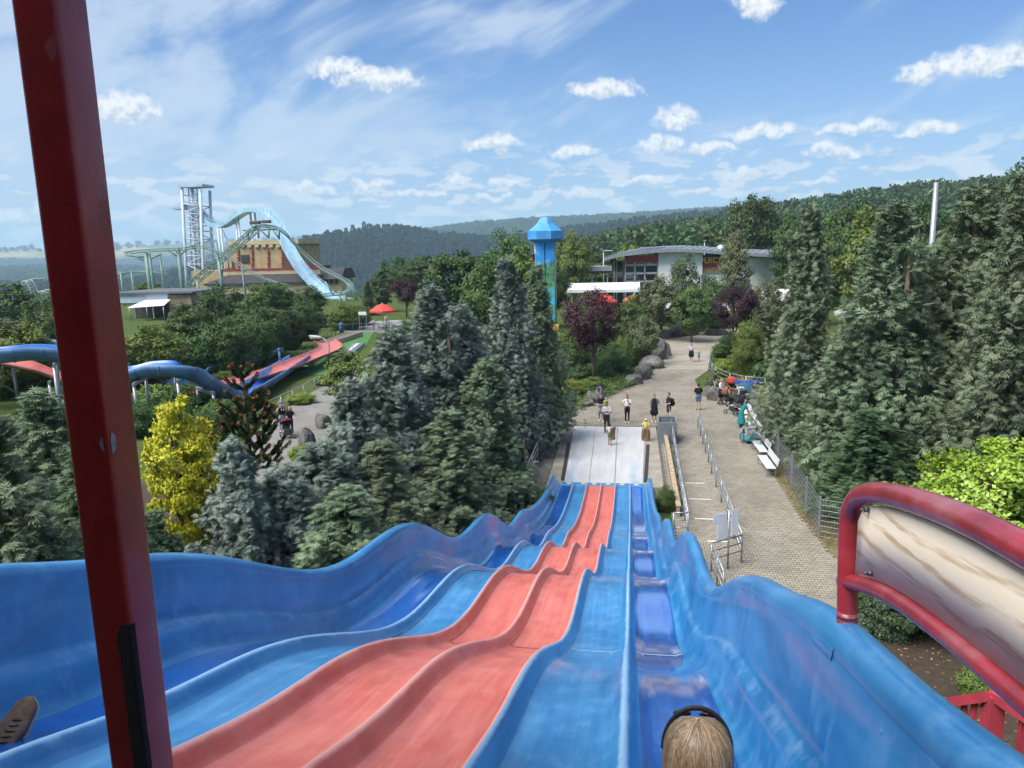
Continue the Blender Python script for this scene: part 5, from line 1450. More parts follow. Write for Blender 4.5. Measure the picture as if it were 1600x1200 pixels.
    # bushes: foot pixel, width, height
    B = [((1168, 583), 3.3, 4.6, 'bus0', 'light', 'dense round green bush at the curved railing'), ((1131, 588), 1.9, 1.7, 'bus1', 'lime', 'yellow-green low bush inside the curved railing'),
         ((1112, 606), 1.2, 0.9, 'bus1', 'olive', 'small shrub at the tip of the bed behind the people'), ((895, 622), 2.2, 1.5, 'bus0', 'lime', 'lime shrub in the hedge bed near the conifers'), ((925, 612), 2.2, 1.2, 'bus0', 'light', 'second lime shrub in the hedge bed'),
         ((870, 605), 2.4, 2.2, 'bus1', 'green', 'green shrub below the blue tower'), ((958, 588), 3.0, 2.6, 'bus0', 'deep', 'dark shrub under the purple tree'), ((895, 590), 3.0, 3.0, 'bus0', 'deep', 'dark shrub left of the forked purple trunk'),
         ((985, 572), 2.8, 3.2, 'bus1', 'green', 'shrub between purple tree and the big boulder'), ((1005, 548), 3.0, 3.0, 'bus0', 'green', 'shrub behind the big split boulder'), ((880, 575), 3.2, 4.0, 'bus1', 'light', 'fresh green shrub at the foot of the tower'),
         ((1095, 515), 3.6, 2.4, 'bus0', 'green', 'shrub behind the tallest boulder'), ((1060, 515), 3.6, 2.2, 'bus1', 'deep', 'dark shrub behind the boulders at the back'), ((1120, 512), 3.4, 2.6, 'bus1', 'olive', 'olive shrub under the dark purple tree'),
         ((848, 690), 0.9, 1.0, 'bus1', 'lime', 'small lime shrub at the end of the left railing'), ((862, 668), 0.9, 0.9, 'bus1', 'light', 'little shrub on the corner of the landing pad'),
         ((846, 795), 1.3, 1.0, 'bus1', 'green', 'leafy laurel left of the slide end'), ((832, 812), 0.8, 0.7, 'bus1', 'lime', 'low sprig between slide wall and left railing'), ((1040, 798), 1.05, 1.15, 'bus0', 'green', 'leafy shrub between slide end and low wall'),
         ((1200, 600), 3.0, 2.2, 'bus1', 'deep', 'dark shrub behind the person in orange'), ((1185, 530), 4.0, 3.0, 'bus0', 'green', 'shrub mass behind the dense round bush'), ((1205, 510), 4.0, 3.4, 'bus1', 'olive', 'grey-green shrub right of the dark purple tree'),
         ((352, 600), 3.0, 1.2, 'bus0', 'light', 'clipped shrub behind the red chute'), ((322, 606), 3.0, 1.2, 'bus1', 'green', 'shrub under the blue chute hump'), ((470, 630), 2.6, 0.9, 'bus1', 'lime', 'yellow-green ground shrub beside the right blue trough'),
         ((510, 600), 2.6, 0.9, 'bus1', 'light', 'low shrub along the trough near the lamp'), ((430, 650), 2.6, 0.9, 'bus1', 'olive', 'low bush behind the strolling couple'), ((540, 515), 6.0, 4.0, 'bus0', 'light', 'bright green hedge at the top of the turf slope'), ((560, 508), 5.0, 3.6, 'bus1', 'light', 'end of the bright hedge near the white frame'),
         ((650, 520), 5.0, 2.4, 'bus0', 'green', 'shrub right of the red parasol terrace'), ((620, 535), 4.5, 2.2, 'bus1', 'green', 'shrub in front of the terrace corner'), ((930, 440), 6.0, 3.2, 'bus0', 'light', 'bright hedge under the restaurant canopy'),
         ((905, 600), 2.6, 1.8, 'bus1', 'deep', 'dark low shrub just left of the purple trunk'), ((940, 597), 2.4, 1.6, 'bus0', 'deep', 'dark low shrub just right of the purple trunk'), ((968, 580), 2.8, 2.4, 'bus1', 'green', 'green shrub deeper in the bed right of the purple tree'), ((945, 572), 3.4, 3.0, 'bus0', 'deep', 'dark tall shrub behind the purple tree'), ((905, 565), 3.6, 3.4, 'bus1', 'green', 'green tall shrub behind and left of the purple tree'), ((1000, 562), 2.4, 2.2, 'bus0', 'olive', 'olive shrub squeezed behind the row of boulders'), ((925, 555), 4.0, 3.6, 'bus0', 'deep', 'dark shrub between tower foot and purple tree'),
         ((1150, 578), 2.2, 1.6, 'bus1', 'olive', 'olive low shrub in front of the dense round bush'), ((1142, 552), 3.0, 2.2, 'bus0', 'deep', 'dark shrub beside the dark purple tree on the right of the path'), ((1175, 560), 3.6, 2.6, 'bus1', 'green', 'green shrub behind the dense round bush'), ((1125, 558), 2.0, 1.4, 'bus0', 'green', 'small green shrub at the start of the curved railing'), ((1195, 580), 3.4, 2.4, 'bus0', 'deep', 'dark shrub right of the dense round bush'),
         ((355, 586), 6.5, 5.5, 'bus0', 'deep', 'tall dark hedge shrub left of the blue post'), ((388, 571), 6.0, 5.0, 'bus1', 'deep', 'tall dark hedge shrub behind the blue post'), ((416, 557), 6.5, 5.5, 'bus0', 'deep', 'dark hedge mass along the lower turf edge'), ((444, 545), 6.0, 5.5, 'bus1', 'deep', 'dark hedge mass along the middle turf edge'), ((476, 531), 6.0, 5.0, 'bus0', 'deep', 'dark hedge mass along the upper turf edge'),
         ((240, 600), 6.0, 4.0, 'bus0', 'green', 'green thicket behind the front blue chute'), ((300, 590), 6.5, 4.5, 'bus1', 'deep', 'dark thicket behind the red chute'), ((350, 575), 6.5, 4.5, 'bus0', 'green', 'green thicket behind the rear blue chute'), ((180, 610), 6.0, 4.0, 'bus1', 'light', 'light thicket behind the red post'), ((60, 600), 6.5, 4.2, 'bus0', 'light', 'light thicket left of the red post under the trees'), ((0, 620), 6.0, 4.0, 'bus1', 'green', 'green thicket at the left picture edge'),
         ((220, 680), 3.8, 2.2, 'bus0', 'deep', 'dark shrub left of the yellow tree'), ((60, 690), 5.0, 2.6, 'bus1', 'green', 'green shrub under the chute at the left edge'), ((350, 660), 4.0, 1.8, 'bus1', 'green', 'green shrub between chute and monkey puzzle'), ((310, 640), 4.5, 2.2, 'bus0', 'deep', 'dark shrub below the chute hump'), ((250, 640), 4.5, 2.2, 'bus1', 'light', 'light shrub below the chute behind the yellow tree'), ((140, 660), 4.5, 2.4, 'bus0', 'green', 'green shrub hidden by the red post'),
         ((330, 690), 3.2, 2.0, 'bus0', 'deep', 'dark bush behind the yellow tree'), ((280, 660), 3.6, 2.4, 'bus1', 'green', 'bush under the blue chute supports'), ((470, 720), 1.6, 1.0, 'bus1', 'lime', 'dry yellowish tuft near the standing stone')]
    for p, w, h, k, m, lab in B:
        q = at(*p); plant('shrub', k, m, q.x, q.y, h, w, lab, 'shrub', trunk=True)
    # yellow tree
    q = aty(262, 588, 21.0)
    plant('golden_tree', 'col0', 'gold', q.x, 21.0, q.z, 2.7, 'bright yellow columnar tree right of the red post')
    q = aty(305, 622, 21.5)
    plant('golden_tree', 'col0', 'gold', q.x, 21.5, q.z, 2.3, 'lower yellow crown leaning right of the bright column')
    # laurel and yew near the handrail
    V, F, tr = broad_meshes(300, H=6.0, R=4.6, base=-0.2, clumps=300, leaves=230, ls=0.155, crad=0.55, trunks=4, flatness=0.7)
    q = aty(1585, 672, 21.5)
    t = empty('laurel_bush', (q.x, 21.5, 0), 0.4, 'big glossy bright green laurel behind the handrail', 'shrub')
    link('crown', np_mesh('laurel_crown', V * np.array([0.86, 0.86, q.z / 6.0]), F, LM['laurel']), t); tr.build('stem', BARK, t)
    for i, (p, w, h, lab) in enumerate((((1400, 1012), 2.3, 2.0, 'dark clipped yew under the handrail panel'), ((1462, 985), 1.8, 1.4, 'smaller dark yew half hidden behind the panel'))):
        q = at(*p); plant('yew_bush', 'bus0', 'dark', q.x, q.y + 0.8, h, w, lab, 'shrub')
    q = at(1530, 1090); plant('shrub', 'bus1', 'light', q.x, q.y, 0.9, 1.2, 'thin leafy sprigs between the red balusters', 'shrub')
build_broadleaves()

def build_groundcover():
    # low juniper carpet in the hedge bed
    r = np.random.default_rng(77)
    poly = P2((868, 648), (905, 640), (940, 626), (985, 606), (1000, 596), (1012, 580), (985, 583), (930, 588), (868, 600))
    xs = [p[0] for p in poly]; ys = [p[1] for p in poly]
    n = 26000
    x = r.uniform(min(xs), max(xs), n); y = r.uniform(min(ys), max(ys), n)
    k = inside(poly, x, y); x, y = x[k], y[k]; n = len(x)
    z = 0.06 + 0.35 * vnoise(x, y, 1.3, 5) * np.sqrt(r.random(n)) + 0.1
    P = np.stack([x, y, z], -1)
    D = unit(np.stack([r.normal(size=n), r.normal(size=n), r.uniform(0.0, 0.8, n)], -1)); U = unit(np.cross(D, rand_dirs(n, r)))
    V, F = leaf_quads(P, D, U, r.uniform(0.12, 0.3, n), r.uniform(0.04, 0.1, n))
    tag(link('ground_cover', np_mesh('ground_cover', V, F, leafmat('juniper_carpet', (0.055, 0.105, 0.03), (0.15, 0.23, 0.07), 0.25))), 'low green carpet of creeping juniper in the hedge bed', 'ground cover', kind='stuff')
    # dry grass tufts along the fence
    n = 7000
    x = r.uniform(6.45, 7.5, n); y = r.uniform(25.2, 46, n)
    k = ~inside(PLAZA, x, y); x, y = x[k], y[k]; n = len(x)
    P = np.stack([x, y, np.zeros(n)], -1)
    D = unit(np.stack([r.normal(size=n) * .5, r.normal(size=n) * .5, np.ones(n)], -1)); U = unit(np.cross(D, rand_dirs(n, r)))
    V, F = leaf_quads(P, D, U, r.uniform(0.05, 0.22, n) * (vnoise(x, y, 0.8, 6) + .3), r.uniform(0.01, 0.025, n))
    tag(link('dry_grass', np_mesh('dry_grass', V, F, leafmat('dry_grass_blades', (0.20, 0.17, 0.07), (0.42, 0.34, 0.18), 0.2))), 'dry yellow grass tufts at the foot of the mesh fence', 'grass', kind='stuff')
build_groundcover()

def build_araucaria():
    """monkey puzzle: whorls of rope-like branches with brown tips"""
    r = np.random.default_rng(31)
    y = 27.0; top = aty(378, 582, y)
    t = empty('monkey_puzzle_tree', (top.x, y, 0), 0, 'monkey puzzle tree with rope-like branches and rusty brown tips', 'tree')
    H = top.z
    MB().tube([(0, 0, -0.1), (0, 0, H * .6), (0, 0, H)], [0.14, 0.11, 0.07], 8).build('trunk', BARK, t)
    gm = leafmat('araucaria_green', (0.022, 0.045, 0.018), (0.07, 0.105, 0.035), 0.0); bm_ = leafmat('araucaria_tip', (0.16, 0.075, 0.03), (0.30, 0.15, 0.06), 0.0)
    Pg, Dg, Pt, Dt = [], [], [], []
    def rope(a, b, c, rad, tip):
        ts = np.linspace(0, 1, 46)[:, None]
        p = (1 - ts) ** 2 * a + 2 * ts * (1 - ts) * b + ts ** 2 * c
        d = unit(np.gradient(p, axis=0))
        for q, dd, tt in zip(p, d, ts[:, 0]):
            m = 7
            o = rand_dirs(m, r); o = unit(o - dd * (o @ dd)[:, None])
            PP = q + o * 0.01; DD = unit(o * 0.8 + dd * 0.75)
            if tip and tt > 0.90: Pt.append(PP); Dt.append(DD)
            else: Pg.append(PP); Dg.append(DD)
    for w, z in enumerate(np.linspace(H * 0.40, H * 0.98, 9)):
        f = 1 - (z - H * 0.40) / (H * 0.62)
        n = 5
        for k in range(n):
            a = 2 * PI * k / n + w * 0.5 + r.normal() * 0.15
            L = 0.30 + 1.30 * f ** 0.8 * r.uniform(0.8, 1.15)
            dr = np.array([math.cos(a), math.sin(a), 0]); s = np.array([0, 0, z])
            c = s + dr * L + np.array([0, 0, 0.28 * L + (1 - f) * 0.3]); b = s + dr * L * 0.6 - np.array([0, 0, 0.12 * L])
            rope(s, b, c, 0.07, True)
            if L > 1.0:
                for sg in (-1, 1):
                    e = c - dr * L * 0.18 + np.array([-dr[1], dr[0], 0]) * sg * L * 0.30 + np.array([0, 0, 0.14])
                    s2 = (s * .25 + b * .5 + c * .25)
                    rope(s2, (s2 + e) / 2 - np.array([0, 0, 0.06]), e, 0.06, True)
    for nm, P, D, m in (('crown', Pg, Dg, gm), ('branch_tips', Pt, Dt, bm_)):
        P = np.concatenate(P); D = np.concatenate(D); n = len(P)
        U = unit(np.cross(D, rand_dirs(n, r)))
        V, F = leaf_quads(P, D, U, r.uniform(0.08, 0.13, n), r.uniform(0.035, 0.055, n))
        link(nm, np_mesh(nm, V, F, m), t)
build_araucaria()

# old cut stumps under the left conifers
for i, (px, py) in enumerate(((826, 712), (834, 700), (842, 690), (818, 730), (822, 745))):
    q = at(px, py)
    r_ = MB().tube([(0, 0, -0.05), (0.03, 0, 0.9), (0.0, 0.05, 1.7 - i * 0.1)], [0.11, 0.09, 0.07], 8).build('bare_stem', BARK, None, loc=(q.x, q.y, 0))
    tag(r_, '%s bare grey stem from the front under the conifers by the left railing' % ['third', 'fourth', 'fifth', 'second', 'first'][i], 'stem', 'bare stems under the conifers')

# ------------------------------------------------------------------ buildings and rides
def pbox(px0, py0, px1, py1, y, depth, m, name, parent, org, front=0.0, bev=0.0):
    """box whose front face covers these pixels when it stands at distance y; depth runs away from the camera"""
    a = aty(px0, (py0 + py1) / 2, y); b = aty(px1, (py0 + py1) / 2, y)
    t = aty((px0 + px1) / 2, py0, y); u = aty((px0 + px1) / 2, py1, y)
    x0, x1, z1, z0 = min(a.x, b.x), max(a.x, b.x), t.z, u.z
    c = Vector(((x0 + x1) / 2, y + depth / 2 + front, (z0 + z1) / 2)) - Vector(org)
    return MB().box(c, (x1 - x0, depth, z1 - z0), bev=bev).build(name, m, parent)
GLASS = mat('window_glass', (0.03, 0.045, 0.05), 0.08, 0.1, 1, spec=0.8)
WALLW = mat('white_render', (0.76, 0.78, 0.80), 0.8, 0.05, 0.6)
def build_restaurant():
    y = 122.0; o = aty(1090, 470, y); org = Vector((o.x, y, 0))
    b = empty('restaurant', org, 0, 'white restaurant with curved grey roof, red fascia and yellow lettering', 'building')
    roof = mat('zinc_roof', (0.30, 0.33, 0.37), 0.45, 0.08, 0.7, metal=0.4); redm = mat('red_fascia', (0.33, 0.035, 0.03), 0.55, 0.1, 1)
    fr = mat('grey_frame', (0.42, 0.45, 0.48), 0.5)
    P = lambda px, py, yy=y: aty(px, py, yy) - org
    def toground(px0, px1, py0, yy, depth, m, name, parent=b):
        a = P(px0, py0, yy); c = P(px1, py0, yy); z = P((px0 + px1) / 2, py0, yy).z
        return MB().box(((a.x + c.x) / 2, a.y + depth / 2, z / 2), (c.x - a.x, depth, z)).build(name, m, parent)
    toground(1029, 1098, 393, y, 22, WALLW, 'wall'); toground(1098, 1166, 401, y + 1.0, 20, WALLW, 'wall')
    # curved right-hand wall
    cw = MB(); pts = []
    for i in range(13):
        t = i / 12; px = 1166 + (1228 - 1166) * t
        q = P(px, 402, y + 2 * t + 5 * t ** 3); pts.append((q.x, q.y))
    poly = pts + [(pts[-1][0], pts[-1][1] + 16), (pts[0][0], pts[0][1] + 18)]
    cw.prism(poly, 0, P(1190, 402).z); cw.build('wall', WALLW, b)
    # glazed hall
    toground(976, 1029, 412, y + 0.6, 20, GLASS, 'glazed_hall'); toground(959, 976, 408, y + 4.0, 14, GLASS, 'glazed_corner')
    for px in (977, 992, 1007.5, 1028):
        q = P(px, 410, y + 0.4); MB().box((q.x, q.y, q.z / 2), (0.22, 0.3, q.z)).build('mullion', fr, b)
    for px in (959.5, 963.5, 974):
        q = P(px, 407, y + 3.8); MB().box((q.x, q.y, q.z / 2), (0.22, 0.3, q.z)).build('mullion', fr, b)
    for py in (414, 427, 440):
        a = P(977, py, y + 0.35); c = P(1028, py, y + 0.35); MB().box(((a.x + c.x) / 2, a.y, (a.z + c.z) / 2), (c.x - a.x, 0.2, 0.3)).build('transom', fr, b)
    pbox(976, 399, 1028, 411, y + 0.3, 0.5, redm, 'red_fascia', b, org)
    # wedge of the fascia under the sloping eaves
    pbox(1097, 402, 1166, 417, y + 0.6, 0.35, redm, 'sign_band', b, org)
    pbox(1097, 417, 1150, 426, y + 0.7, 0.3, mat('tan_band', (0.45, 0.30, 0.20), 0.7), 'lower_band', b, org)
    # roof: low curved sheet with upturned left tip, standing seams along the eaves
    prof = [(943, 403), (960, 398), (985, 393.5), (1010, 391), (1030, 389.5), (1062, 388.5), (1100, 390), (1140, 393), (1180, 395.5), (1232, 397)]
    V, F = [], []
    for (px, py) in prof:
        q = P(px, py, y - 1.5); th = 0.5
        q2 = P(px + 6, py - 5, y + 20); 
        V += [(q.x, q.y, q.z - th), (q.x, q.y, q.z), (q.x + 1.5, q.y + 4.5, q.z + 0.30), (q.x + 2.0, q.y + 26, q.z + 0.35), (q.x + 1.0, q.y + 26, q.z - th)]
    n = len(prof)
    for i in range(n - 1):
        for j in range(5): F.append((5 * i + j, 5 * i + 5 + j, 5 * i + 5 + (j + 1) % 5, 5 * i + (j + 1) % 5))
    me = bpy.data.meshes.new('roof'); me.from_pydata(V, [], F + [(0, 1, 2, 3, 4), tuple(5 * (n - 1) + j for j in (4, 3, 2, 1, 0))]); me.materials.append(roof); me.update()
    rf = link('roof', me, b)
    for i in range(n - 1):
        for k in range(4):
            t = k / 4; px = prof[i][0] + (prof[i + 1][0] - prof[i][0]) * t; py = prof[i][1] + (prof[i + 1][1] - prof[i][1]) * t
            q = P(px, py, y - 1.5); MB().bar((q.x, q.y - 0.02, q.z + 0.03), (q.x + 1.5, q.y + 4.5, q.z + 0.34), 0.07, 0.10).build('seam', roof, rf)
    pbox(1000, 386, 1042, 390.5, y + 8, 6, roof, 'raised_roof', b, org)
    vent = MB(); q = P(1127, 392, y + 3); vent.lathe((q.x, q.y, q.z - 0.6), [(0.85, 0), (0.85, 0.9), (0.7, 1.3), (0.35, 1.55), (0, 1.6)], 14); vent.build('roof_vent', mat('zinc_bright', (0.5, 0.53, 0.56), 0.35, metal=0.6), b)
    pbox(1168, 391, 1184, 396, y + 4, 3, STEEL, 'roof_unit', b, org)
    # lettering
    cu = bpy.data.curves.new('lettering', 'FONT'); cu.body = 'QUICK-IN'; cu.extrude = 0.06; cu.align_x = 'LEFT'
    q0 = P(1088, 416, y + 0.5); q1 = P(1137, 416, y + 0.5)
    cu.size = 1.22; cu.space_character = 1.08; cu.shear = 0.15; cu.offset = 0.03
    cu.materials.append(mat('yellow_letters', (0.80, 0.55, 0.03), 0.5))
    tmp = link('tmp_text', cu); bpy.context.view_layer.update()
    lme = bpy.data.meshes.new_from_object(tmp.evaluated_get(bpy.context.evaluated_depsgraph_get())); bpy.data.objects.remove(tmp)
    link('lettering', lme, b, loc=(q0.x, q0.y - 0.15, q0.z + 0.45), rot=(PI / 2, 0, 0))
    # open canopy on the left
    c = empty('covered_walkway', (P(920, 440).x + org.x, y - 4, 0), 0, 'flat grey canopy on posts left of the restaurant', 'canopy')
    co = Vector((P(920, 440).x + org.x, y - 4, 0))
    pbox(884, 417, 956, 424, y - 4, 6, roof, 'canopy_roof', c, co)
    pbox(886, 424.5, 955, 427.5, y - 3.8, 5, mat('brown_beam', (0.14, 0.06, 0.045), 0.7), 'beam', c, co)
    for px in (890, 899, 925, 949):
        q = aty(px, 427, y - 3.5) - co; MB().box((q.x, q.y + 0.2, q.z / 2), (0.2, 0.2, q.z)).build('post', fr, c)
    # white marquee roofs in front
    w = mat('marquee_cloth', (0.72, 0.74, 0.76), 0.7, 0.03, 0.5)
    for k, (px0, px1, pt, pb, yy, lab) in enumerate(((884, 1000, 442, 458, 104, 'long white marquee roof in front of the restaurant'), (1195, 1240, 452, 470, 96, 'white booth roof seen beside the right conifers'), (1392, 1462, 408, 430, 62, 'white pavilion showing between the right conifers'))):
        a = aty(px0, pb, yy); d = aty(px1, pb, yy); t = aty((px0 + px1) / 2, pt, yy + 2)
        mo = empty('marquee', ((a.x + d.x) / 2, yy, 0), 0, lab, 'marquee'); h = (d.x - a.x) / 2
        MB().prism([(0, a.z), (5, a.z), (5, a.z + 0.4), (2.5, t.z), (0, a.z + 0.4)], -h, h, M4=Matrix(((0, 0, 1, 0), (1, 0, 0, 0), (0, 1, 0, 0), (0, 0, 0, 1)))).build('cloth_roof', w, mo)
        for sx in (-1, 1):
            for yy2 in (0.15, 4.85): MB().box((sx * (h - 0.1), yy2, a.z / 2), (0.1, 0.1, a.z)).build('pole', STEEL, mo)
        if k == 2:
            MB().box((0, 4.0, a.z / 2), (2 * h - 0.4, 0.1, a.z - 0.05)).build('back_wall', WALLW, mo)
build_restaurant()

PARA = mat('parasol_red', (0.62, 0.055, 0.04), 0.7, 0.05, 1)
def parasol(px, py_top, py_rim, y, w, label, m=PARA, nseg=8):
    t = aty(px, py_top, y); r = aty(px, py_rim, y)
    p = empty('parasol', (t.x, y, 0), 0.3, label, 'parasol')
    mb = MB(); R = w / 2
    prof = [(0.0, t.z), (R * 0.5, t.z - (t.z - r.z) * 0.36), (R, r.z), (R * 1.0, r.z - 0.22)]
    b0 = len(mb.v)
    for (rr, z) in prof:
        for j in range(nseg * 2):
            k = 1.0 if j % 2 == 0 else 0.955
            a = PI * j / nseg; mb.v.append((rr * k * math.cos(a), rr * k * math.sin(a), z))
    nn = nseg * 2
    for i in range(3):
        for j in range(nn): mb.f.append((i * nn + j, i * nn + (j + 1) % nn, (i + 1) * nn + (j + 1) % nn, (i + 1) * nn + j)); mb.m.append(0); mb.sm.append(False)
    mb.build('canopy', m, p)
    MB().tube([(0, 0, 0), (0, 0, t.z + 0.15)], 0.035, 8).build('pole', mat('pale_wood_pole', (0.55, 0.5, 0.4), 0.6), p)
    for j in range(nseg):
        a = 2 * PI * j / nseg; MB().tube([(0, 0, t.z - 0.08), (R * 0.97 * math.cos(a), R * 0.97 * math.sin(a), r.z - 0.04)], 0.014, 4).build('rib', STEEL, p)
    MB().lathe((0, 0, 0), [(0.0, 0.12), (0.3, 0.10), (0.35, 0.0)], 10).build('foot', DARKSTEEL, p)
parasol(597, 474, 485, 100.0, 3.5, 'big red parasol on the terrace at the top of the turf slope')
parasol(943, 459, 471, 92.0, 3.4, 'red parasol behind the purple tree')
parasol(990, 460, 468, 93.0, 2.6, 'orange-red parasol right of the white marquee', mat('parasol_orange', (0.60, 0.12, 0.04), 0.7))
parasol(1330, 479, 488, 60.0, 2.4, 'black and white parasol showing through the right conifers', mat('parasol_check', (0.6, 0.6, 0.6), 0.7, 0.1, 8, col2=(0.05, 0.05, 0.05)))

def build_tower():
    y = 88.0; o = aty(855, 525, y); org = Vector((o.x, y, 0))
    t = empty('drop_tower', org, 0, 'blue painted drop tower with a flared hood', 'tower')
    m = bpy.data.materials.new('tower_mural'); m.use_nodes = True
    nt = m.node_tree; b = nt.nodes['Principled BSDF']
    pos = N(nt, 'ShaderNodeTexCoord').outputs['Object']
    n1 = noise(nt, pos, 0.8, 3, 0.6); n2 = noise(nt, pos, 2.2, 3, 0.6); z = N(nt, 'ShaderNodeSeparateXYZ', ins={0: pos}).outputs[2]
    sky = mixc(nt, ramp(nt, n1, [(0.5, 0.0), (0.7, 0.8)]), (0.02, 0.28, 0.72), (0.38, 0.58, 0.82))
    gr = mixc(nt, ramp(nt, n2, [(0.35, 0.0), (0.65, 1.0)]), (0.03, 0.10, 0.08), (0.12, 0.34, 0.14))
    lowb = mixc(nt, ramp(nt, n2, [(0.45, 0.0), (0.6, 1.0)]), (0.05, 0.42, 0.68), (0.10, 0.30, 0.12))
    zz = mth(nt, 'ADD', z, mth(nt, 'MULTIPLY', mth(nt, 'SUBTRACT', n1, 0.5), 3.0))
    c = mixc(nt, N(nt, 'ShaderNodeMapRange', ins={0: zz, 1: 8.6, 2: 9.0, 3: 0.0, 4: 1.0}).outputs[0], mixc(nt, N(nt, 'ShaderNodeMapRange', ins={0: zz, 1: 6.0, 2: 6.4, 3: 0.0, 4: 1.0}).outputs[0], lowb, gr), sky)
    c = mixc(nt, N(nt, 'ShaderNodeMapRange', ins={0: zz, 1: 1.2, 2: 1.9, 3: 1.0, 4: 0.0}).outputs[0], c, (0.20, 0.16, 0.07))
    nt.links.new(c, b.inputs['Base Color']); b.inputs['Roughness'].default_value = 0.5
    zt = aty(851, 372, y).z - 0.0
    W = 2.15
    MB().box((-0.56, 0, zt / 2), (W / 2 - 0.06, W, zt)).build('shaft_half', m, t); MB().box((0.56, 0, zt / 2), (W / 2 - 0.06, W, zt)).build('shaft_half', m, t)
    MB().box((0, 0.1, zt / 2), (0.10, W - 0.4, zt)).build('guide_rail', BLACK, t)
    for x in (-1.12, 1.12): MB().tube([(x, -0.9, 0), (x, -0.9, zt)], 0.06, 8).build('guide_tube', STEEL, t)
    hood = mat('hood_paint', (0.03, 0.24, 0.62), 0.45, 0.1, 0.6, col2=(0.10, 0.36, 0.72))
    zr = aty(850, 374, y).z; z2 = aty(850, 361, y).z; z3 = aty(850, 346, y).z
    R8 = Matrix.Rotation(PI / 8, 3, 'Z')
    MB().lathe((0, 0, 0), [(1.3, zr - 0.35), (1.95, zr), (2.1, zr + 0.02), (2.1, z2), (1.95, z2 + 0.05), (1.0, z3 - 0.25), (0.75, z3 + 0.15), (0.55, z3 + 0.4), (0.0, z3 + 0.5)], 8, R=R8, smooth=False).build('hood', hood, t)
    # ride seat riding up the left side
    zc = aty(832, 402, y).z
    g = MB(); g.box((-1.35, -0.3, zc - 0.35), (0.35, 1.5, 0.12)); g.box((-1.22, -0.3, zc + 0.05), (0.10, 1.5, 0.9)); g.build('ride_seat', mat('seat_dark', (0.02, 0.02, 0.022), 0.5), t)
    MB().tube([(-1.55, -1.0, zc - 0.1), (-1.62, -1.0, zc - 0.4), (-1.62, 0.4, zc - 0.4), (-1.55, 0.4, zc - 0.1)], 0.045, 8).build('lap_bar', mat('orange_bar', (0.75, 0.32, 0.05), 0.5), t)
    # ticket hut ochre boards at the foot
    MB().box((0.9, -1.5, 0.9), (1.3, 0.5, 1.8), bev=0.05).build('gate_panel', mat('ochre_panel', (0.50, 0.30, 0.06), 0.6, 0.2, 2), t)
build_tower()

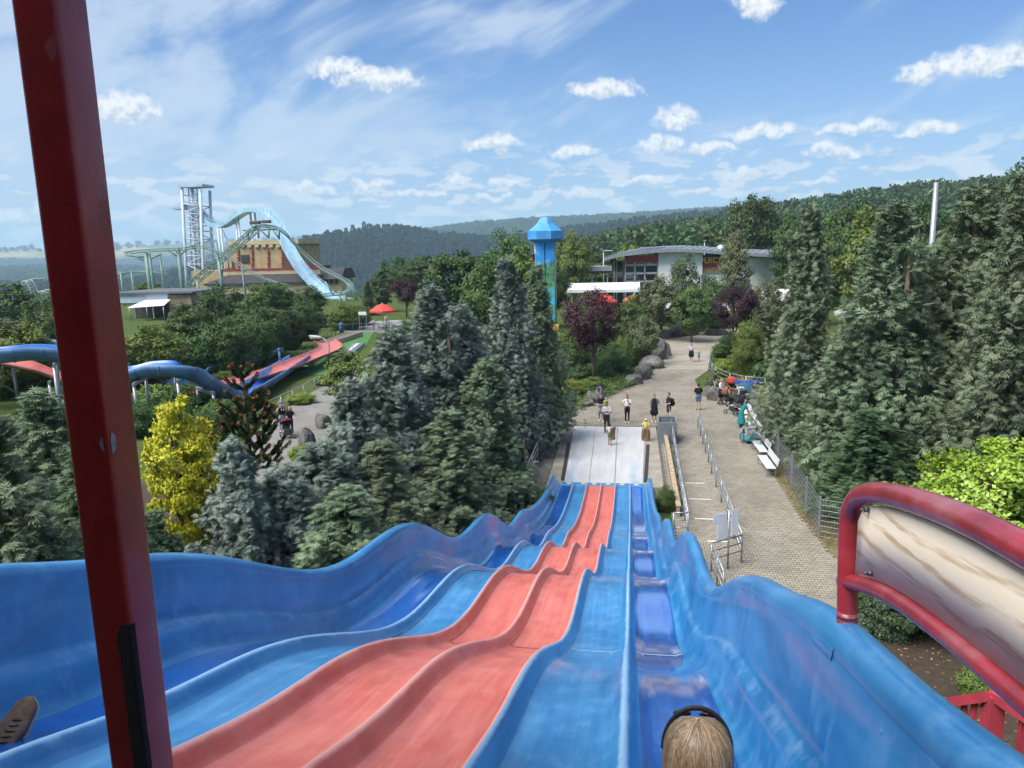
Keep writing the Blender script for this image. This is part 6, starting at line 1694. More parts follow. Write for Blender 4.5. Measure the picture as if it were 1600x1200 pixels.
# ---- castle with the flume drop and the green coaster
def build_castle():
    y = 196.0; o = aty(400, 470, y); org = Vector((o.x, y, 0))
    c = empty('castle_building', org, 0, 'yellow stone castle front with red trim and dark skirt roofs', 'building')
    st = mat('castle_render', (0.44, 0.34, 0.19), 0.9, 0.16, 0.5, det=3); st2 = mat('castle_cream', (0.54, 0.45, 0.28), 0.85, 0.1, 0.5); red = mat('castle_red', (0.30, 0.04, 0.035), 0.8)
    sl = mat('slate_dark', (0.035, 0.035, 0.042), 0.8, 0.15, 0.7); brown = mat('castle_brown', (0.10, 0.07, 0.045), 0.8)
    def B(a, b_, cc, d, dep, m, name, fr=0.0, parent=c): return pbox(a, b_, cc, d, y + fr, dep, m, name, parent, org)
    B(358, 382, 465, 470, 16, st, 'main_block'); 
    B(356, 375, 466, 382, 17, st2, 'parapet', -0.5)
    for i in range(9):
        px = 364 + i * 11.2; B(px, 382, px + 6, 386.5, 0.5, st2, 'corbel', -0.5)
    for px in (372, 394, 419, 441):
        for k in range(7): B(px - 0.9 - (k % 2) * 0.9, 388 + k * 4.5, px + 0.9 + (k % 2) * 0.9, 391.4 + k * 4.5, 0.3, red, 'quoin', -0.3)
    B(376, 398, 389, 411, 0.3, brown, 'window', -0.25); B(377.5, 399.5, 387.5, 409.5, 0.2, GLASS, 'pane', -0.35)
    B(443, 388, 455, 418, 0.3, brown, 'niche', -0.25)
    B(344, 419, 500, 421.5, 1.2, red, 'string_course', -1.2); B(345, 421.5, 500, 430, 1.0, st2, 'ledge', -1.0)
    for px in (352, 358): B(px, 407, px + 4, 419, 1.0, st, 'merlon', -0.8)
    # skirt roof
    a = aty(318, 444, y - 7) - org; b2 = aty(492, 440, y - 7) - org; t1 = aty(340, 430, y - 1) - org
    r = MB(); r.add([(a.x, -7, a.z), (b2.x, -7, b2.z), (b2.x - 2, -1, t1.z), (a.x + 4, -1, t1.z), (a.x, -7, a.z - 0.5), (b2.x, -7, b2.z - 0.5), (b2.x - 2, -1, t1.z - 0.5), (a.x + 4, -1, t1.z - 0.5)], [(0, 1, 2, 3), (7, 6, 5, 4), (0, 4, 5, 1), (1, 5, 6, 2), (2, 6, 7, 3), (3, 7, 4, 0)]); r.build('skirt_roof', sl, c)
    z = a.z - 0.5
    MB().box(((a.x + b2.x) / 2, -3.4, z / 2), (b2.x - a.x - 1.5, 6.0, z)).build('lower_wall', st2, c)
    # flume tower stone foot on the left
    q0 = aty(295, 424, y - 2) - org; q1 = aty(345, 424, y - 2) - org
    MB().box(((q0.x + q1.x) / 2, 4, q0.z / 2), (q1.x - q0.x, 10, q0.z)).build('stone_foot', st, c)
    # right annex
    q0 = aty(470, 428, y) - org; q1 = aty(532, 440, y) - org
    MB().box(((q0.x + q1.x) / 2, 5, (q0.z - 1.5) / 2), (q1.x - q0.x, 9, q0.z - 1.5)).build('annex_wall', st2, c)
    MB().prism([(-0.8, q0.z - 1.5), (10.5, q0.z - 1.5), (8, q0.z + 1.2), (2.5, q0.z + 1.2)], q0.x - 0.5, q1.x + 0.5, M4=Matrix(((0, 0, 1, 0), (1, 0, 0, 0), (0, 1, 0, 0), (0, 0, 0, 1)))).build('annex_roof', sl, c)
    for px in (500, 508, 516, 524): pbox(px, 436, px + 4, 443, y - 0.15 + 0.5, 0.3, brown, 'annex_window', c, org)
    B(466, 415, 500, 420, 8, red, 'red_parapet', 2.0)
build_castle()

def lattice(mb, pts4_bottom, pts4_top, n, rc, rb):
    """four-legged lattice mast"""
    bt = [Vector(p) for p in pts4_bottom]; tp = [Vector(p) for p in pts4_top]
    for i in range(4): mb.tube([bt[i], tp[i]], rc, 6)
    for k in range(n):
        t0, t1 = k / n, (k + 1) / n
        for i in range(4):
            j = (i + 1) % 4
            a0, a1 = bt[i].lerp(tp[i], t0), bt[i].lerp(tp[i], t1); b0, b1 = bt[j].lerp(tp[j], t0), bt[j].lerp(tp[j], t1)
            mb.tube([a1, b1], rb, 4); mb.tube([a0, b1] if k % 2 else [b0, a1], rb, 4)
PALE = mat('pale_blue_steel', (0.50, 0.58, 0.68), 0.5, 0.08, 0.5)
AQUA = mat('flume_aqua', (0.34, 0.54, 0.71), 0.4, 0.12, 0.6)
def build_flume():
    y = 206.0; o = aty(305, 430, y); org = Vector((o.x, y, 0))
    f = empty('flume_ride', org, 0, 'pale blue log flume drop with lattice lift tower behind the castle', 'ride')
    P = lambda px, py, dy=0.0: aty(px, py, y + dy) - org
    a, b_ = P(291, 426), P(318, 426); ta, tb = P(284, 291), P(313, 296)
    zb = 5.0
    mb = MB(); 
    for (p, q) in ((a, ta), (b_, tb)):
        for dy in (0, 5): mb.tube([(p.x - (q.x - p.x) * 0.2, p.y + dy, 0), (p.x, p.y + dy, p.z), (q.x, q.y + dy, q.z)], 0.42, 8)
    mb.build('column', PALE, f)
    mb = MB(); n = 10
    for k in range(n):
        t0, t1 = k / n, (k + 1) / n
        for dy in (0, 5):
            A0, A1 = a.lerp(ta, t0) + Vector((0, dy, 0)), a.lerp(ta, t1) + Vector((0, dy, 0)); B0, B1 = b_.lerp(tb, t0) + Vector((0, dy, 0)), b_.lerp(tb, t1) + Vector((0, dy, 0))
            if t0 < 0.72: mb.tube([A1, B1], 0.16, 5); mb.tube([A0, B1] if k % 2 else [B0, A1], 0.14, 5)
        A1 = a.lerp(ta, t1); mb.tube([A1, A1 + Vector((0, 5, 0))], 0.14, 5)
    mb.build('bracing', PALE, f)
    # narrow inner lift shaft beside the left columns
    mb = MB(); lattice(mb, [P(297, 420) + Vector((dx, dy, 0)) for dx, dy in ((0, 1), (1.5, 1), (1.5, 3), (0, 3))], [P(291, 294) + Vector((dx, dy, 0)) for dx, dy in ((0, 1), (1.5, 1), (1.5, 3), (0, 3))], 14, 0.14, 0.08); mb.build('lift_shaft', PALE, f)
    t0, t1 = P(281, 291), P(318, 292); MB().box(((t0.x + t1.x) / 2, 2.5, t0.z), (t1.x - t0.x, 6.5, 0.7)).build('top_beam', PALE, f)
    t0, t1 = P(266, 326), P(286, 326); MB().box(((t0.x + t1.x) / 2, 2.5, t0.z), (t1.x - t0.x, 4, 0.5)).build('platform', PALE, f)
    mb = MB()
    for px in (267, 273, 279, 285): q = P(px, 326); mb.tube([q, q + Vector((0, 0, 1.2))], 0.06, 4)
    mb.tube([P(267, 326) + Vector((0, 0, 1.2)), P(285, 326) + Vector((0, 0, 1.2))], 0.06, 4); mb.build('platform_rail', PALE, f)
    # trough
    pts = [(292, 326, 2), (305, 329, 2), (318, 341, 2), (332, 353, 1), (345, 356, 0), (358, 351, -1), (372, 341, -2), (386, 333, -3), (400, 331, -4), (414, 336, -6), (428, 349, -8), (440, 369, -11), (452, 393, -14), (466, 417, -17), (480, 434, -20), (498, 452, -24), (516, 466, -28), (535, 473, -31), (556, 477, -34), (580, 480, -37)]
    path = bez([P(*p) for p in pts], 5)
    def trough(name, path, w, h, m, th=0.15):
        V, F = [], []
        for i, p in enumerate(path):
            t = path[min(i + 1, len(path) - 1)] - path[max(i - 1, 0)]; t.normalize()
            s = t.cross(Vector((0, 0, 1))).normalized(); u = s.cross(t)
            for (x, z) in ((-w, h), (-w, 0), (w, 0), (w, h), (w - th, h), (w - th, th), (-w + th, th), (-w + th, h)): V.append(p + s * x + u * z)
        for i in range(len(path) - 1):
            for j in range(8): F.append((8 * i + j, 8 * i + (j + 1) % 8, 8 * i + 8 + (j + 1) % 8, 8 * i + 8 + j))
        me = bpy.data.meshes.new(name); me.from_pydata([tuple(v) for v in V], [], F); me.materials.append(m); me.update()
        return link(name, me, f)
    trough('trough', path[:70], 1.5, 1.2, AQUA); trough('trough', path[69:], 1.5, 1.2, AQUA)
    mb = MB()
    for i in range(0, 78, 2):
        p = path[i]; t = (path[min(i + 1, len(path) - 1)] - p).normalized(); s = t.cross(Vector((0, 0, 1))).normalized()
        for sg in (-1.25, 1.25): mb.tube([p + s * sg, p + s * sg + Vector((0, 0, 2.0))], 0.05, 4)
    for sg in (-1.25, 1.25):
        mb.tube([p + (path[min(i + 1, len(path) - 1)] - p).normalized().cross(Vector((0, 0, 1))).normalized() * sg + Vector((0, 0, 2.0)) for i, p in enumerate(path[:78])], 0.06, 4)
    mb.build('guard_rail', PALE, f)
    for px, py in ((340, 357), (368, 345), (372, 342), (391, 333), (398, 332), (345, 356)):
        q = P(px, py, -2); MB().tube([q, (q.x + 0.4, q.y, 0)], 0.28, 6).build('support', PALE, f)
    mb = MB(); q, q2 = P(345, 356, -1), P(368, 398, -1); mb.tube([q, q2], 0.22, 6); mb.tube([P(330, 360, 1), P(358, 402, 1)], 0.16, 6); mb.build('diagonal_brace', PALE, f)
build_flume()

def build_coaster():
    y = 180.0; o = aty(330, 460, y); org = Vector((o.x, y, 0))
    f = empty('green_coaster', org, 0, 'dark green steel coaster with a straight lift hill before the castle', 'ride')
    P = lambda px, py, dy=0.0: aty(px, py, y + dy) - org
    G = GREEN_STEEL
    def track(name, pts, gauge=0.6, n=6, tie=3, spine=0.16, closed=False):
        path = bez([P(*p) for p in pts], n); mb = MB(); L, R_ = [], []
        for i, p in enumerate(path):
            t = (path[min(i + 1, len(path) - 1)] - path[max(i - 1, 0)]).normalized(); s = t.cross(Vector((0, 0, 1))).normalized()
            L.append(p + s * gauge); R_.append(p - s * gauge)
        mb.tube(L, 0.08, 5); mb.tube(R_, 0.08, 5); mb.tube([p - Vector((0, 0, 0.6)) for p in path], spine * 0.8, 5)
        for i in range(0, len(path), 1):
            mb.tube([L[i], path[i] - Vector((0, 0, 0.6))], 0.06, 4); mb.tube([R_[i], path[i] - Vector((0, 0, 0.6))], 0.06, 4); mb.tube([L[i], R_[i]], 0.06, 4)
        mb.build(name, G, f); return path
    lift = [P(268 + (398 - 268) * t, 466 + (354 - 466) * t) for t in np.linspace(0, 1, 22)]
    mb = MB()
    for dz, s in ((0, 0), (-1.6, 0)):
        for dy in (-0.8, 0.8): mb.tube([p + Vector((0, dy, dz)) for p in lift], 0.16, 6)
    for i in range(21):
        for dy in (-0.8, 0.8): mb.tube([lift[i] + Vector((0, dy, -1.6 if i % 2 else 0)), lift[i + 1] + Vector((0, dy, 0 if i % 2 else -1.6))], 0.11, 4)
        mb.tube([lift[i] + Vector((0, -0.8, 0)), lift[i] + Vector((0, 0.8, 0))], 0.10, 4)
    mb.build('lift_hill', G, f)
    MB().tube([p + Vector((0, 1.6, 0.9)) for p in lift], 0.06, 4).build('walkway_rail', G, f)
    track('top_track', [(396, 355, 0), (408, 351, 0), (420, 352, 1), (434, 356, 3), (446, 364, 5), (458, 377, 6), (474, 394, 6), (492, 410, 4), (510, 422, 1), (528, 431, -4), (542, 439, -10), (548, 448, -16), (542, 455, -20), (526, 457, -23), (505, 459, -25), (490, 462, -26)])
    track('crossing_track', [(300, 383, -3), (320, 385, -3), (345, 394, -4), (368, 408, -5), (392, 424, -6), (420, 437, -7), (450, 446, -8)], tie=4, spine=0.1)
    track('turn_track', [(196, 394, -2), (215, 391, -3), (240, 389, -4), (262, 388, -4), (285, 387, -3), (305, 384, -2)])
    track('low_track', [(185, 430, 12), (198, 426, 10), (215, 424, 8), (240, 425, 8), (262, 428, 9)], spine=0.1)
    # station roof frame at the crest
    mb = MB()
    for px, py in ((388, 372), (404, 372), (420, 372), (436, 372)): mb.tube([P(px, py), P(px, py - 16)], 0.22, 5)
    mb.tube([P(380, 360), P(430, 358)], 0.25, 5); mb.tube([P(388, 374), P(398, 356)], 0.2, 5); mb.tube([P(437, 374), P(424, 356)], 0.2, 5); mb.tube([P(420, 372), P(404, 357)], 0.2, 5); mb.build('crest_frame', G, f)
    cars = MB(); q = P(399, 349); cars.box(q + Vector((0, 0, 0.2)), (2.6, 1.2, 0.8), bev=0.15); cars.box(q + Vector((2.9, 0, 0.35)), (2.2, 1.2, 0.75), bev=0.15); cars.build('train_car', mat('train_brown', (0.10, 0.075, 0.05), 0.6), f)
    # columns
    for px, pt, w in ((228, 395, 0.55), (233, 395, 0.35), (278, 388, 0.5), (338, 380, 0.35), (342, 408, 0.35), (378, 412, 0.3), (308, 438, 0.3), (250, 400, 0.22), (205, 425, 0.2), (188, 425, 0.2), (538, 455, 0.5), (530, 455, 0.3)):
        q = P(px, pt, -3 if px < 500 else -18); MB().tube([(q.x + 0.3, q.y, -3), q], w, 8).build('column', G, f)
    mb = MB()
    for (x0, y0, x1, y1, d) in ((228, 408, 200, 397, -3), (228, 408, 252, 397, -3), (228, 402, 196, 399, -3), (278, 402, 262, 391, -3), (278, 402, 292, 390, -3), (544, 443, 568, 468, -14), (548, 445, 560, 475, -14), (508, 440, 522, 462, -10)):
        mb.tube([P(x0, y0, d), P(x1, y1, d)], 0.22, 5)
    mb.build('strut', G, f)
build_coaster()

def build_station():
    y = 120.0; o = aty(240, 480, y); org = Vector((o.x, y, 0))
    s = empty('ride_station', org, 0, 'low flat-roofed station with a pale blue front beside the red post', 'building')
    brick = mat('station_brick', (0.30, 0.22, 0.16), 0.9, 0.15, 0.8); blue = mat('pale_blue_sheet', (0.42, 0.52, 0.62), 0.6, 0.08, 0.5); rf = mat('station_roof', (0.10, 0.11, 0.12), 0.7)
    pbox(172, 456.5, 300, 459.5, y - 0.6, 13, rf, 'roof', s, org)
    pbox(174, 460, 262, 473, y - 0.2, 0.4, blue, 'front_sheet', s, org)
    q0, q1 = aty(262, 461, y) - org, aty(298, 461, y) - org
    MB().box(((q0.x + q1.x) / 2, 5.5, q0.z / 2), (q1.x - q0.x, 11, q0.z)).build('brick_wall', brick, s)
    q0 = aty(174, 461, y) - org; q1 = aty(262, 461, y) - org
    MB().box(((q0.x + q1.x) / 2, 8.5, q0.z / 2), (q1.x - q0.x, 6, q0.z)).build('back_wall', mat('station_dark', (0.05, 0.05, 0.05), 0.8), s)
    for px in (176, 205, 234, 261):
        q = aty(px, 461, y) - org; MB().box((q.x, 0.6, q.z / 2), (0.25, 0.25, q.z)).build('pillar', STEEL, s)
    w = MB(); a = aty(205, 480, y - 3) - org; d = aty(262, 476, y - 3) - org
    w.add([(a.x, -4, a.z), (d.x, -4, d.z), (d.x - 1, -0.5, d.z + 0.7), (a.x + 1, -0.5, a.z + 1.0), (a.x, -4, a.z - .1), (d.x, -4, d.z - .1), (d.x - 1, -0.5, d.z + .6), (a.x + 1, -0.5, a.z + .9)], [(0, 1, 2, 3), (7, 6, 5, 4), (0, 4, 5, 1), (1, 5, 6, 2), (2, 6, 7, 3), (3, 7, 4, 0)]); w.build('awning', WHITE, s)
    for px in (207, 234, 260): q = aty(px, 479, y - 3) - org; MB().tube([(q.x, -3.9, 0), (q.x, -3.9, q.z)], 0.06, 6).build('awning_pole', STEEL, s)
    # small ladder hoops left of the post: chair lift / coaster dips
    for i, (px, py, h) in enumerate(((37, 441, 1.0), (52, 447, 1.2), (72, 455, 1.6))):
        pass
build_station()

def build_left_coaster_dip():
    y = 130.0; o = aty(60, 470, y); org = Vector((o.x, y, 0))
    f = empty('silver_track', org, 0, 'small silver coaster track dipping behind the trees left of the post', 'ride')
    pts = [(34, 447), (38, 440), (43, 440), (48, 447), (54, 460), (60, 458), (66, 455), (72, 456), (78, 470), (84, 482)]
    path = bez([aty(px, py, y) - org for px, py in pts], 5); mb = MB(); L, R_ = [], []
    for p in path: L.append(p + Vector((0, -0.5, 0))); R_.append(p + Vector((0.5, 0.5, 0.2)))
    mb.tube(L, 0.1, 5); mb.tube(R_, 0.1, 5)
    for i in range(0, len(path), 2): mb.tube([L[i], R_[i]], 0.06, 4)
    mb.build('rails', mat('silver_steel', (0.45, 0.48, 0.46), 0.5), f)
    for i in (2, 14, 30): MB().tube([path[i], (path[i].x, path[i].y, 0)], 0.15, 6).build('column', GREEN_STEEL, f)
    MB().tube([aty(50, 436, y) - org, aty(85, 434, y) - org], 0.1, 5).build('cross_beam', GREEN_STEEL, f)
build_left_coaster_dip()

# ---- toboggan chutes on the left with their turf run-out
CH_BLUE = mat('chute_blue', (0.045, 0.20, 0.60), 0.35, 0.12, 1.5, coat=0.3); CH_OUT = mat('chute_outside', (0.12, 0.24, 0.46), 0.5, 0.15, 1.0, dirt=((0.10, 0.15, 0.24), 0.6)); CH_RED = mat('chute_red', (0.52, 0.14, 0.13), 0.45, 0.12, 1.5)
def chute(name, pts, w, h, m_in, m_out, label, supports=()):
    """half-round trough along 3D points"""
    path = bez(pts, 8); o0 = Vector((path[-1].x, path[-1].y, 0))
    c = empty(name, o0, 0, label, 'chute', 'toboggan chutes')
    V, F, mi = [], [], []; n = 11
    ring = [(math.cos(PI + PI * j / (n - 1)) * w, h + math.sin(PI + PI * j / (n - 1)) * h) for j in range(n)]
    lip = 0.07
    for i, p in enumerate(path):
        t = path[min(i + 1, len(path) - 1)] - path[max(i - 1, 0)]; t.z *= 1; t.normalize()
        s = t.cross(Vector((0, 0, 1))).normalized(); u = s.cross(t)
        for (x, z) in ring: V.append(p + s * x + u * z - o0)
        for (x, z) in reversed(ring): V.append(p + s * x * (1 + lip / w) + u * (z - 0.05 + (0.05 if z > h * 0.9 else 0)) - o0)
    k = 2 * n
    for i in range(len(path) - 1):
        for j in range(k):
            F.append((k * i + j, k * i + k + j, k * i + k + (j + 1) % k, k * i + (j + 1) % k)); mi.append(0 if j < n - 1 else 1)
    me = np_mesh(name, np.array([tuple(v) for v in V]), np.array(F), [m_in, m_out], mi, smooth=True)
    link('trough', me, c)
    # flanged joints
    jm = MB()
    for i in range(4, len(path) - 2, 7):
        p = path[i]; t = (path[i + 1] - path[i - 1]).normalized(); s = t.cross(Vector((0, 0, 1))).normalized(); u = s.cross(t)
        jm.tube([p + s * x * (1 + (lip + .03) / w) + u * (z - 0.07) - o0 for x, z in ring], 0.035, 4)
    jm.build('joint_flange', m_out, c)
    for i in supports:
        p = path[i]; t = (path[min(i + 1, len(path) - 1)] - path[i - 1]).normalized(); s = t.cross(Vector((0, 0, 1))).normalized()
        q = MB(); top = p - Vector((0, 0, 0.12)) - o0
        q.bar(top - s * (w + 0.5), top + s * (w + 0.5), 0.16, 0.2)
        q.tube([top - s * (w + .35) + Vector((0, 0, -.1)), Vector((top.x, top.y, -0.1)) - s * (w + 0.35)], 0.10, 8)
        q.tube([top + s * (w + .35) + Vector((0, 0, -.1)), Vector((top.x, top.y, -0.1)) + s * (w + 0.35)], 0.10, 8)
        if p.z > 3: q.bar(top + s * (w + .3) - Vector((0, 0, 0.5)), Vector((top.x, top.y, p.z * 0.3)) - s * (w + 0.3), 0.09, 0.09)
        q.build('trestle', STEEL, c)
    return path
def Pz(px, py, y): return aty(px, py, y)
g0 = at(388, 634)
blueA = [Pz(-160, 600, 38), Pz(-60, 574, 39), Pz(10, 566, 40), Pz(60, 562, 41), Pz(110, 568, 42), Pz(155, 590, 43), Pz(200, 596, 44), Pz(236, 588, 44.5), Pz(275, 588, 45), Pz(305, 598, 46), Pz(335, 618, 47), Pz(362, 634, 48.5), Vector((-27.4, 50.5, 0.35)), Vector((-28.2, 55, 0.3)), Vector((-29.6, 62, 0.3)), Vector((-30.7, 67.5, 0.3))]
chute('toboggan_chute', blueA, 0.95, 0.85, CH_BLUE, CH_OUT, 'front blue toboggan chute on steel trestles with a wavy run', (10, 28, 52, 64, 76))
redA = [Pz(-120, 560, 47), Pz(-20, 566, 47.5), Pz(40, 576, 48), Pz(98, 596, 49), Pz(160, 622, 50), Pz(206, 626, 51), Pz(235, 634, 51.5), Pz(280, 622, 49.5), Pz(330, 612, 52), Pz(388, 596, 56.5), Pz(440, 580, 60.5), Pz(475, 566, 65), Pz(516, 548, 72.5), Vector((-34.2, 82, 0.45))]
chute('toboggan_chute', redA, 1.15, 0.38, CH_RED, mat('chute_red_outside', (0.25, 0.09, 0.08), 0.6, 0.15, 1), 'middle red toboggan chute running up to the turf', (10, 22, 34, 64, 74))
blueB = [Pz(60, 545, 54), Pz(150, 566, 55), Pz(200, 580, 55.5), Pz(240, 598, 56), Pz(293, 616, 57), Vector((-36.6, 60.5, 0.4)), Vector((-35.6, 66, 0.3)), Vector((-35.9, 73, 0.3))]
chute('toboggan_chute', blueB, 0.9, 0.8, CH_BLUE, CH_OUT, 'rear blue toboggan chute behind the red one', (6, 14, 26))
def build_runout():
    turf = mat('artificial_turf', (0.055, 0.17, 0.045), 0.95, 0.15, 1.2, det=3)
    sheet('turf', P2((448, 578), (492, 548), (534, 520), (584, 519), (570, 543), (540, 566), (505, 588)), 0.01, turf)
    o = at(520, 555); ro = empty('roller_conveyor', o, 0, 'blue roller conveyor on the turf beyond the red chute', 'conveyor')
    a, b = at(474, 574) - o, at(527, 535) - o
    d = (b - a).normalized(); s = Vector((d.y, -d.x, 0)); L = (b - a).length
    bl = mat('conveyor_blue', (0.06, 0.10, 0.30), 0.5)
    for sg in (-0.5, 0.5): MB().bar(a + s * sg + Vector((0, 0, 0.2)), b + s * sg + Vector((0, 0, 0.2)), 0.08, 0.25).build('side_rail', bl, ro)
    for i in range(26):
        p = a + d * (L * (i + 0.5) / 26) + Vector((0, 0, 0.25)); MB().tube([p - s * 0.46, p + s * 0.46], 0.09, 6).build('roller', STEEL if i % 2 else bl, ro)
    o2 = at(545, 535); r2 = empty('roller_conveyor', o2, 0, 'brown roller conveyor with pale side rails at the turf top', 'conveyor')
    a, b = Vector((-34.25, 82.3, 0)) - o2, at(558, 525) - o2; d = (b - a).normalized(); s = Vector((d.y, -d.x, 0)); L = (b - a).length
    for sg in (-0.7, 0.7): MB().bar(a + s * sg + Vector((0, 0, 0.3)), b + s * sg + Vector((0, 0, 0.3)), 0.12, 0.5).build('side_rail', mat('pale_rail', (0.45, 0.36, 0.30), 0.6), r2)
    for i in range(18):
        p = a + d * (L * (i + 0.5) / 18) + Vector((0, 0, 0.4)); MB().tube([p - s * 0.62, p + s * 0.62], 0.12, 6).build('roller', mat('roller_brown', (0.13, 0.11, 0.10), 0.6), r2)
    o3 = at(547, 553); r3 = empty('roller_conveyor', o3, 0, 'grey-blue mat conveyor at the right edge of the turf', 'conveyor')
    a, b = at(525, 570) - o3, at(562, 540) - o3; d = (b - a).normalized(); s = Vector((d.y, -d.x, 0)); L = (b - a).length
    for sg in (-0.55, 0.55): MB().bar(a + s * sg + Vector((0, 0, 0.2)), b + s * sg + Vector((0, 0, 0.2)), 0.08, 0.25).build('side_rail', mat('grey_blue', (0.22, 0.30, 0.42), 0.6), r3)
    for i in range(22):
        p = a + d * (L * (i + 0.5) / 22) + Vector((0, 0, 0.25)); MB().tube([p - s * 0.5, p + s * 0.5], 0.08, 6).build('roller', STEEL, r3)
    p = P2((519, 534), (531, 522), (548, 521), (537, 534)); mo = MB(); mo.prism(p, 0.012, 0.05)
    tag(mo.build('rubber_mat', BLACK), 'black rubber mat lying on the turf by the terrace', 'mat')
    # terrace
    sheet('terrace', P2((528, 520), (524, 512), (560, 503), (680, 497), (690, 512), (584, 519)), 0.014, ASPH)
    blu = mat('blue_railing_paint', (0.05, 0.11, 0.26), 0.5)
    railing('terrace_railing', [tuple(at(*p)) for p in ((532, 519), (552, 518), (572, 517.5), (592, 517))], 'blue railing along the terrace above the turf', bars=(1.0, 0.15), gap=1.2, m=blu, group='blue railings', rad=0.03)
    railing('turf_railing', [tuple(at(*p)) for p in ((452, 573), (480, 553), (505, 538), (530, 520))], 'thin dark rail along the left edge of the turf', bars=(1.0, 0.5), gap=3, m=mat('dark_green_paint', (0.02, 0.06, 0.05), 0.6), group='blue railings')
    railing('path_railing', [tuple(at(*p)) for p in ((412, 655), (440, 640), (475, 622), (508, 600), (535, 585))], 'grey hand railing along the path behind the strolling couple', bars=(1.0, 0.5), gap=2.4)
    # white sign frame
    q = at(568, 517); s_ = empty('entry_frame', q, 0, 'small white sign on two posts at the terrace edge', 'sign')
    z = aty(568, 488, q.y).z
    for x in (-0.5, 0.5): MB().bar((x, 0, 0), (x, 0, z), 0.07, 0.07).build('post', STEEL, s_)
    MB().box((0, -0.05, z - 0.15), (1.1, 0.06, 0.45), bev=0.01).build('sign_board', WHITE, s_)
    # picnic tables and bin
    tb = mat('table_pale', (0.5, 0.52, 0.55), 0.5)
    for k, (px, py, lab) in enumerate(((600, 512, 'picnic table under the red parasol'), (620, 510, 'picnic table right of the red parasol'), (548, 511, 'picnic table behind the blue railing'))):
        q = at(px, py); t = empty('picnic_table', q, 0.1, lab, 'table', 'picnic tables')
        MB().box((0, 0, 0.74), (1.9, 0.8, 0.06), bev=0.01).build('table_top', tb, t)
        for yy in (-0.65, 0.65): MB().box((0, yy, 0.45), (1.9, 0.28, 0.05), bev=0.01).build('bench_seat', tb, t)
        for xx in (-0.7, 0.7):
            f = MB(); f.bar((xx, -0.65, 0.42), (xx, 0.65, 0.42), 0.06, 0.06); f.bar((xx, -0.5, 0), (xx, -0.25, 0.72), 0.06, 0.06); f.bar((xx, 0.5, 0), (xx, 0.25, 0.72), 0.06, 0.06); f.build('leg_frame', STEEL, t)
    q = at(534, 520); b_ = empty('litter_bin', q, 0, 'blue litter bin at the left end of the terrace railing', 'bin')
    MB().lathe((0, 0, 0), [(0.0, 0.02), (0.28, 0.02), (0.33, 0.95), (0.30, 0.98)], 12).build('drum', blu, b_); MB().lathe((0, 0, 0), [(0.36, 1.05), (0.36, 1.12), (0.2, 1.3), (0, 1.34)], 12).build('lid', blu, b_); MB().tube([(0, 0, 0.9), (0, 0, 1.1)], 0.03, 6).build('lid_stem', STEEL, b_)
    # blue post and street lamp
    q = at(439, 582); z = aty(439, 546, q.y).z; bp = empty('blue_post', q, 0, 'dark blue post with a cap left of the turf', 'post')
    MB().tube([(0, 0, 0), (0, 0, z)], 0.11, 10).build('shaft', blu, bp); MB().lathe((0, 0, z), [(0.17, -0.05), (0.17, 0.06), (0.0, 0.16)], 10).build('cap', blu, bp)
    y = 68.0; base = aty(517, 590, y); top = aty(515, 534, y); lp = empty('street_lamp', (base.x, y, 0), 0, 'curved-arm street lamp standing before the turf slope', 'street lamp')
    o = Vector((base.x, y, 0)); hd = aty(503, 528, y) - o; tip = aty(483, 525, y) - o; tz = (top - o).z
    gp = mat('lamp_grey', (0.38, 0.39, 0.36), 0.5)
    MB().tube(bez([(0, 0, 0), (0, 0, tz * 0.6), (0, 0, tz - 0.25), (-0.25, 0, tz + 0.12), (hd.x, 0, hd.z)], 6), 0.07, 8).build('pole', gp, lp)
    hm = MB(); d = (tip - hd); n = 10
    for i in range(n + 1):
        t = i / n; r = 0.10 + 0.17 * math.sin(PI * min(1, 0.12 + t * 0.86)); hm.v += [tuple(hd + d * t + Vector((0, math.cos(a) * r, math.sin(a) * r * 0.62))) for a in np.linspace(0, 2 * PI, 10, endpoint=False)]
    for i in range(n):
        for j in range(10): hm.f.append((i * 10 + j, i * 10 + (j + 1) % 10, (i + 1) * 10 + (j + 1) % 10, (i + 1) * 10 + j)); hm.m.append(0); hm.sm.append(True)
    hm.f.append(tuple(range(9, -1, -1))); hm.m.append(0); hm.sm.append(False); hm.f.append(tuple(range(n * 10, n * 10 + 10))); hm.m.append(0); hm.sm.append(False)
    h_ = hm.build('lamp_head', gp, lp)
    MB().ball(hd + d * 0.68 - Vector((0, 0, 0.13)), 0.2, 10, 6, scale=(1.8, 0.8, 0.5)).build('lamp_glass', mat('lamp_glass', (0.7, 0.72, 0.72), 0.2), h_)
build_runout()
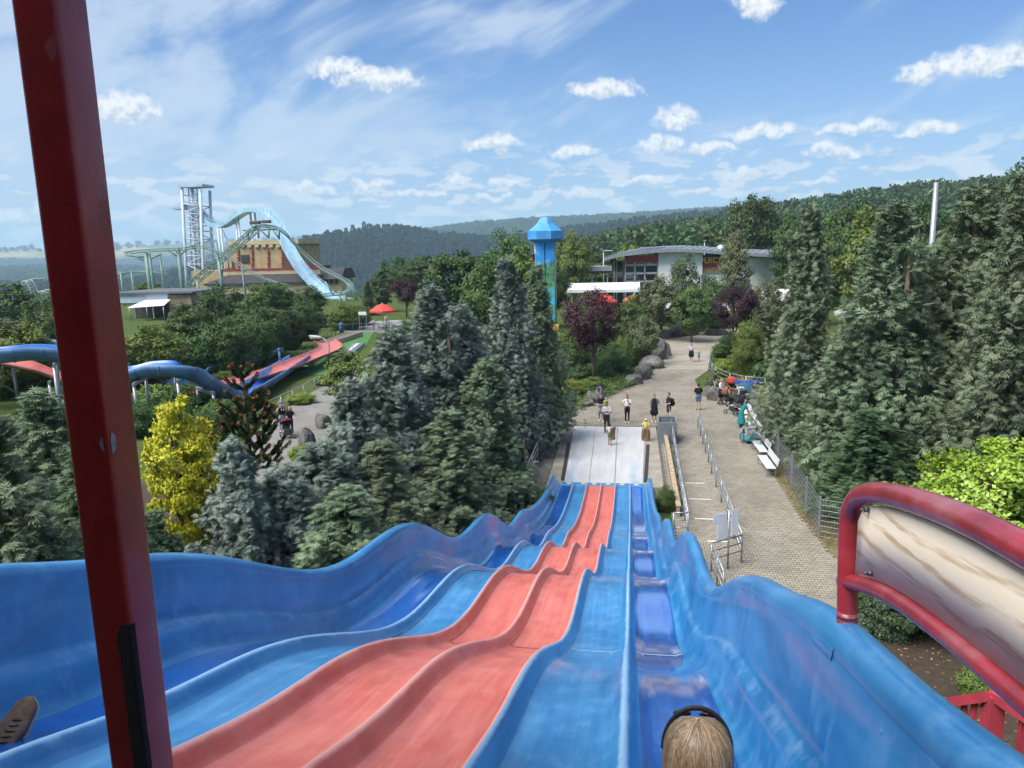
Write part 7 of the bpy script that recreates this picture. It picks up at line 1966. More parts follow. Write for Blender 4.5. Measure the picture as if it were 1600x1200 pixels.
def build_mast():
    y = 64.0; t = aty(1463, 285, y); m = empty('lamp_mast', (t.x, y, 0), 0, 'tall grey steel mast rising behind the right conifers', 'mast')
    MB().tube([(0, 0, 0), (0, 0, t.z * 0.5), (0, 0, t.z)], [0.30, 0.24, 0.17], 12).build('shaft', STEEL, m)
    MB().tube([(0, 0, t.z - 0.3), (-0.45, 0, t.z - 0.7), (-0.5, 0, t.z - 1.0)], 0.03, 5).build('hook', STEEL, m)
    MB().tube(bez([(0.1, 0, t.z), (6, -2, t.z - 0.55), (14, -4, t.z - 0.35)], 10), 0.02, 4).build('cable', DARKSTEEL, m)
    for k, (px, pt, y, lab) in enumerate(((943, 393, 128, 'roadside lamp left of the restaurant roof'), (1101, 377, 150, 'thin lamp behind the restaurant roof'))):
        q = aty(px, pt, y); l = empty('street_lamp', (q.x, y, 0), 0, lab, 'street lamp')
        MB().tube([(0, 0, 0), (0, 0, q.z)], 0.09, 8).build('pole', STEEL, l)
        MB().box((0.7 if k == 0 else 0, 0, q.z + 0.1), (1.6 if k == 0 else 0.5, 0.35, 0.2), bev=0.05).build('lamp_head', STEEL, l)
build_mast()

# ------------------------------------------------------------------ people
def cloth(name, c, var=0.10): return mat('cloth_' + name, c, 0.85, var, 14, spec=0.2)
SKIN = mat('skin', (0.52, 0.30, 0.21), 0.55, 0.06, 12, spec=0.35); SKIN2 = mat('skin_tan', (0.36, 0.19, 0.125), 0.55, 0.06, 12, spec=0.35)
HAIRS = {'brown': mat('hair_brown', (0.06, 0.035, 0.022), 0.5, 0.2, 30), 'dark': mat('hair_dark', (0.018, 0.013, 0.011), 0.5, 0.2, 30), 'blond': mat('hair_blond', (0.30, 0.19, 0.085), 0.5, 0.2, 30), 'red': mat('hair_auburn', (0.14, 0.05, 0.02), 0.5, 0.2, 30),
         'white': mat('cap_white', (0.72, 0.72, 0.70), 0.8, 0.04, 8)}
C = {'white': cloth('white', (0.70, 0.71, 0.73), 0.04), 'black': cloth('black', (0.014, 0.014, 0.017)), 'navy': cloth('navy', (0.016, 0.02, 0.045)), 'denim': cloth('denim', (0.10, 0.17, 0.30)), 'jeans': cloth('jeans', (0.25, 0.33, 0.45)), 'grey': cloth('grey', (0.22, 0.23, 0.27)),
     'charcoal': cloth('charcoal', (0.05, 0.047, 0.045)), 'green': cloth('green', (0.10, 0.36, 0.13)), 'lime': cloth('lime', (0.33, 0.55, 0.10)), 'yellow': cloth('yellow', (0.72, 0.66, 0.18)), 'orange': cloth('orange', (0.78, 0.20, 0.03)), 'teal': cloth('teal', (0.02, 0.20, 0.21)),
     'print': mat('cloth_print', (0.03, 0.03, 0.05), 0.85, col2=(0.5, 0.5, 0.5), scale=22), 'lilac': cloth('lilac', (0.46, 0.46, 0.58)), 'aqua': cloth('aqua', (0.10, 0.36, 0.40)), 'red': cloth('red', (0.5, 0.05, 0.04)), 'brown': cloth('suede', (0.14, 0.095, 0.065))}
def capsule(mb, a, b, ra, rb, n=10):
    a, b = Vector(a), Vector(b); d = (b - a); L = d.length
    if L < 1e-6: d = Vector((0, 0, 1)); L = 1e-6
    d = d / L; pts, rs = [], []
    for k in range(4):
        t = (PI / 2) * k / 4; pts.append(a - d * ra * math.cos(t)); rs.append(max(0.0008, ra * math.sin(t)))
    pts.append(a); rs.append(ra); 
    if L > 1e-3: pts.append(b); rs.append(rb)
    for k in range(1, 5):
        t = (PI / 2) * k / 4; pts.append(b + d * rb * math.sin(t)); rs.append(max(0.0008, rb * math.cos(t)))
    mb.tube(pts, rs, n)
def skin_union(segs, voxel, smooth=4):
    mb = MB()
    for s in segs:
        a, b, ra, rb = s[:4]
        sc = s[5] if len(s) > 5 else None
        k = len(mb.v); capsule(mb, a, b, ra, rb)
        if sc:   # flatten about the segment's middle
            c = (Vector(a) + Vector(b)) / 2
            for i in range(k, len(mb.v)):
                v = Vector(mb.v[i]) - c; mb.v[i] = (c.x + v.x * sc[0], c.y + v.y * sc[1], c.z + v.z * sc[2])
    me = mb.mesh('tmp', [])
    ob = bpy.data.objects.new('tmp', me); COL.objects.link(ob)
    r = ob.modifiers.new('r', 'REMESH'); r.mode = 'VOXEL'; r.voxel_size = voxel
    s = ob.modifiers.new('s', 'SMOOTH'); s.factor = 0.5; s.iterations = smooth
    bpy.context.view_layer.update()
    dg = bpy.context.evaluated_depsgraph_get(); dg.update()
    out = bpy.data.meshes.new_from_object(ob.evaluated_get(dg))
    bpy.data.objects.remove(ob); bpy.data.meshes.remove(me)
    return out
def seg_dist(P, a, b, ra, rb):
    a, b = np.array(a), np.array(b); d = b - a; L2 = max(d @ d, 1e-9)
    t = np.clip(((P - a) @ d) / L2, 0, 1)
    return np.linalg.norm(P - (a + t[:, None] * d), axis=1) - (ra + (rb - ra) * t)

def person(label, loc, rz, h=1.70, top='white', bottom='black', shoes='white', hair='dark', hairlen=0.0, sleeve=0.5, legs='long', skin=SKIN, arms=None, step=0.0, lean=0.0, build=1.0, pose='stand', skirt=0.0, name='person', voxel=0.021, kneebend=0.0, head_turn=0.0, cat='person', cap=None, cardigan=None):
    """local frame: x right, y forward, z up, in units of a 1.70 m body"""
    V = Vector; S = []
    b = build
    mats = [skin, C[top], C[bottom], C[shoes], HAIRS[hair], HAIRS['dark'], mat('lips', (0.35, 0.12, 0.10), 0.5), HAIRS['white'] if cap else HAIRS[hair], C[cardigan] if cardigan else C[top]]
    SK, TP, BT, SH, HR, EY, LP, CP, CG = range(9)
    sit = pose == 'sit'
    hz = 0.90 if not sit else 0.10          # hip height (seat on the origin when sitting)
    def up(x, y, z):                         # torso frame leaning forward about the hips
        c, s = math.cos(lean), math.sin(lean)
        return V((x, y * c + z * s, hz + z * c - y * s))
    # torso
    S.append((up(0, 0, 0.0), up(0, 0, 0.14), 0.135 * b, 0.125 * b, BT if not skirt else TP, (1.18, 0.86, 1)))
    S.append((up(0, 0, 0.10), up(0, 0.0, 0.30), 0.122 * b, 0.135 * b, TP, (1.12, 0.80, 1)))
    S.append((up(0, 0, 0.28), up(0, -0.005, 0.46), 0.138 * b, 0.115, TP, (1.20, 0.78, 1)))
    S.append((up(-0.13, 0, 0.485), up(0.13, 0, 0.485), 0.062, 0.062, TP))
    S.append((up(0, 0, 0.50), up(0, 0.015, 0.60), 0.052, 0.047, SK))
    hc = up(math.sin(-head_turn) * 0.01, 0.035, 0.685); hu = up(0, 0.03, 0.72)
    S.append((up(0, 0.045, 0.645), hc + V((0, 0.012, -0.02)), 0.060, 0.075, SK, (0.92, 1.05, 1)))
    S.append((hc, hu, 0.080, 0.082, SK, (0.93, 1.12, 1)))
    S.append((hc + V((0, -0.022, 0.035)), hu + V((0, -0.018, 0.022)), 0.090, 0.088, HR if not cap else CP, (0.95, 1.08, 1)))
    if cap: S.append((hu + V((-0.03, 0.09, 0.03)), hu + V((0.03, 0.09, 0.03)), 0.03, 0.03, CP, (1, 1.6, 0.4)))
    if hairlen > 0: S.append((hc + V((0, -0.055, 0.02)), hc + V((0, -0.085, -hairlen)), 0.078, 0.050, HR, (1.25, 0.75, 1)))
    if hairlen < 0: S.append((hu + V((0, -0.05, 0.06)), hu + V((0, -0.06, 0.08)), 0.045, 0.045, HR))
    # legs
    for sg, st in ((-1, step), (1, -step)):
        if sit:
            hip, kn, an = V((sg * 0.09, 0.02, hz)), V((sg * 0.11, 0.44, hz + 0.02)), V((sg * 0.10, 0.48, hz - 0.40)); toe = an + V((0, 0.16, -0.05))
        else:
            hip = V((sg * 0.085 * b, 0, hz)); kn = V((sg * 0.09, 0.02 + st * 0.5 + kneebend, 0.49)); an = V((sg * 0.09, -0.03 + st, 0.085 + max(0, -st) * 0.15)); toe = an + V((sg * 0.02, 0.17, -0.045))
        mid = hip.lerp(kn, 0.5)
        up_leg = BT if legs != 'skin' else SK
        if legs == 'short':
            S.append((hip, hip.lerp(kn, 0.62), 0.098 * b, 0.088 * b, BT)); S.append((hip.lerp(kn, 0.55), kn, 0.068, 0.054, SK)); lower = SK
        elif legs == 'capri':
            S.append((hip, kn, 0.095 * b, 0.062, BT)); S.append((kn, kn.lerp(an, 0.35), 0.062, 0.060, BT)); lower = SK
        elif legs == 'skin':
            S.append((hip, kn, 0.085 * b, 0.055, SK)); lower = SK
        else:
            S.append((hip, kn, 0.094 * b, 0.064, BT)); lower = BT
        S.append((kn, kn.lerp(an, 0.4), 0.055, 0.054, lower)); S.append((kn.lerp(an, 0.35), an, 0.054, 0.038 if lower == SK else 0.047, lower))
        S.append((an + V((0, -0.035, -0.035)), toe, 0.040, 0.034, SH))
    if skirt:
        n = 7
        for k in range(n):
            t = k / (n - 1); z = hz + 0.10 - skirt * t
            rr = 0.135 * b + (0.055 if skirt < 0.6 else 0.13) * t
            if sit: continue
            S.append((V((-0.03, 0, z)), V((0.03, 0, z)), rr, rr, BT, (1.05, 0.9, 0.75)))
    # arms: elbow and wrist given in torso-local coordinates
    arms = arms or [((-0.25, -0.02, 0.22), (-0.25, 0.06, -0.01)), ((0.25, -0.02, 0.22), (0.25, 0.06, -0.01))]
    hands = []
    for sg, (el, wr) in zip((-1, 1), arms):
        sh = up(sg * 0.178, 0, 0.475); e = up(*el); w = up(*wr)
        sm = CG if cardigan else TP
        if sleeve <= 0.02: S.append((sh, e, 0.050, 0.040, SK))
        elif sleeve < 0.9: S.append((sh, sh.lerp(e, 0.62), 0.060 * b, 0.056 * b, sm)); S.append((sh.lerp(e, 0.5), e, 0.043, 0.038, SK))
        else: S.append((sh, e, 0.060 * b, 0.050, sm))
        fm = sm if sleeve > 1.2 else SK
        S.append((e, w, 0.041 if fm == SK else 0.050, 0.028 if fm == SK else 0.036, fm))
        d = (w - e).normalized(); pl = w + d * 0.055
        S.append((w, pl, 0.026, 0.030, SK, None)); hands.append((w, pl, d, sg))
    if cardigan: S.append((up(-0.15, -0.02, 0.42), up(-0.17, -0.02, -0.05), 0.055, 0.05, CG)); S.append((up(0.15, -0.02, 0.42), up(0.17, -0.02, -0.05), 0.055, 0.05, CG)); S.append((up(-0.10, -0.07, 0.40), up(0.10, -0.07, 0.40), 0.06, 0.06, CG)); S.append((up(-0.10, -0.075, 0.05), up(0.10, -0.075, 0.05), 0.06, 0.06, CG))
    me = skin_union(S, voxel)
    n = len(me.polygons); cen = np.empty(n * 3, np.float32); me.polygons.foreach_get('center', cen); cen = cen.reshape(-1, 3)
    best = np.full(n, 1e9); mi = np.zeros(n, np.int32)
    for s in S:
        d = seg_dist(cen, s[0], s[1], s[2], s[3])
        k = d < best; best[k] = d[k]; mi[k] = s[4]
    # face is skin: front half of the head below the hair line
    hcn = np.array(hc); rel = cen - hcn
    face = (rel[:, 1] > 0.028) & (rel[:, 2] < 0.075) & (rel[:, 2] > -0.12) & (np.abs(rel[:, 0]) < 0.075) & (rel[:, 1] < 0.14)
    mi[face & (mi == HR)] = SK
    verts = np.empty(len(me.vertices) * 3, np.float32); me.vertices.foreach_get('co', verts); verts = verts.reshape(-1, 3)
    polys = [tuple(p.vertices) for p in me.polygons]
    # fingers, thumb and features, rooted in the same mesh
    ex = MB()
    for (w, pl, d, sg) in hands:
        sd = d.cross(V((0, 1, 0.3))).normalized(); nn = sd.cross(d)
        for k, ln in enumerate((0.062, 0.072, 0.066, 0.050)):
            r0 = pl + sd * (0.021 - 0.014 * k) + d * 0.018
            ex.tube([r0, r0 + d * ln * 0.55 + nn * 0.006, r0 + d * ln * 0.9 + nn * 0.024], [0.0085, 0.008, 0.006], 5, m=SK)
        ex.tube([w + sd * 0.022 + d * 0.02, w + sd * 0.044 + d * 0.055, w + sd * 0.046 + d * 0.085], [0.010, 0.009, 0.007], 5, m=SK)
    for sg in (-1, 1):
        ex.ball(hc + V((sg * 0.030, 0.094, 0.012)), 0.010, 6, 4, m=EY, scale=(1.3, 0.6, 0.8)); ex.ball(hc + V((sg * 0.082, 0.0, -0.002)), 0.024, 6, 5, m=SK, scale=(0.45, 0.8, 1.2))
    ex.tube([hc + V((0, 0.094, 0.012)), hc + V((0, 0.116, -0.026)), hc + V((0, 0.096, -0.034))], [0.007, 0.013, 0.008], 6, m=SK)
    ex.ball(hc + V((0, 0.090, -0.056)), 0.02, 8, 4, m=LP, scale=(1.2, 0.5, 0.36))
    k = len(verts)
    allv = np.vstack([verts, np.array(ex.v, np.float32)]) * (h / 1.70)
    me2 = bpy.data.meshes.new(name); me2.from_pydata([tuple(v) for v in allv], [], polys + [tuple(k + i for i in f) for f in ex.f])
    me2.polygons.foreach_set('material_index', np.concatenate([mi, np.array(ex.m, np.int32)])); me2.polygons.foreach_set('use_smooth', np.ones(len(me2.polygons), bool))
    for m in mats: me2.materials.append(m)
    me2.update(); bpy.data.meshes.remove(me)
    o = link(name, me2, None, loc=loc, rot=(0, 0, rz))
    return tag(o, label, cat, None)
def face_to(p, q): return math.atan2(-(q[0] - p[0]), q[1] - p[1])      # rotation that turns +y towards q
CAMV = (0, 0)
def G(px, py): 
    p = at(px, py); p.z = 0.018; return p
def build_people():
    HIP_MOUTH = [((-0.21, 0.10, 0.24), (-0.05, 0.17, 0.44)), ((0.34, -0.06, 0.26), (0.18, 0.03, 0.10))]
    PHONE = [((-0.23, 0.05, 0.22), (-0.08, 0.25, 0.30)), ((0.23, 0.05, 0.22), (0.08, 0.25, 0.30))]
    p = G(948, 677); p.z = 0.05; man = p
    person('man in white T-shirt and dark trousers photographing at the end of the mat', p, face_to(p, CAMV), 1.78, 'white', 'charcoal', 'black', 'dark', arms=PHONE, build=1.08, skin=SKIN2)
    ph = MB().box((0, 0, 0), (0.15, 0.012, 0.075), bev=0.004).build('phone', BLACK, None, loc=p + Vector((0, -0.36, 1.27)), rot=(0.1, 0, face_to(p, CAMV)))
    tag(ph, 'dark phone in the hands of the man in white', 'phone')
    p = G(953, 697); p.z = 0.05
    person('child in white shirt and green shorts walking up the mat with a sack', p, face_to(p, (p.x + .2, p.y + 3)), 1.20, 'white', 'green', 'charcoal', 'dark', hairlen=0.10, legs='short', arms=[((-0.27, 0.0, 0.24), (-0.22, 0.12, 0.05)), ((0.28, 0.02, 0.30), (0.30, 0.02, 0.46))], step=0.10, build=0.95, skin=SKIN2)
    jute = MATS['jute_sack']
    def sack(loc, rz, w, h, label, bend=0.1, tilt=0.0):
        mb = MB(); n, m = 9, 7
        for s in (-1, 1):
            for i in range(n):
                for j in range(m):
                    u, v = i / (n - 1) * 2 - 1, j / (m - 1)
                    th = 0.045 * (1 - u * u) ** 0.5 * (0.6 + 0.4 * math.sin(PI * v))
                    mb.v.append((u * w / 2 * (0.85 + 0.15 * v + 0.05 * math.sin(v * 9 + u * 3)), s * th + bend * math.sin(PI * v) * 0.5 + 0.02 * math.sin(u * 5 + v * 4), -v * h))
        for s in range(2):
            for i in range(n - 1):
                for j in range(m - 1):
                    a = s * n * m + i * m + j; f = (a, a + m, a + m + 1, a + 1); mb.f.append(f if s else f[::-1]); mb.m.append(0); mb.sm.append(True)
        for i in range(n - 1):
            for j in (0, m - 1): a = i * m + j; mb.f.append((a, a + m, a + m + n * m, a + n * m)); mb.m.append(0); mb.sm.append(True)
        o = mb.build('sliding_sack', jute, None, loc=loc, rot=(tilt, 0, rz)); return tag(o, label, 'sack', 'carried sacks')
    sack(p + Vector((0.20, -0.13, 1.02)), 0.5, 0.36, 0.72, 'brown sack slung over the shoulder of the child on the mat', 0.15, 0.15)
    p = G(939, 659)
    person('woman in dark top and patterned skirt carrying a toddler behind the man in white', p, face_to(p, CAMV) + 0.3, 1.68, 'navy', 'print', 'white', 'brown', legs='capri', arms=[((-0.24, -0.02, 0.22), (-0.22, 0.10, 0.02)), ((0.22, 0.10, 0.20), (0.05, 0.22, 0.22))], skirt=0.35, step=0.12, hairlen=-1)
    person('toddler in green with white cap on the arm of the woman', p + Vector((0.30, -0.24, 1.02)), face_to(p, CAMV), 0.95, 'lime', 'grey', 'white', 'blond', pose='sit', cap=True, voxel=0.024)
    p = G(980, 661)
    person('woman in white T-shirt and black trousers with a hand on her hip', p, face_to(p, CAMV), 1.70, 'white', 'black', 'white', 'dark', arms=HIP_MOUTH, skin=SKIN2, hairlen=-1)
    p = G(1009, 689); p.z = 0.03
    person('boy in yellow shirt and white cap holding a sack in front', p, face_to(p, CAMV), 1.22, 'yellow', 'charcoal', 'charcoal', 'brown', legs='short', cap=True, arms=[((-0.26, 0.05, 0.24), (-0.20, 0.20, 0.05)), ((0.26, 0.05, 0.24), (0.20, 0.20, 0.05))], skin=SKIN2)
    sack(p + Vector((0.0, -0.22, 0.74)), 0.05, 0.50, 0.70, 'long brown sack held by the boy in yellow', 0.05, 0.12)
    p = G(1022, 660)
    person('woman in black dress and grey open cardigan beside the bin', p, face_to(p, CAMV), 1.70, 'black', 'black', 'white', 'dark', legs='skin', skirt=0.42, cardigan='grey', sleeve=1.5, build=1.18, arms=[((-0.30, -0.06, 0.24), (-0.30, 0.10, 0.10)), ((0.25, -0.02, 0.22), (0.22, 0.06, 0.0))])
    p = G(1045, 660); 
    person('man in dark clothes with a backpack at the end of the railing', p, face_to(p, (p.x - 3, p.y - 1.2)), 1.80, 'navy', 'charcoal', 'black', 'brown', legs='short', arms=[((-0.24, 0.05, 0.22), (-0.14, 0.22, 0.20)), ((0.24, 0.05, 0.22), (0.12, 0.24, 0.24))], build=1.05)
    bp = empty('backpack', p + Vector((0.16, 0.14, 0.98)), face_to(p, (p.x - 3, p.y - 1.2)), 'black backpack on the back of the man by the railing', 'backpack')
    bk = cloth('backpack', (0.02, 0.02, 0.024)); MB().box((0, -0.02, 0.22), (0.32, 0.2, 0.48), bev=0.07).build('pack', bk, bp); MB().box((0, -0.15, 0.14), (0.24, 0.08, 0.22), bev=0.03).build('pocket', bk, bp)
    for x in (-0.11, 0.11): MB().tube([(x, 0.05, 0.42), (x, 0.16, 0.46), (x, 0.30, 0.34), (x, 0.26, 0.10), (x, 0.08, 0.02)], 0.018, 5).build('strap', bk, bp)
    p = G(1091, 641)
    person('woman in black T-shirt and denim shorts seen from behind', p, face_to(p, (p.x, p.y + 5)), 1.70, 'black', 'denim', 'black', 'dark', hairlen=-1, legs='short', build=1.10, arms=[((-0.25, 0.0, 0.22), (-0.16, 0.18, 0.16)), ((0.25, 0.0, 0.22), (0.16, 0.18, 0.16))])
    p = G(1117, 619)
    person('man in black T-shirt and grey shorts walking behind the prams', p, face_to(p, (p.x + 2.5, p.y + 0.5)), 1.78, 'black', 'grey', 'black', 'dark', legs='short', step=0.16)
    p = G(1126, 632)
    person('woman in white top with long fair hair pushing a pram', p, face_to(p, (p.x + 2, p.y - 1.5)), 1.70, 'white', 'black', 'black', 'blond', hairlen=0.22, legs='skin', skirt=0.40, step=0.14, arms=[((-0.22, 0.10, 0.22), (-0.16, 0.34, 0.14)), ((0.22, 0.10, 0.22), (0.16, 0.34, 0.14))])
    p = G(1124, 634.5)
    person('girl with auburn hair in a black dress beside the fair-haired woman', p + Vector((0.55, -0.1, 0)), face_to(p, (p.x + 3, p.y + .5)), 1.38, 'black', 'black', 'charcoal', 'red', hairlen=0.20, legs='skin', skirt=0.40, sleeve=0.0)
    p = G(1163, 617)
    seat = empty('wooden_bench', p, 0.2, 'low bench under the person in orange', 'bench'); w_ = mat('bench_wood', (0.22, 0.15, 0.09), 0.8)
    MB().box((0, 0, 0.42), (1.8, 0.42, 0.05), bev=0.01).build('seat', w_, seat)
    for x in (-0.75, 0.75): MB().box((x, 0, 0.20), (0.1, 0.36, 0.39)).build('leg', w_, seat)
    person('person in orange T-shirt and white trousers sitting behind the prams', p + Vector((0, 0, 0.40)), face_to(p, (p.x - 3, p.y - 1.2)), 1.75, 'orange', 'white', 'white', 'dark', pose='sit', build=1.1, arms=[((-0.22, 0.10, 0.24), (-0.04, 0.20, 0.50)), ((0.24, 0.06, 0.22), (0.16, 0.24, 0.06))], lean=0.12)
    p = G(1158, 668)
    person('person in long teal dress with dark hair bending to the bench', p, face_to(p, (p.x + 2.4, p.y + 0.2)), 1.68, 'teal', 'teal', 'black', 'brown', hairlen=0.34, legs='long', skirt=0.70, lean=0.42, sleeve=0.3, build=1.05, arms=[((-0.20, 0.22, 0.30), (-0.12, 0.40, 0.10)), ((0.20, 0.22, 0.30), (0.10, 0.40, 0.10))])
    p = G(1080, 566)
    person('woman in pale grey top and black skirt walking down the path', p, face_to(p, CAMV), 1.70, 'lilac', 'black', 'white', 'red', hairlen=0.2, legs='skin', skirt=0.40, step=0.12, sleeve=0.3, build=1.15, arms=[((-0.28, 0.0, 0.24), (-0.26, 0.16, 0.14)), ((0.26, -0.02, 0.22), (0.30, 0.02, 0.0))])
    q = G(1092, 564.5)
    person('toddler in turquoise shirt holding the hand of the walking woman', q, face_to(q, CAMV), 0.98, 'aqua', 'denim', 'charcoal', 'blond', legs='short', step=0.08, arms=[((-0.24, 0.0, 0.40), (-0.26, 0.0, 0.62)), ((0.25, -0.02, 0.22), (0.27, 0.06, 0.0))])
    p = G(442, 676); p.z = 0.01
    person('man in black vest and jeans carrying a child on his shoulders on the path', p, face_to(p, CAMV) + 0.2, 1.80, 'black', 'jeans', 'white', 'dark', sleeve=0.0, step=0.12, arms=[((-0.27, 0.12, 0.36), (-0.15, 0.14, 0.56)), ((0.27, 0.12, 0.36), (0.15, 0.14, 0.56))])
    person('small child with fair hair riding on the shoulders of the man', p + Vector((0.0, 0.06, 1.60)), face_to(p, CAMV) + 0.2, 0.90, 'lilac', 'grey', 'white', 'blond', pose='sit', voxel=0.024, cap=True)
    q = G(455, 679); q.z = 0.01
    person('woman in black T-shirt pushing a pushchair on the grey path', q, face_to(q, CAMV) + 0.2, 1.68, 'black', 'navy', 'white', 'blond', hairlen=-1, step=0.10, arms=[((-0.22, 0.10, 0.22), (-0.18, 0.34, 0.12)), ((0.22, 0.10, 0.22), (0.18, 0.34, 0.12))])
    for px, py, tp, bt, lab, hgt in ((568, 514, 'navy', 'charcoal', 'person in dark blue standing under the white sign frame', 1.75), (584, 516, 'white', 'grey', 'person in white top at the terrace railing', 1.55), (604, 511, 'white', 'jeans', 'person in white sitting area right of the parasol pole', 1.7), (560, 513, 'lilac', 'black', 'person in pale shirt left of the sign frame', 1.6)):
        p = G(px, py); person(lab, p, face_to(p, CAMV) + (px % 7) * 0.4, hgt, tp, bt, 'charcoal', 'brown', voxel=0.03)
    # rider on the tower seat
    zc = aty(832, 402, 88.0).z; o = aty(855, 525, 88.0)
    person('rider in black jacket sitting on the tower seat', (o.x - 1.38, 87.9, zc - 0.26), PI / 2, 1.65, 'black', 'black', 'white', 'dark', pose='sit', sleeve=1.5, voxel=0.03, arms=[((-0.2, 0.15, 0.3), (-0.1, 0.3, 0.5)), ((0.2, 0.15, 0.3), (0.1, 0.3, 0.5))])
build_people()

# ------------------------------------------------------------------ prams and pushchairs
def stroller(label, loc, rz, hood, seatc, s=1.0, name='pushchair', big=False):
    o = empty(name, loc, rz, label, 'pushchair', 'prams and pushchairs'); o.scale = (s, s, s)
    fr = DARKSTEEL; hm = cloth('hood_%s' % hood[0], hood[1]); sm = cloth('seat_%s' % seatc[0], seatc[1])
    for sx in (-0.27, 0.27):
        MB().tube([(sx, -0.48, 0.98), (sx, -0.30, 0.72), (sx, 0.10, 0.38), (sx, 0.45, 0.16)], 0.016, 6).build('side_frame', fr, o)
        MB().tube([(sx, -0.34, 0.16), (sx, 0.0, 0.46), (sx, 0.12, 0.58)], 0.015, 6).build('rear_strut', fr, o)
        for yy, r in ((-0.34, 0.15), (0.45, 0.12)):
            w = empty('wheel_mount', (0, 0, 0)) if False else None
            tb = MB(); tb.tube([(sx * 1.1, yy + math.cos(a) * r, r + 0.018 + math.sin(a) * r) for a in np.linspace(0, 2 * PI, 16, endpoint=False)], 0.022, 6, closed=True); ty = tb.build('wheel', BLACK, o)
            h = MB(); h.tube([(sx * 1.1 - 0.02, yy, r + 0.018), (sx * 1.1 + 0.02, yy, r + 0.018)], r * 0.35, 8)
            for k in range(5): a = k * 2 * PI / 5; h.tube([(sx * 1.1, yy, r + 0.018), (sx * 1.1, yy + math.cos(a) * r, r + 0.018 + math.sin(a) * r)], 0.008, 4)
            h.build('rim', STEEL, ty)
    MB().tube([(-0.27, -0.48, 0.98), (-0.2, -0.52, 1.01), (0.2, -0.52, 1.01), (0.27, -0.48, 0.98)], 0.02, 6).build('push_bar', BLACK, o)
    MB().tube([(-0.28, -0.34, 0.16), (0.28, -0.34, 0.16)], 0.015, 6).build('axle', fr, o)
    st = MB(); st.box((0, 0.08, 0.50), (0.42, 0.36, 0.08), bev=0.03); st.box((0, -0.17, 0.72), (0.42, 0.08, 0.52), R=Matrix.Rotation(0.35, 3, 'X'), bev=0.03); st.box((0, 0.33, 0.36), (0.40, 0.06, 0.30), R=Matrix.Rotation(0.4, 3, 'X'), bev=0.02); st.build('seat', sm, o)
    hd = MB(); n, m = 9, 8
    R_ = 0.42 if not big else 0.55
    for i in range(n):
        a = math.radians(200 - 150 * i / (n - 1))
        for j in range(m):
            b = PI * j / (m - 1)
            rr = R_ * (0.6 + 0.4 * math.sin(b))
            hd.v.append((-0.30 * (1.25 if big else 1) * math.cos(b), -0.05 + math.cos(a) * rr * 0.95, 0.72 + max(-0.02, math.sin(a)) * rr))
    for i in range(n - 1):
        for j in range(m - 1): hd.f.append((i * m + j, i * m + j + 1, (i + 1) * m + j + 1, (i + 1) * m + j)); hd.m.append(0); hd.sm.append(True)
    hd.build('hood', hm, o)
    MB().box((0, 0.05, 0.27), (0.36, 0.42, 0.16), bev=0.04).build('basket', cloth('basket', (0.03, 0.03, 0.035)), o)
    return o
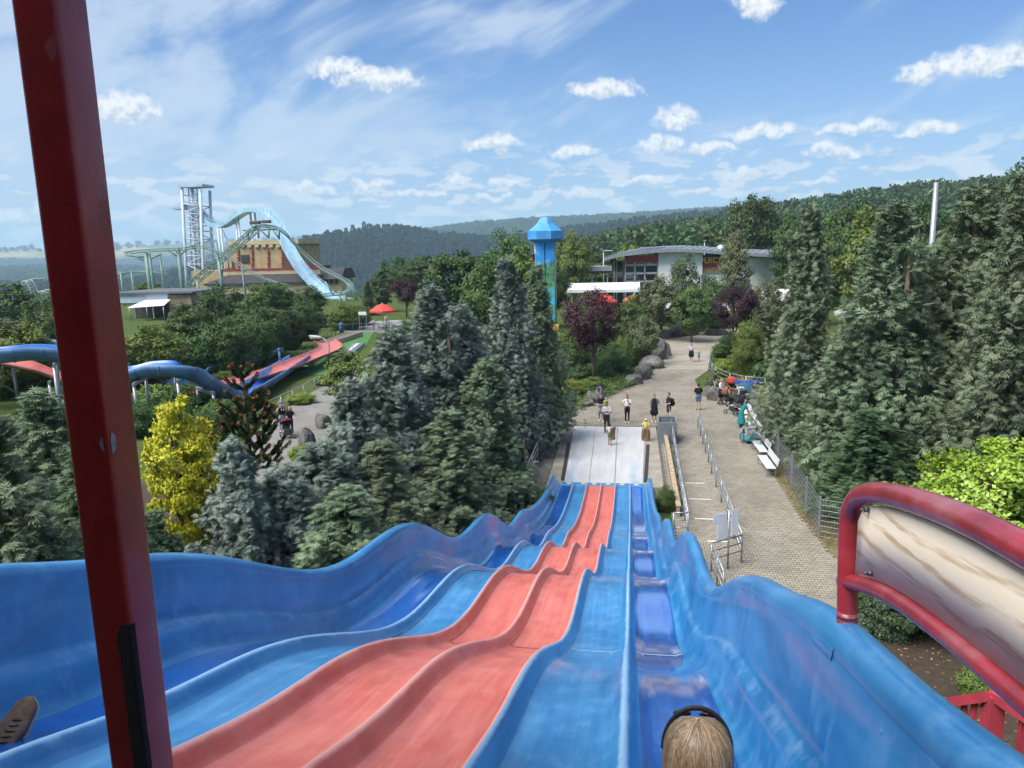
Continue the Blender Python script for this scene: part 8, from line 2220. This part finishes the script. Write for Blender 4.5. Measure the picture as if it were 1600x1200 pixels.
def build_prams():
    def gp(px, py): p = at(px, py); return (p.x, p.y, 0.0)
    stroller('brown and black pushchair pushed by the fair-haired woman', gp(1138, 633), -0.9, ('cocoa', (0.25, 0.10, 0.07)), ('dk', (0.03, 0.03, 0.035)), 1.1)
    stroller('black pushchair with grey seat beside the fourth bench', gp(1149, 648), 0.6, ('ink', (0.025, 0.025, 0.03)), ('greyseat', (0.35, 0.36, 0.38)), 1.15)
    stroller('large pram with a petrol blue hood in front of the fence', gp(1163, 633), 0.9, ('petrol', (0.03, 0.10, 0.19)), ('navyseat', (0.02, 0.03, 0.07)), 1.25, 'pram', True)
    stroller('red hooded pushchair behind the brown one', gp(1143, 615), -0.4, ('scarlet', (0.42, 0.06, 0.04)), ('plum', (0.06, 0.03, 0.09)), 1.1)
    q = at(449, 684); stroller('dark red pushchair of the couple on the grey path', (q.x, q.y, 0.0), face_to(q, CAMV) + 0.2, ('wine', (0.10, 0.03, 0.035)), ('dk', (0.03, 0.03, 0.035)), 1.05)
    # hand cart with flat blue canopy
    p = at(1168, 626); c = empty('hand_cart', p, 0.15, 'hand cart with a flat royal blue canopy by the fence', 'cart'); bl = cloth('royal', (0.02, 0.045, 0.30))
    MB().box((0, 0, 0.50), (0.95, 0.55, 0.34), bev=0.03).build('tub', cloth('tub', (0.03, 0.03, 0.05)), c)
    MB().box((0, 0, 1.28), (1.75, 0.85, 0.10), bev=0.04).build('canopy', bl, c)
    for x in (-0.45, 0.45):
        for y in (-0.25, 0.25): MB().tube([(x, y, 0.55), (x * 1.2, y * 1.2, 1.24)], 0.014, 6).build('canopy_pole', STEEL, c)
    for x in (-0.36, 0.36):
        for y in (-0.33, 0.33): MB().tube([(x + math.cos(a) * 0.15, y, 0.17 + math.sin(a) * 0.15) for a in np.linspace(0, 2 * PI, 14, endpoint=False)], 0.03, 6, closed=True).build('wheel', BLACK, c)
    MB().tube([(-0.48, 0, 0.40), (-0.85, 0, 0.75), (-1.0, 0, 1.0)], 0.016, 6).build('drawbar', DARKSTEEL, c)
    # bicycle trailer
    p = at(1166, 692); t = empty('bike_trailer', (p.x + 0.1, p.y + 0.1, 0), 0.25, 'blue and grey bicycle trailer parked before the second bench', 'trailer')
    gb = cloth('trailer_grey', (0.33, 0.36, 0.40)); bb = cloth('trailer_blue', (0.03, 0.30, 0.55)); win = mat('trailer_window', (0.03, 0.03, 0.035), 0.2)
    t.scale = (0.85, 0.85, 0.92)
    side = [(-0.55, 0.26), (0.48, 0.26), (0.62, 0.34), (0.40, 0.72), (0.02, 1.00), (-0.22, 1.06), (-0.44, 0.96), (-0.56, 0.62)]
    M = Matrix(((0, 0, 1, 0), (1, 0, 0, 0), (0, 1, 0, 0), (0, 0, 0, 1)))
    MB().prism(side, -0.33, 0.33, M4=M).build('cabin', gb, t)
    MB().prism([(-0.58, 0.22), (0.50, 0.22), (0.64, 0.33), (0.50, 0.46), (-0.10, 0.40), (-0.60, 0.62)], -0.345, 0.345, M4=M).build('lower_shell', bb, t)
    MB().prism([(-0.30, 0.60), (0.18, 0.56), (0.02, 0.84), (-0.22, 0.92)], -0.338, 0.338, M4=M).build('window', win, t)
    for x in (-0.43, 0.43):
        wv = MB().tube([(x, -0.1 + math.cos(a) * 0.30, 0.32 + math.sin(a) * 0.30) for a in np.linspace(0, 2 * PI, 20, endpoint=False)], 0.022, 6, closed=True).build('wheel', BLACK, t)
        sp = MB(); sp.tube([(x - 0.03, -0.1, 0.32), (x + 0.03, -0.1, 0.32)], 0.03, 8)
        for k in range(10): a = k * PI / 5; sp.tube([(x, -0.1, 0.32), (x, -0.1 + math.cos(a) * 0.29, 0.32 + math.sin(a) * 0.29)], 0.004, 3)
        sp.build('spokes', STEEL, wv)
    MB().tube([(-0.26, -0.55, 0.80), (-0.26, -0.85, 1.05), (0.26, -0.85, 1.05), (0.26, -0.55, 0.80)], 0.016, 6).build('push_bar', BLACK, t)
    fl = MB(); fl.tube([(-0.3, -0.6, 0.7), (-0.3, -0.66, 1.7)], 0.006, 4); fl.build('flag_pole', WHITE, t); MB().prism([(-0.64, 1.45), (-0.34, 1.56), (-0.64, 1.68)], -0.305, -0.297, M4=M).build('flag', C['orange'], t)
build_prams()

# ------------------------------------------------------------------ the two riders on the slide
def build_riders():
    # girl in the right-hand lane, seen from behind: only her head reaches into the picture
    hd = aty(1090, 1178, 1.95)
    zs = zf(1.7)
    hgt = 1.30
    seat_z = zs + 0.02
    # sitting body: local head centre is at 0.10+0.685 (x h/1.7)
    k = hgt / 1.70
    z0 = hd.z - (0.10 + 0.70) * k
    arms = [((-0.24, 0.02, 0.24), (-0.22, 0.20, 0.06)), ((0.24, 0.02, 0.24), (0.22, 0.20, 0.06))]
    o = person('girl with long light brown hair and sunglasses on her head sitting in the right lane', (hd.x, hd.y - 0.02, z0), 0.0, hgt, 'lilac', 'denim', 'white', 'blond', pose='sit', arms=arms, voxel=0.012)
    base = Vector((hd.x, hd.y - 0.02, z0)); hc = Vector((0, 0.035, 0.785)) * k
    # hair: many fine strands from the crown down over the back
    r = np.random.default_rng(21)
    hm = bpy.data.materials.new('light_brown_hair'); hm.use_nodes = True
    nt = hm.node_tree; b = nt.nodes['Principled BSDF']
    ri = N(nt, 'ShaderNodeNewGeometry').outputs['Random Per Island']
    nt.links.new(ramp(nt, ri, [(0.0, (0.17, 0.11, 0.065)), (0.5, (0.33, 0.23, 0.145)), (0.85, (0.50, 0.38, 0.25)), (1.0, (0.24, 0.15, 0.09))]), b.inputs['Base Color'])
    b.inputs['Roughness'].default_value = 0.38; b.inputs['Specular IOR Level'].default_value = 0.5
    VV, FF = [], []; ns = 5200; seg = 9
    A, B_, Cc = 0.088, 0.104, 0.100
    for i in range(ns):
        th = r.uniform(0, 2 * PI)                          # direction the strand falls
        if math.sin(th) > 0.35: th = -th                    # none over the face
        part = r.uniform(-0.03, 0.03)
        ph0 = abs(r.normal() * 0.25); wv = r.normal() * 0.07
        L = r.uniform(0.28, 0.36); pts = []
        lift = r.uniform(0.97, 1.06) + (0.05 * r.random() if r.random() < 0.04 else 0)
        for j in range(seg):
            t = j / (seg - 1)
            ph = ph0 + t * 2.6
            if ph < PI / 2 + 0.15:
                p = Vector((math.sin(ph) * math.cos(th + wv * t) * A * lift, math.sin(ph) * math.sin(th + wv * t) * B_ * lift - 0.015, math.cos(ph) * Cc * lift))
                last = p
            else:
                dz = (ph - PI / 2 - 0.15) * 0.17
                cth = th + wv * t
                p = Vector((math.cos(cth) * A * lift * (1 + dz * 0.3), math.sin(cth) * B_ * lift * (1 - dz * 0.6) - 0.015 - dz * 0.1, -0.015 - dz))
            pts.append(hc + Vector((0, -0.006, 0.025)) + p + Vector((r.normal() * 0.0012, r.normal() * 0.0012, 0)))
        w = r.uniform(0.0006, 0.0014)
        bI = len(VV)
        for j, p in enumerate(pts):
            tdir = (pts[min(j + 1, seg - 1)] - pts[max(j - 1, 0)]).normalized()
            s = tdir.cross(p - hc); s = s.normalized() if s.length > 1e-6 else Vector((1, 0, 0))
            VV += [tuple(p + s * w), tuple(p - s * w)]
        for j in range(seg - 1): FF.append((bI + 2 * j, bI + 2 * j + 1, bI + 2 * j + 3, bI + 2 * j + 2))
    link('hair', np_mesh('hair', np.array(VV), np.array(FF), hm, smooth=True), o)
    # sunglasses pushed up: black band over the crown with arms to the ears
    sg = MB(); arc = []
    for i in range(21):
        a = PI * i / 20
        arc.append(hc + Vector((math.cos(a) * 0.0935, 0.010 + 0.012 * math.sin(a), 0.010 + math.sin(a) * 0.122)))
    sg.tube(arc, [0.0032 + 0.0018 * math.sin(PI * i / 20) for i in range(21)], 8, flat=1.6)
    s_ = empty('sunglasses', base, 0.0, 'black sunglasses pushed up on the hair of the girl in the right lane', 'sunglasses')
    sg.build('frame', BLACK, s_)
    for sx in (-1, 1):
        ln = MB(); ln.ball(hc + Vector((sx * 0.036, 0.088, 0.070)), 0.026, 10, 6, scale=(1.05, 0.35, 0.8), R=Matrix.Rotation(0.9, 3, 'X')); ln.build('lens', mat('dark_lens', (0.01, 0.01, 0.012), 0.08), s_)
    # left rider: only a shoe reaches into the picture
    q = aty(30, 1140, 3.05)
    leg = empty('person', (q.x - 0.55, q.y - 0.55, zf(2.4)), 0, 'rider in the far left lane of whom only a brown suede shoe shows', 'person')
    o0 = Vector(leg.location)
    def L(v): return Vector(v) - o0
    toe = aty(52, 1088, 3.10); heel = aty(-14, 1206, 2.86)
    d = (toe - heel).normalized(); up_ = Vector((0.35, -0.80, 0.50)); up_ = (up_ - d * up_.dot(d)).normalized(); sd = d.cross(up_)
    Ln = (toe - heel).length
    # shoe: lofted sections from heel to toe
    def section(t):
        w = 0.042 + 0.020 * math.sin(PI * min(1, t * 0.95 + 0.1)) + (0.006 if 0.5 < t < 0.9 else 0)
        h = 0.095 if t < 0.28 else 0.095 - 0.055 * min(1, (t - 0.28) / 0.5)
        if t > 0.86: k = math.sqrt(max(0.02, 1 - ((t - 0.86) / 0.14) ** 2)); w *= k; h = h * (0.45 + 0.55 * k)
        if t < 0.08: k = math.sqrt(max(0.05, 1 - ((0.08 - t) / 0.08) ** 2)); w *= k
        return w, h
    def loft_shoe(name, m, z0f, hf, wk, parent):
        V, F = [], []; n = 20; mseg = 14
        for i in range(n):
            t = i / (n - 1); w, h = section(t); c = heel + d * Ln * t
            for j in range(mseg):
                a = 2 * PI * j / mseg; x = math.cos(a); z = math.sin(a)
                zz = z0f + (hf(h) - z0f) * (0.5 + 0.5 * (abs(z) ** 0.6) * (1 if z > 0 else -1))
                V.append(tuple(c + sd * (x * (abs(math.cos(a)) ** -0.3 if abs(x) > 0.2 else 1) * w * wk * min(1, 1.0)) + up_ * zz - o0))
        for i in range(n - 1):
            for j in range(mseg): F.append((i * mseg + j, i * mseg + (j + 1) % mseg, (i + 1) * mseg + (j + 1) % mseg, (i + 1) * mseg + j))
        F2 = [tuple(range(mseg))[::-1], tuple((n - 1) * mseg + j for j in range(mseg))]
        me = bpy.data.meshes.new(name); me.from_pydata(V, [], F + F2); me.materials.append(m); me.polygons.foreach_set('use_smooth', np.ones(len(me.polygons), bool)); me.update()
        return link(name, me, parent)
    sh = loft_shoe('shoe', mat('suede_brown', (0.115, 0.082, 0.06), 0.9, 0.18, 30, bump=0.3, bscale=300), 0.0, lambda h: h, 1.0, leg)
    loft_shoe('sole', mat('pale_rubber', (0.42, 0.40, 0.36), 0.7), -0.016, lambda h: 0.012, 1.10, sh)
    lc = MB()
    for i in range(5):
        t = 0.36 + i * 0.075; w, h = section(t); c = heel + d * Ln * t + up_ * (h * 1.0 + 0.004) - o0
        lc.tube([c - sd * 0.026 - d * 0.008 - up_ * 0.01, c + up_ * 0.003, c + sd * 0.026 + d * 0.008 - up_ * 0.01], 0.0032, 5)
    lc.build('laces', cloth('lace', (0.02, 0.022, 0.03)), sh)
    # rest of the body, out of the picture to the left
    ank = heel + d * 0.055 + up_ * 0.10 - o0
    knee = Vector((-0.25, -0.10, 0.36)); hip = Vector((-0.15, -0.55, 0.14))
    hipw = hip
    S = [(ank, knee, 0.045, 0.06, 2), (knee, hipw, 0.065, 0.09, 2), (hipw + Vector((-0.2, 0, 0)), hipw + Vector((-0.45, 0.40, 0.22)), 0.09, 0.065, 2), (hipw + Vector((-0.45, 0.40, 0.22)), Vector((-0.55, 0.55, -0.05)), 0.06, 0.045, 2),
         (hipw + Vector((-0.1, 0, 0)), hipw + Vector((-0.1, -0.12, 0.30)), 0.15, 0.14, 1), (hipw + Vector((-0.1, -0.12, 0.30)), hipw + Vector((-0.1, -0.16, 0.50)), 0.15, 0.11, 1), (hipw + Vector((-0.1, -0.16, 0.52)), hipw + Vector((-0.1, -0.13, 0.68)), 0.05, 0.05, 0), (hipw + Vector((-0.1, -0.11, 0.74)), hipw + Vector((-0.1, -0.11, 0.80)), 0.085, 0.09, 0),
         (hipw + Vector((-0.1, -0.13, 0.80)), hipw + Vector((-0.1, -0.13, 0.84)), 0.09, 0.085, 3), (hipw + Vector((0.08, -0.14, 0.48)), hipw + Vector((0.16, 0.0, 0.22)), 0.05, 0.04, 1), (hipw + Vector((0.16, 0.0, 0.22)), hipw + Vector((0.10, 0.22, 0.12)), 0.04, 0.03, 0), (hipw + Vector((-0.28, -0.14, 0.48)), hipw + Vector((-0.38, 0.0, 0.22)), 0.05, 0.04, 1), (hipw + Vector((-0.38, 0.0, 0.22)), hipw + Vector((-0.32, 0.22, 0.12)), 0.04, 0.03, 0)]
    me = skin_union(S, 0.02)
    n = len(me.polygons); cen = np.empty(n * 3, np.float32); me.polygons.foreach_get('center', cen); cen = cen.reshape(-1, 3)
    best = np.full(n, 1e9); mi = np.zeros(n, np.int32)
    for s in S:
        dd = seg_dist(cen, *s[:4]); kk = dd < best; best[kk] = dd[kk]; mi[kk] = s[4]
    me.polygons.foreach_set('material_index', mi); me.polygons.foreach_set('use_smooth', np.ones(n, bool))
    for m in (SKIN, C['grey'], C['navy'], HAIRS['dark']): me.materials.append(m)
    link('body', me, leg)
build_riders()

# ------------------------------------------------------------------ the air
def build_haze():
    me = MB().box((0, 2500, 60), (16000, 13000, 520)).mesh('haze', [])
    hm = bpy.data.materials.new('haze_air'); hm.use_nodes = True
    nt = hm.node_tree; nt.nodes.clear()
    pv = N(nt, 'ShaderNodeVolumePrincipled', ins={'Color': (0.52, 0.77, 1.0, 1), 'Density': HAZE, 'Anisotropy': 0.0})
    out = N(nt, 'ShaderNodeOutputMaterial'); nt.links.new(pv.outputs[0], out.inputs['Volume'])
    me.materials.append(hm)
    hm.cycles.homogeneous_volume = True
    tag(link('haze', me), kind='stuff')
HAZE = 0.00017
build_haze()
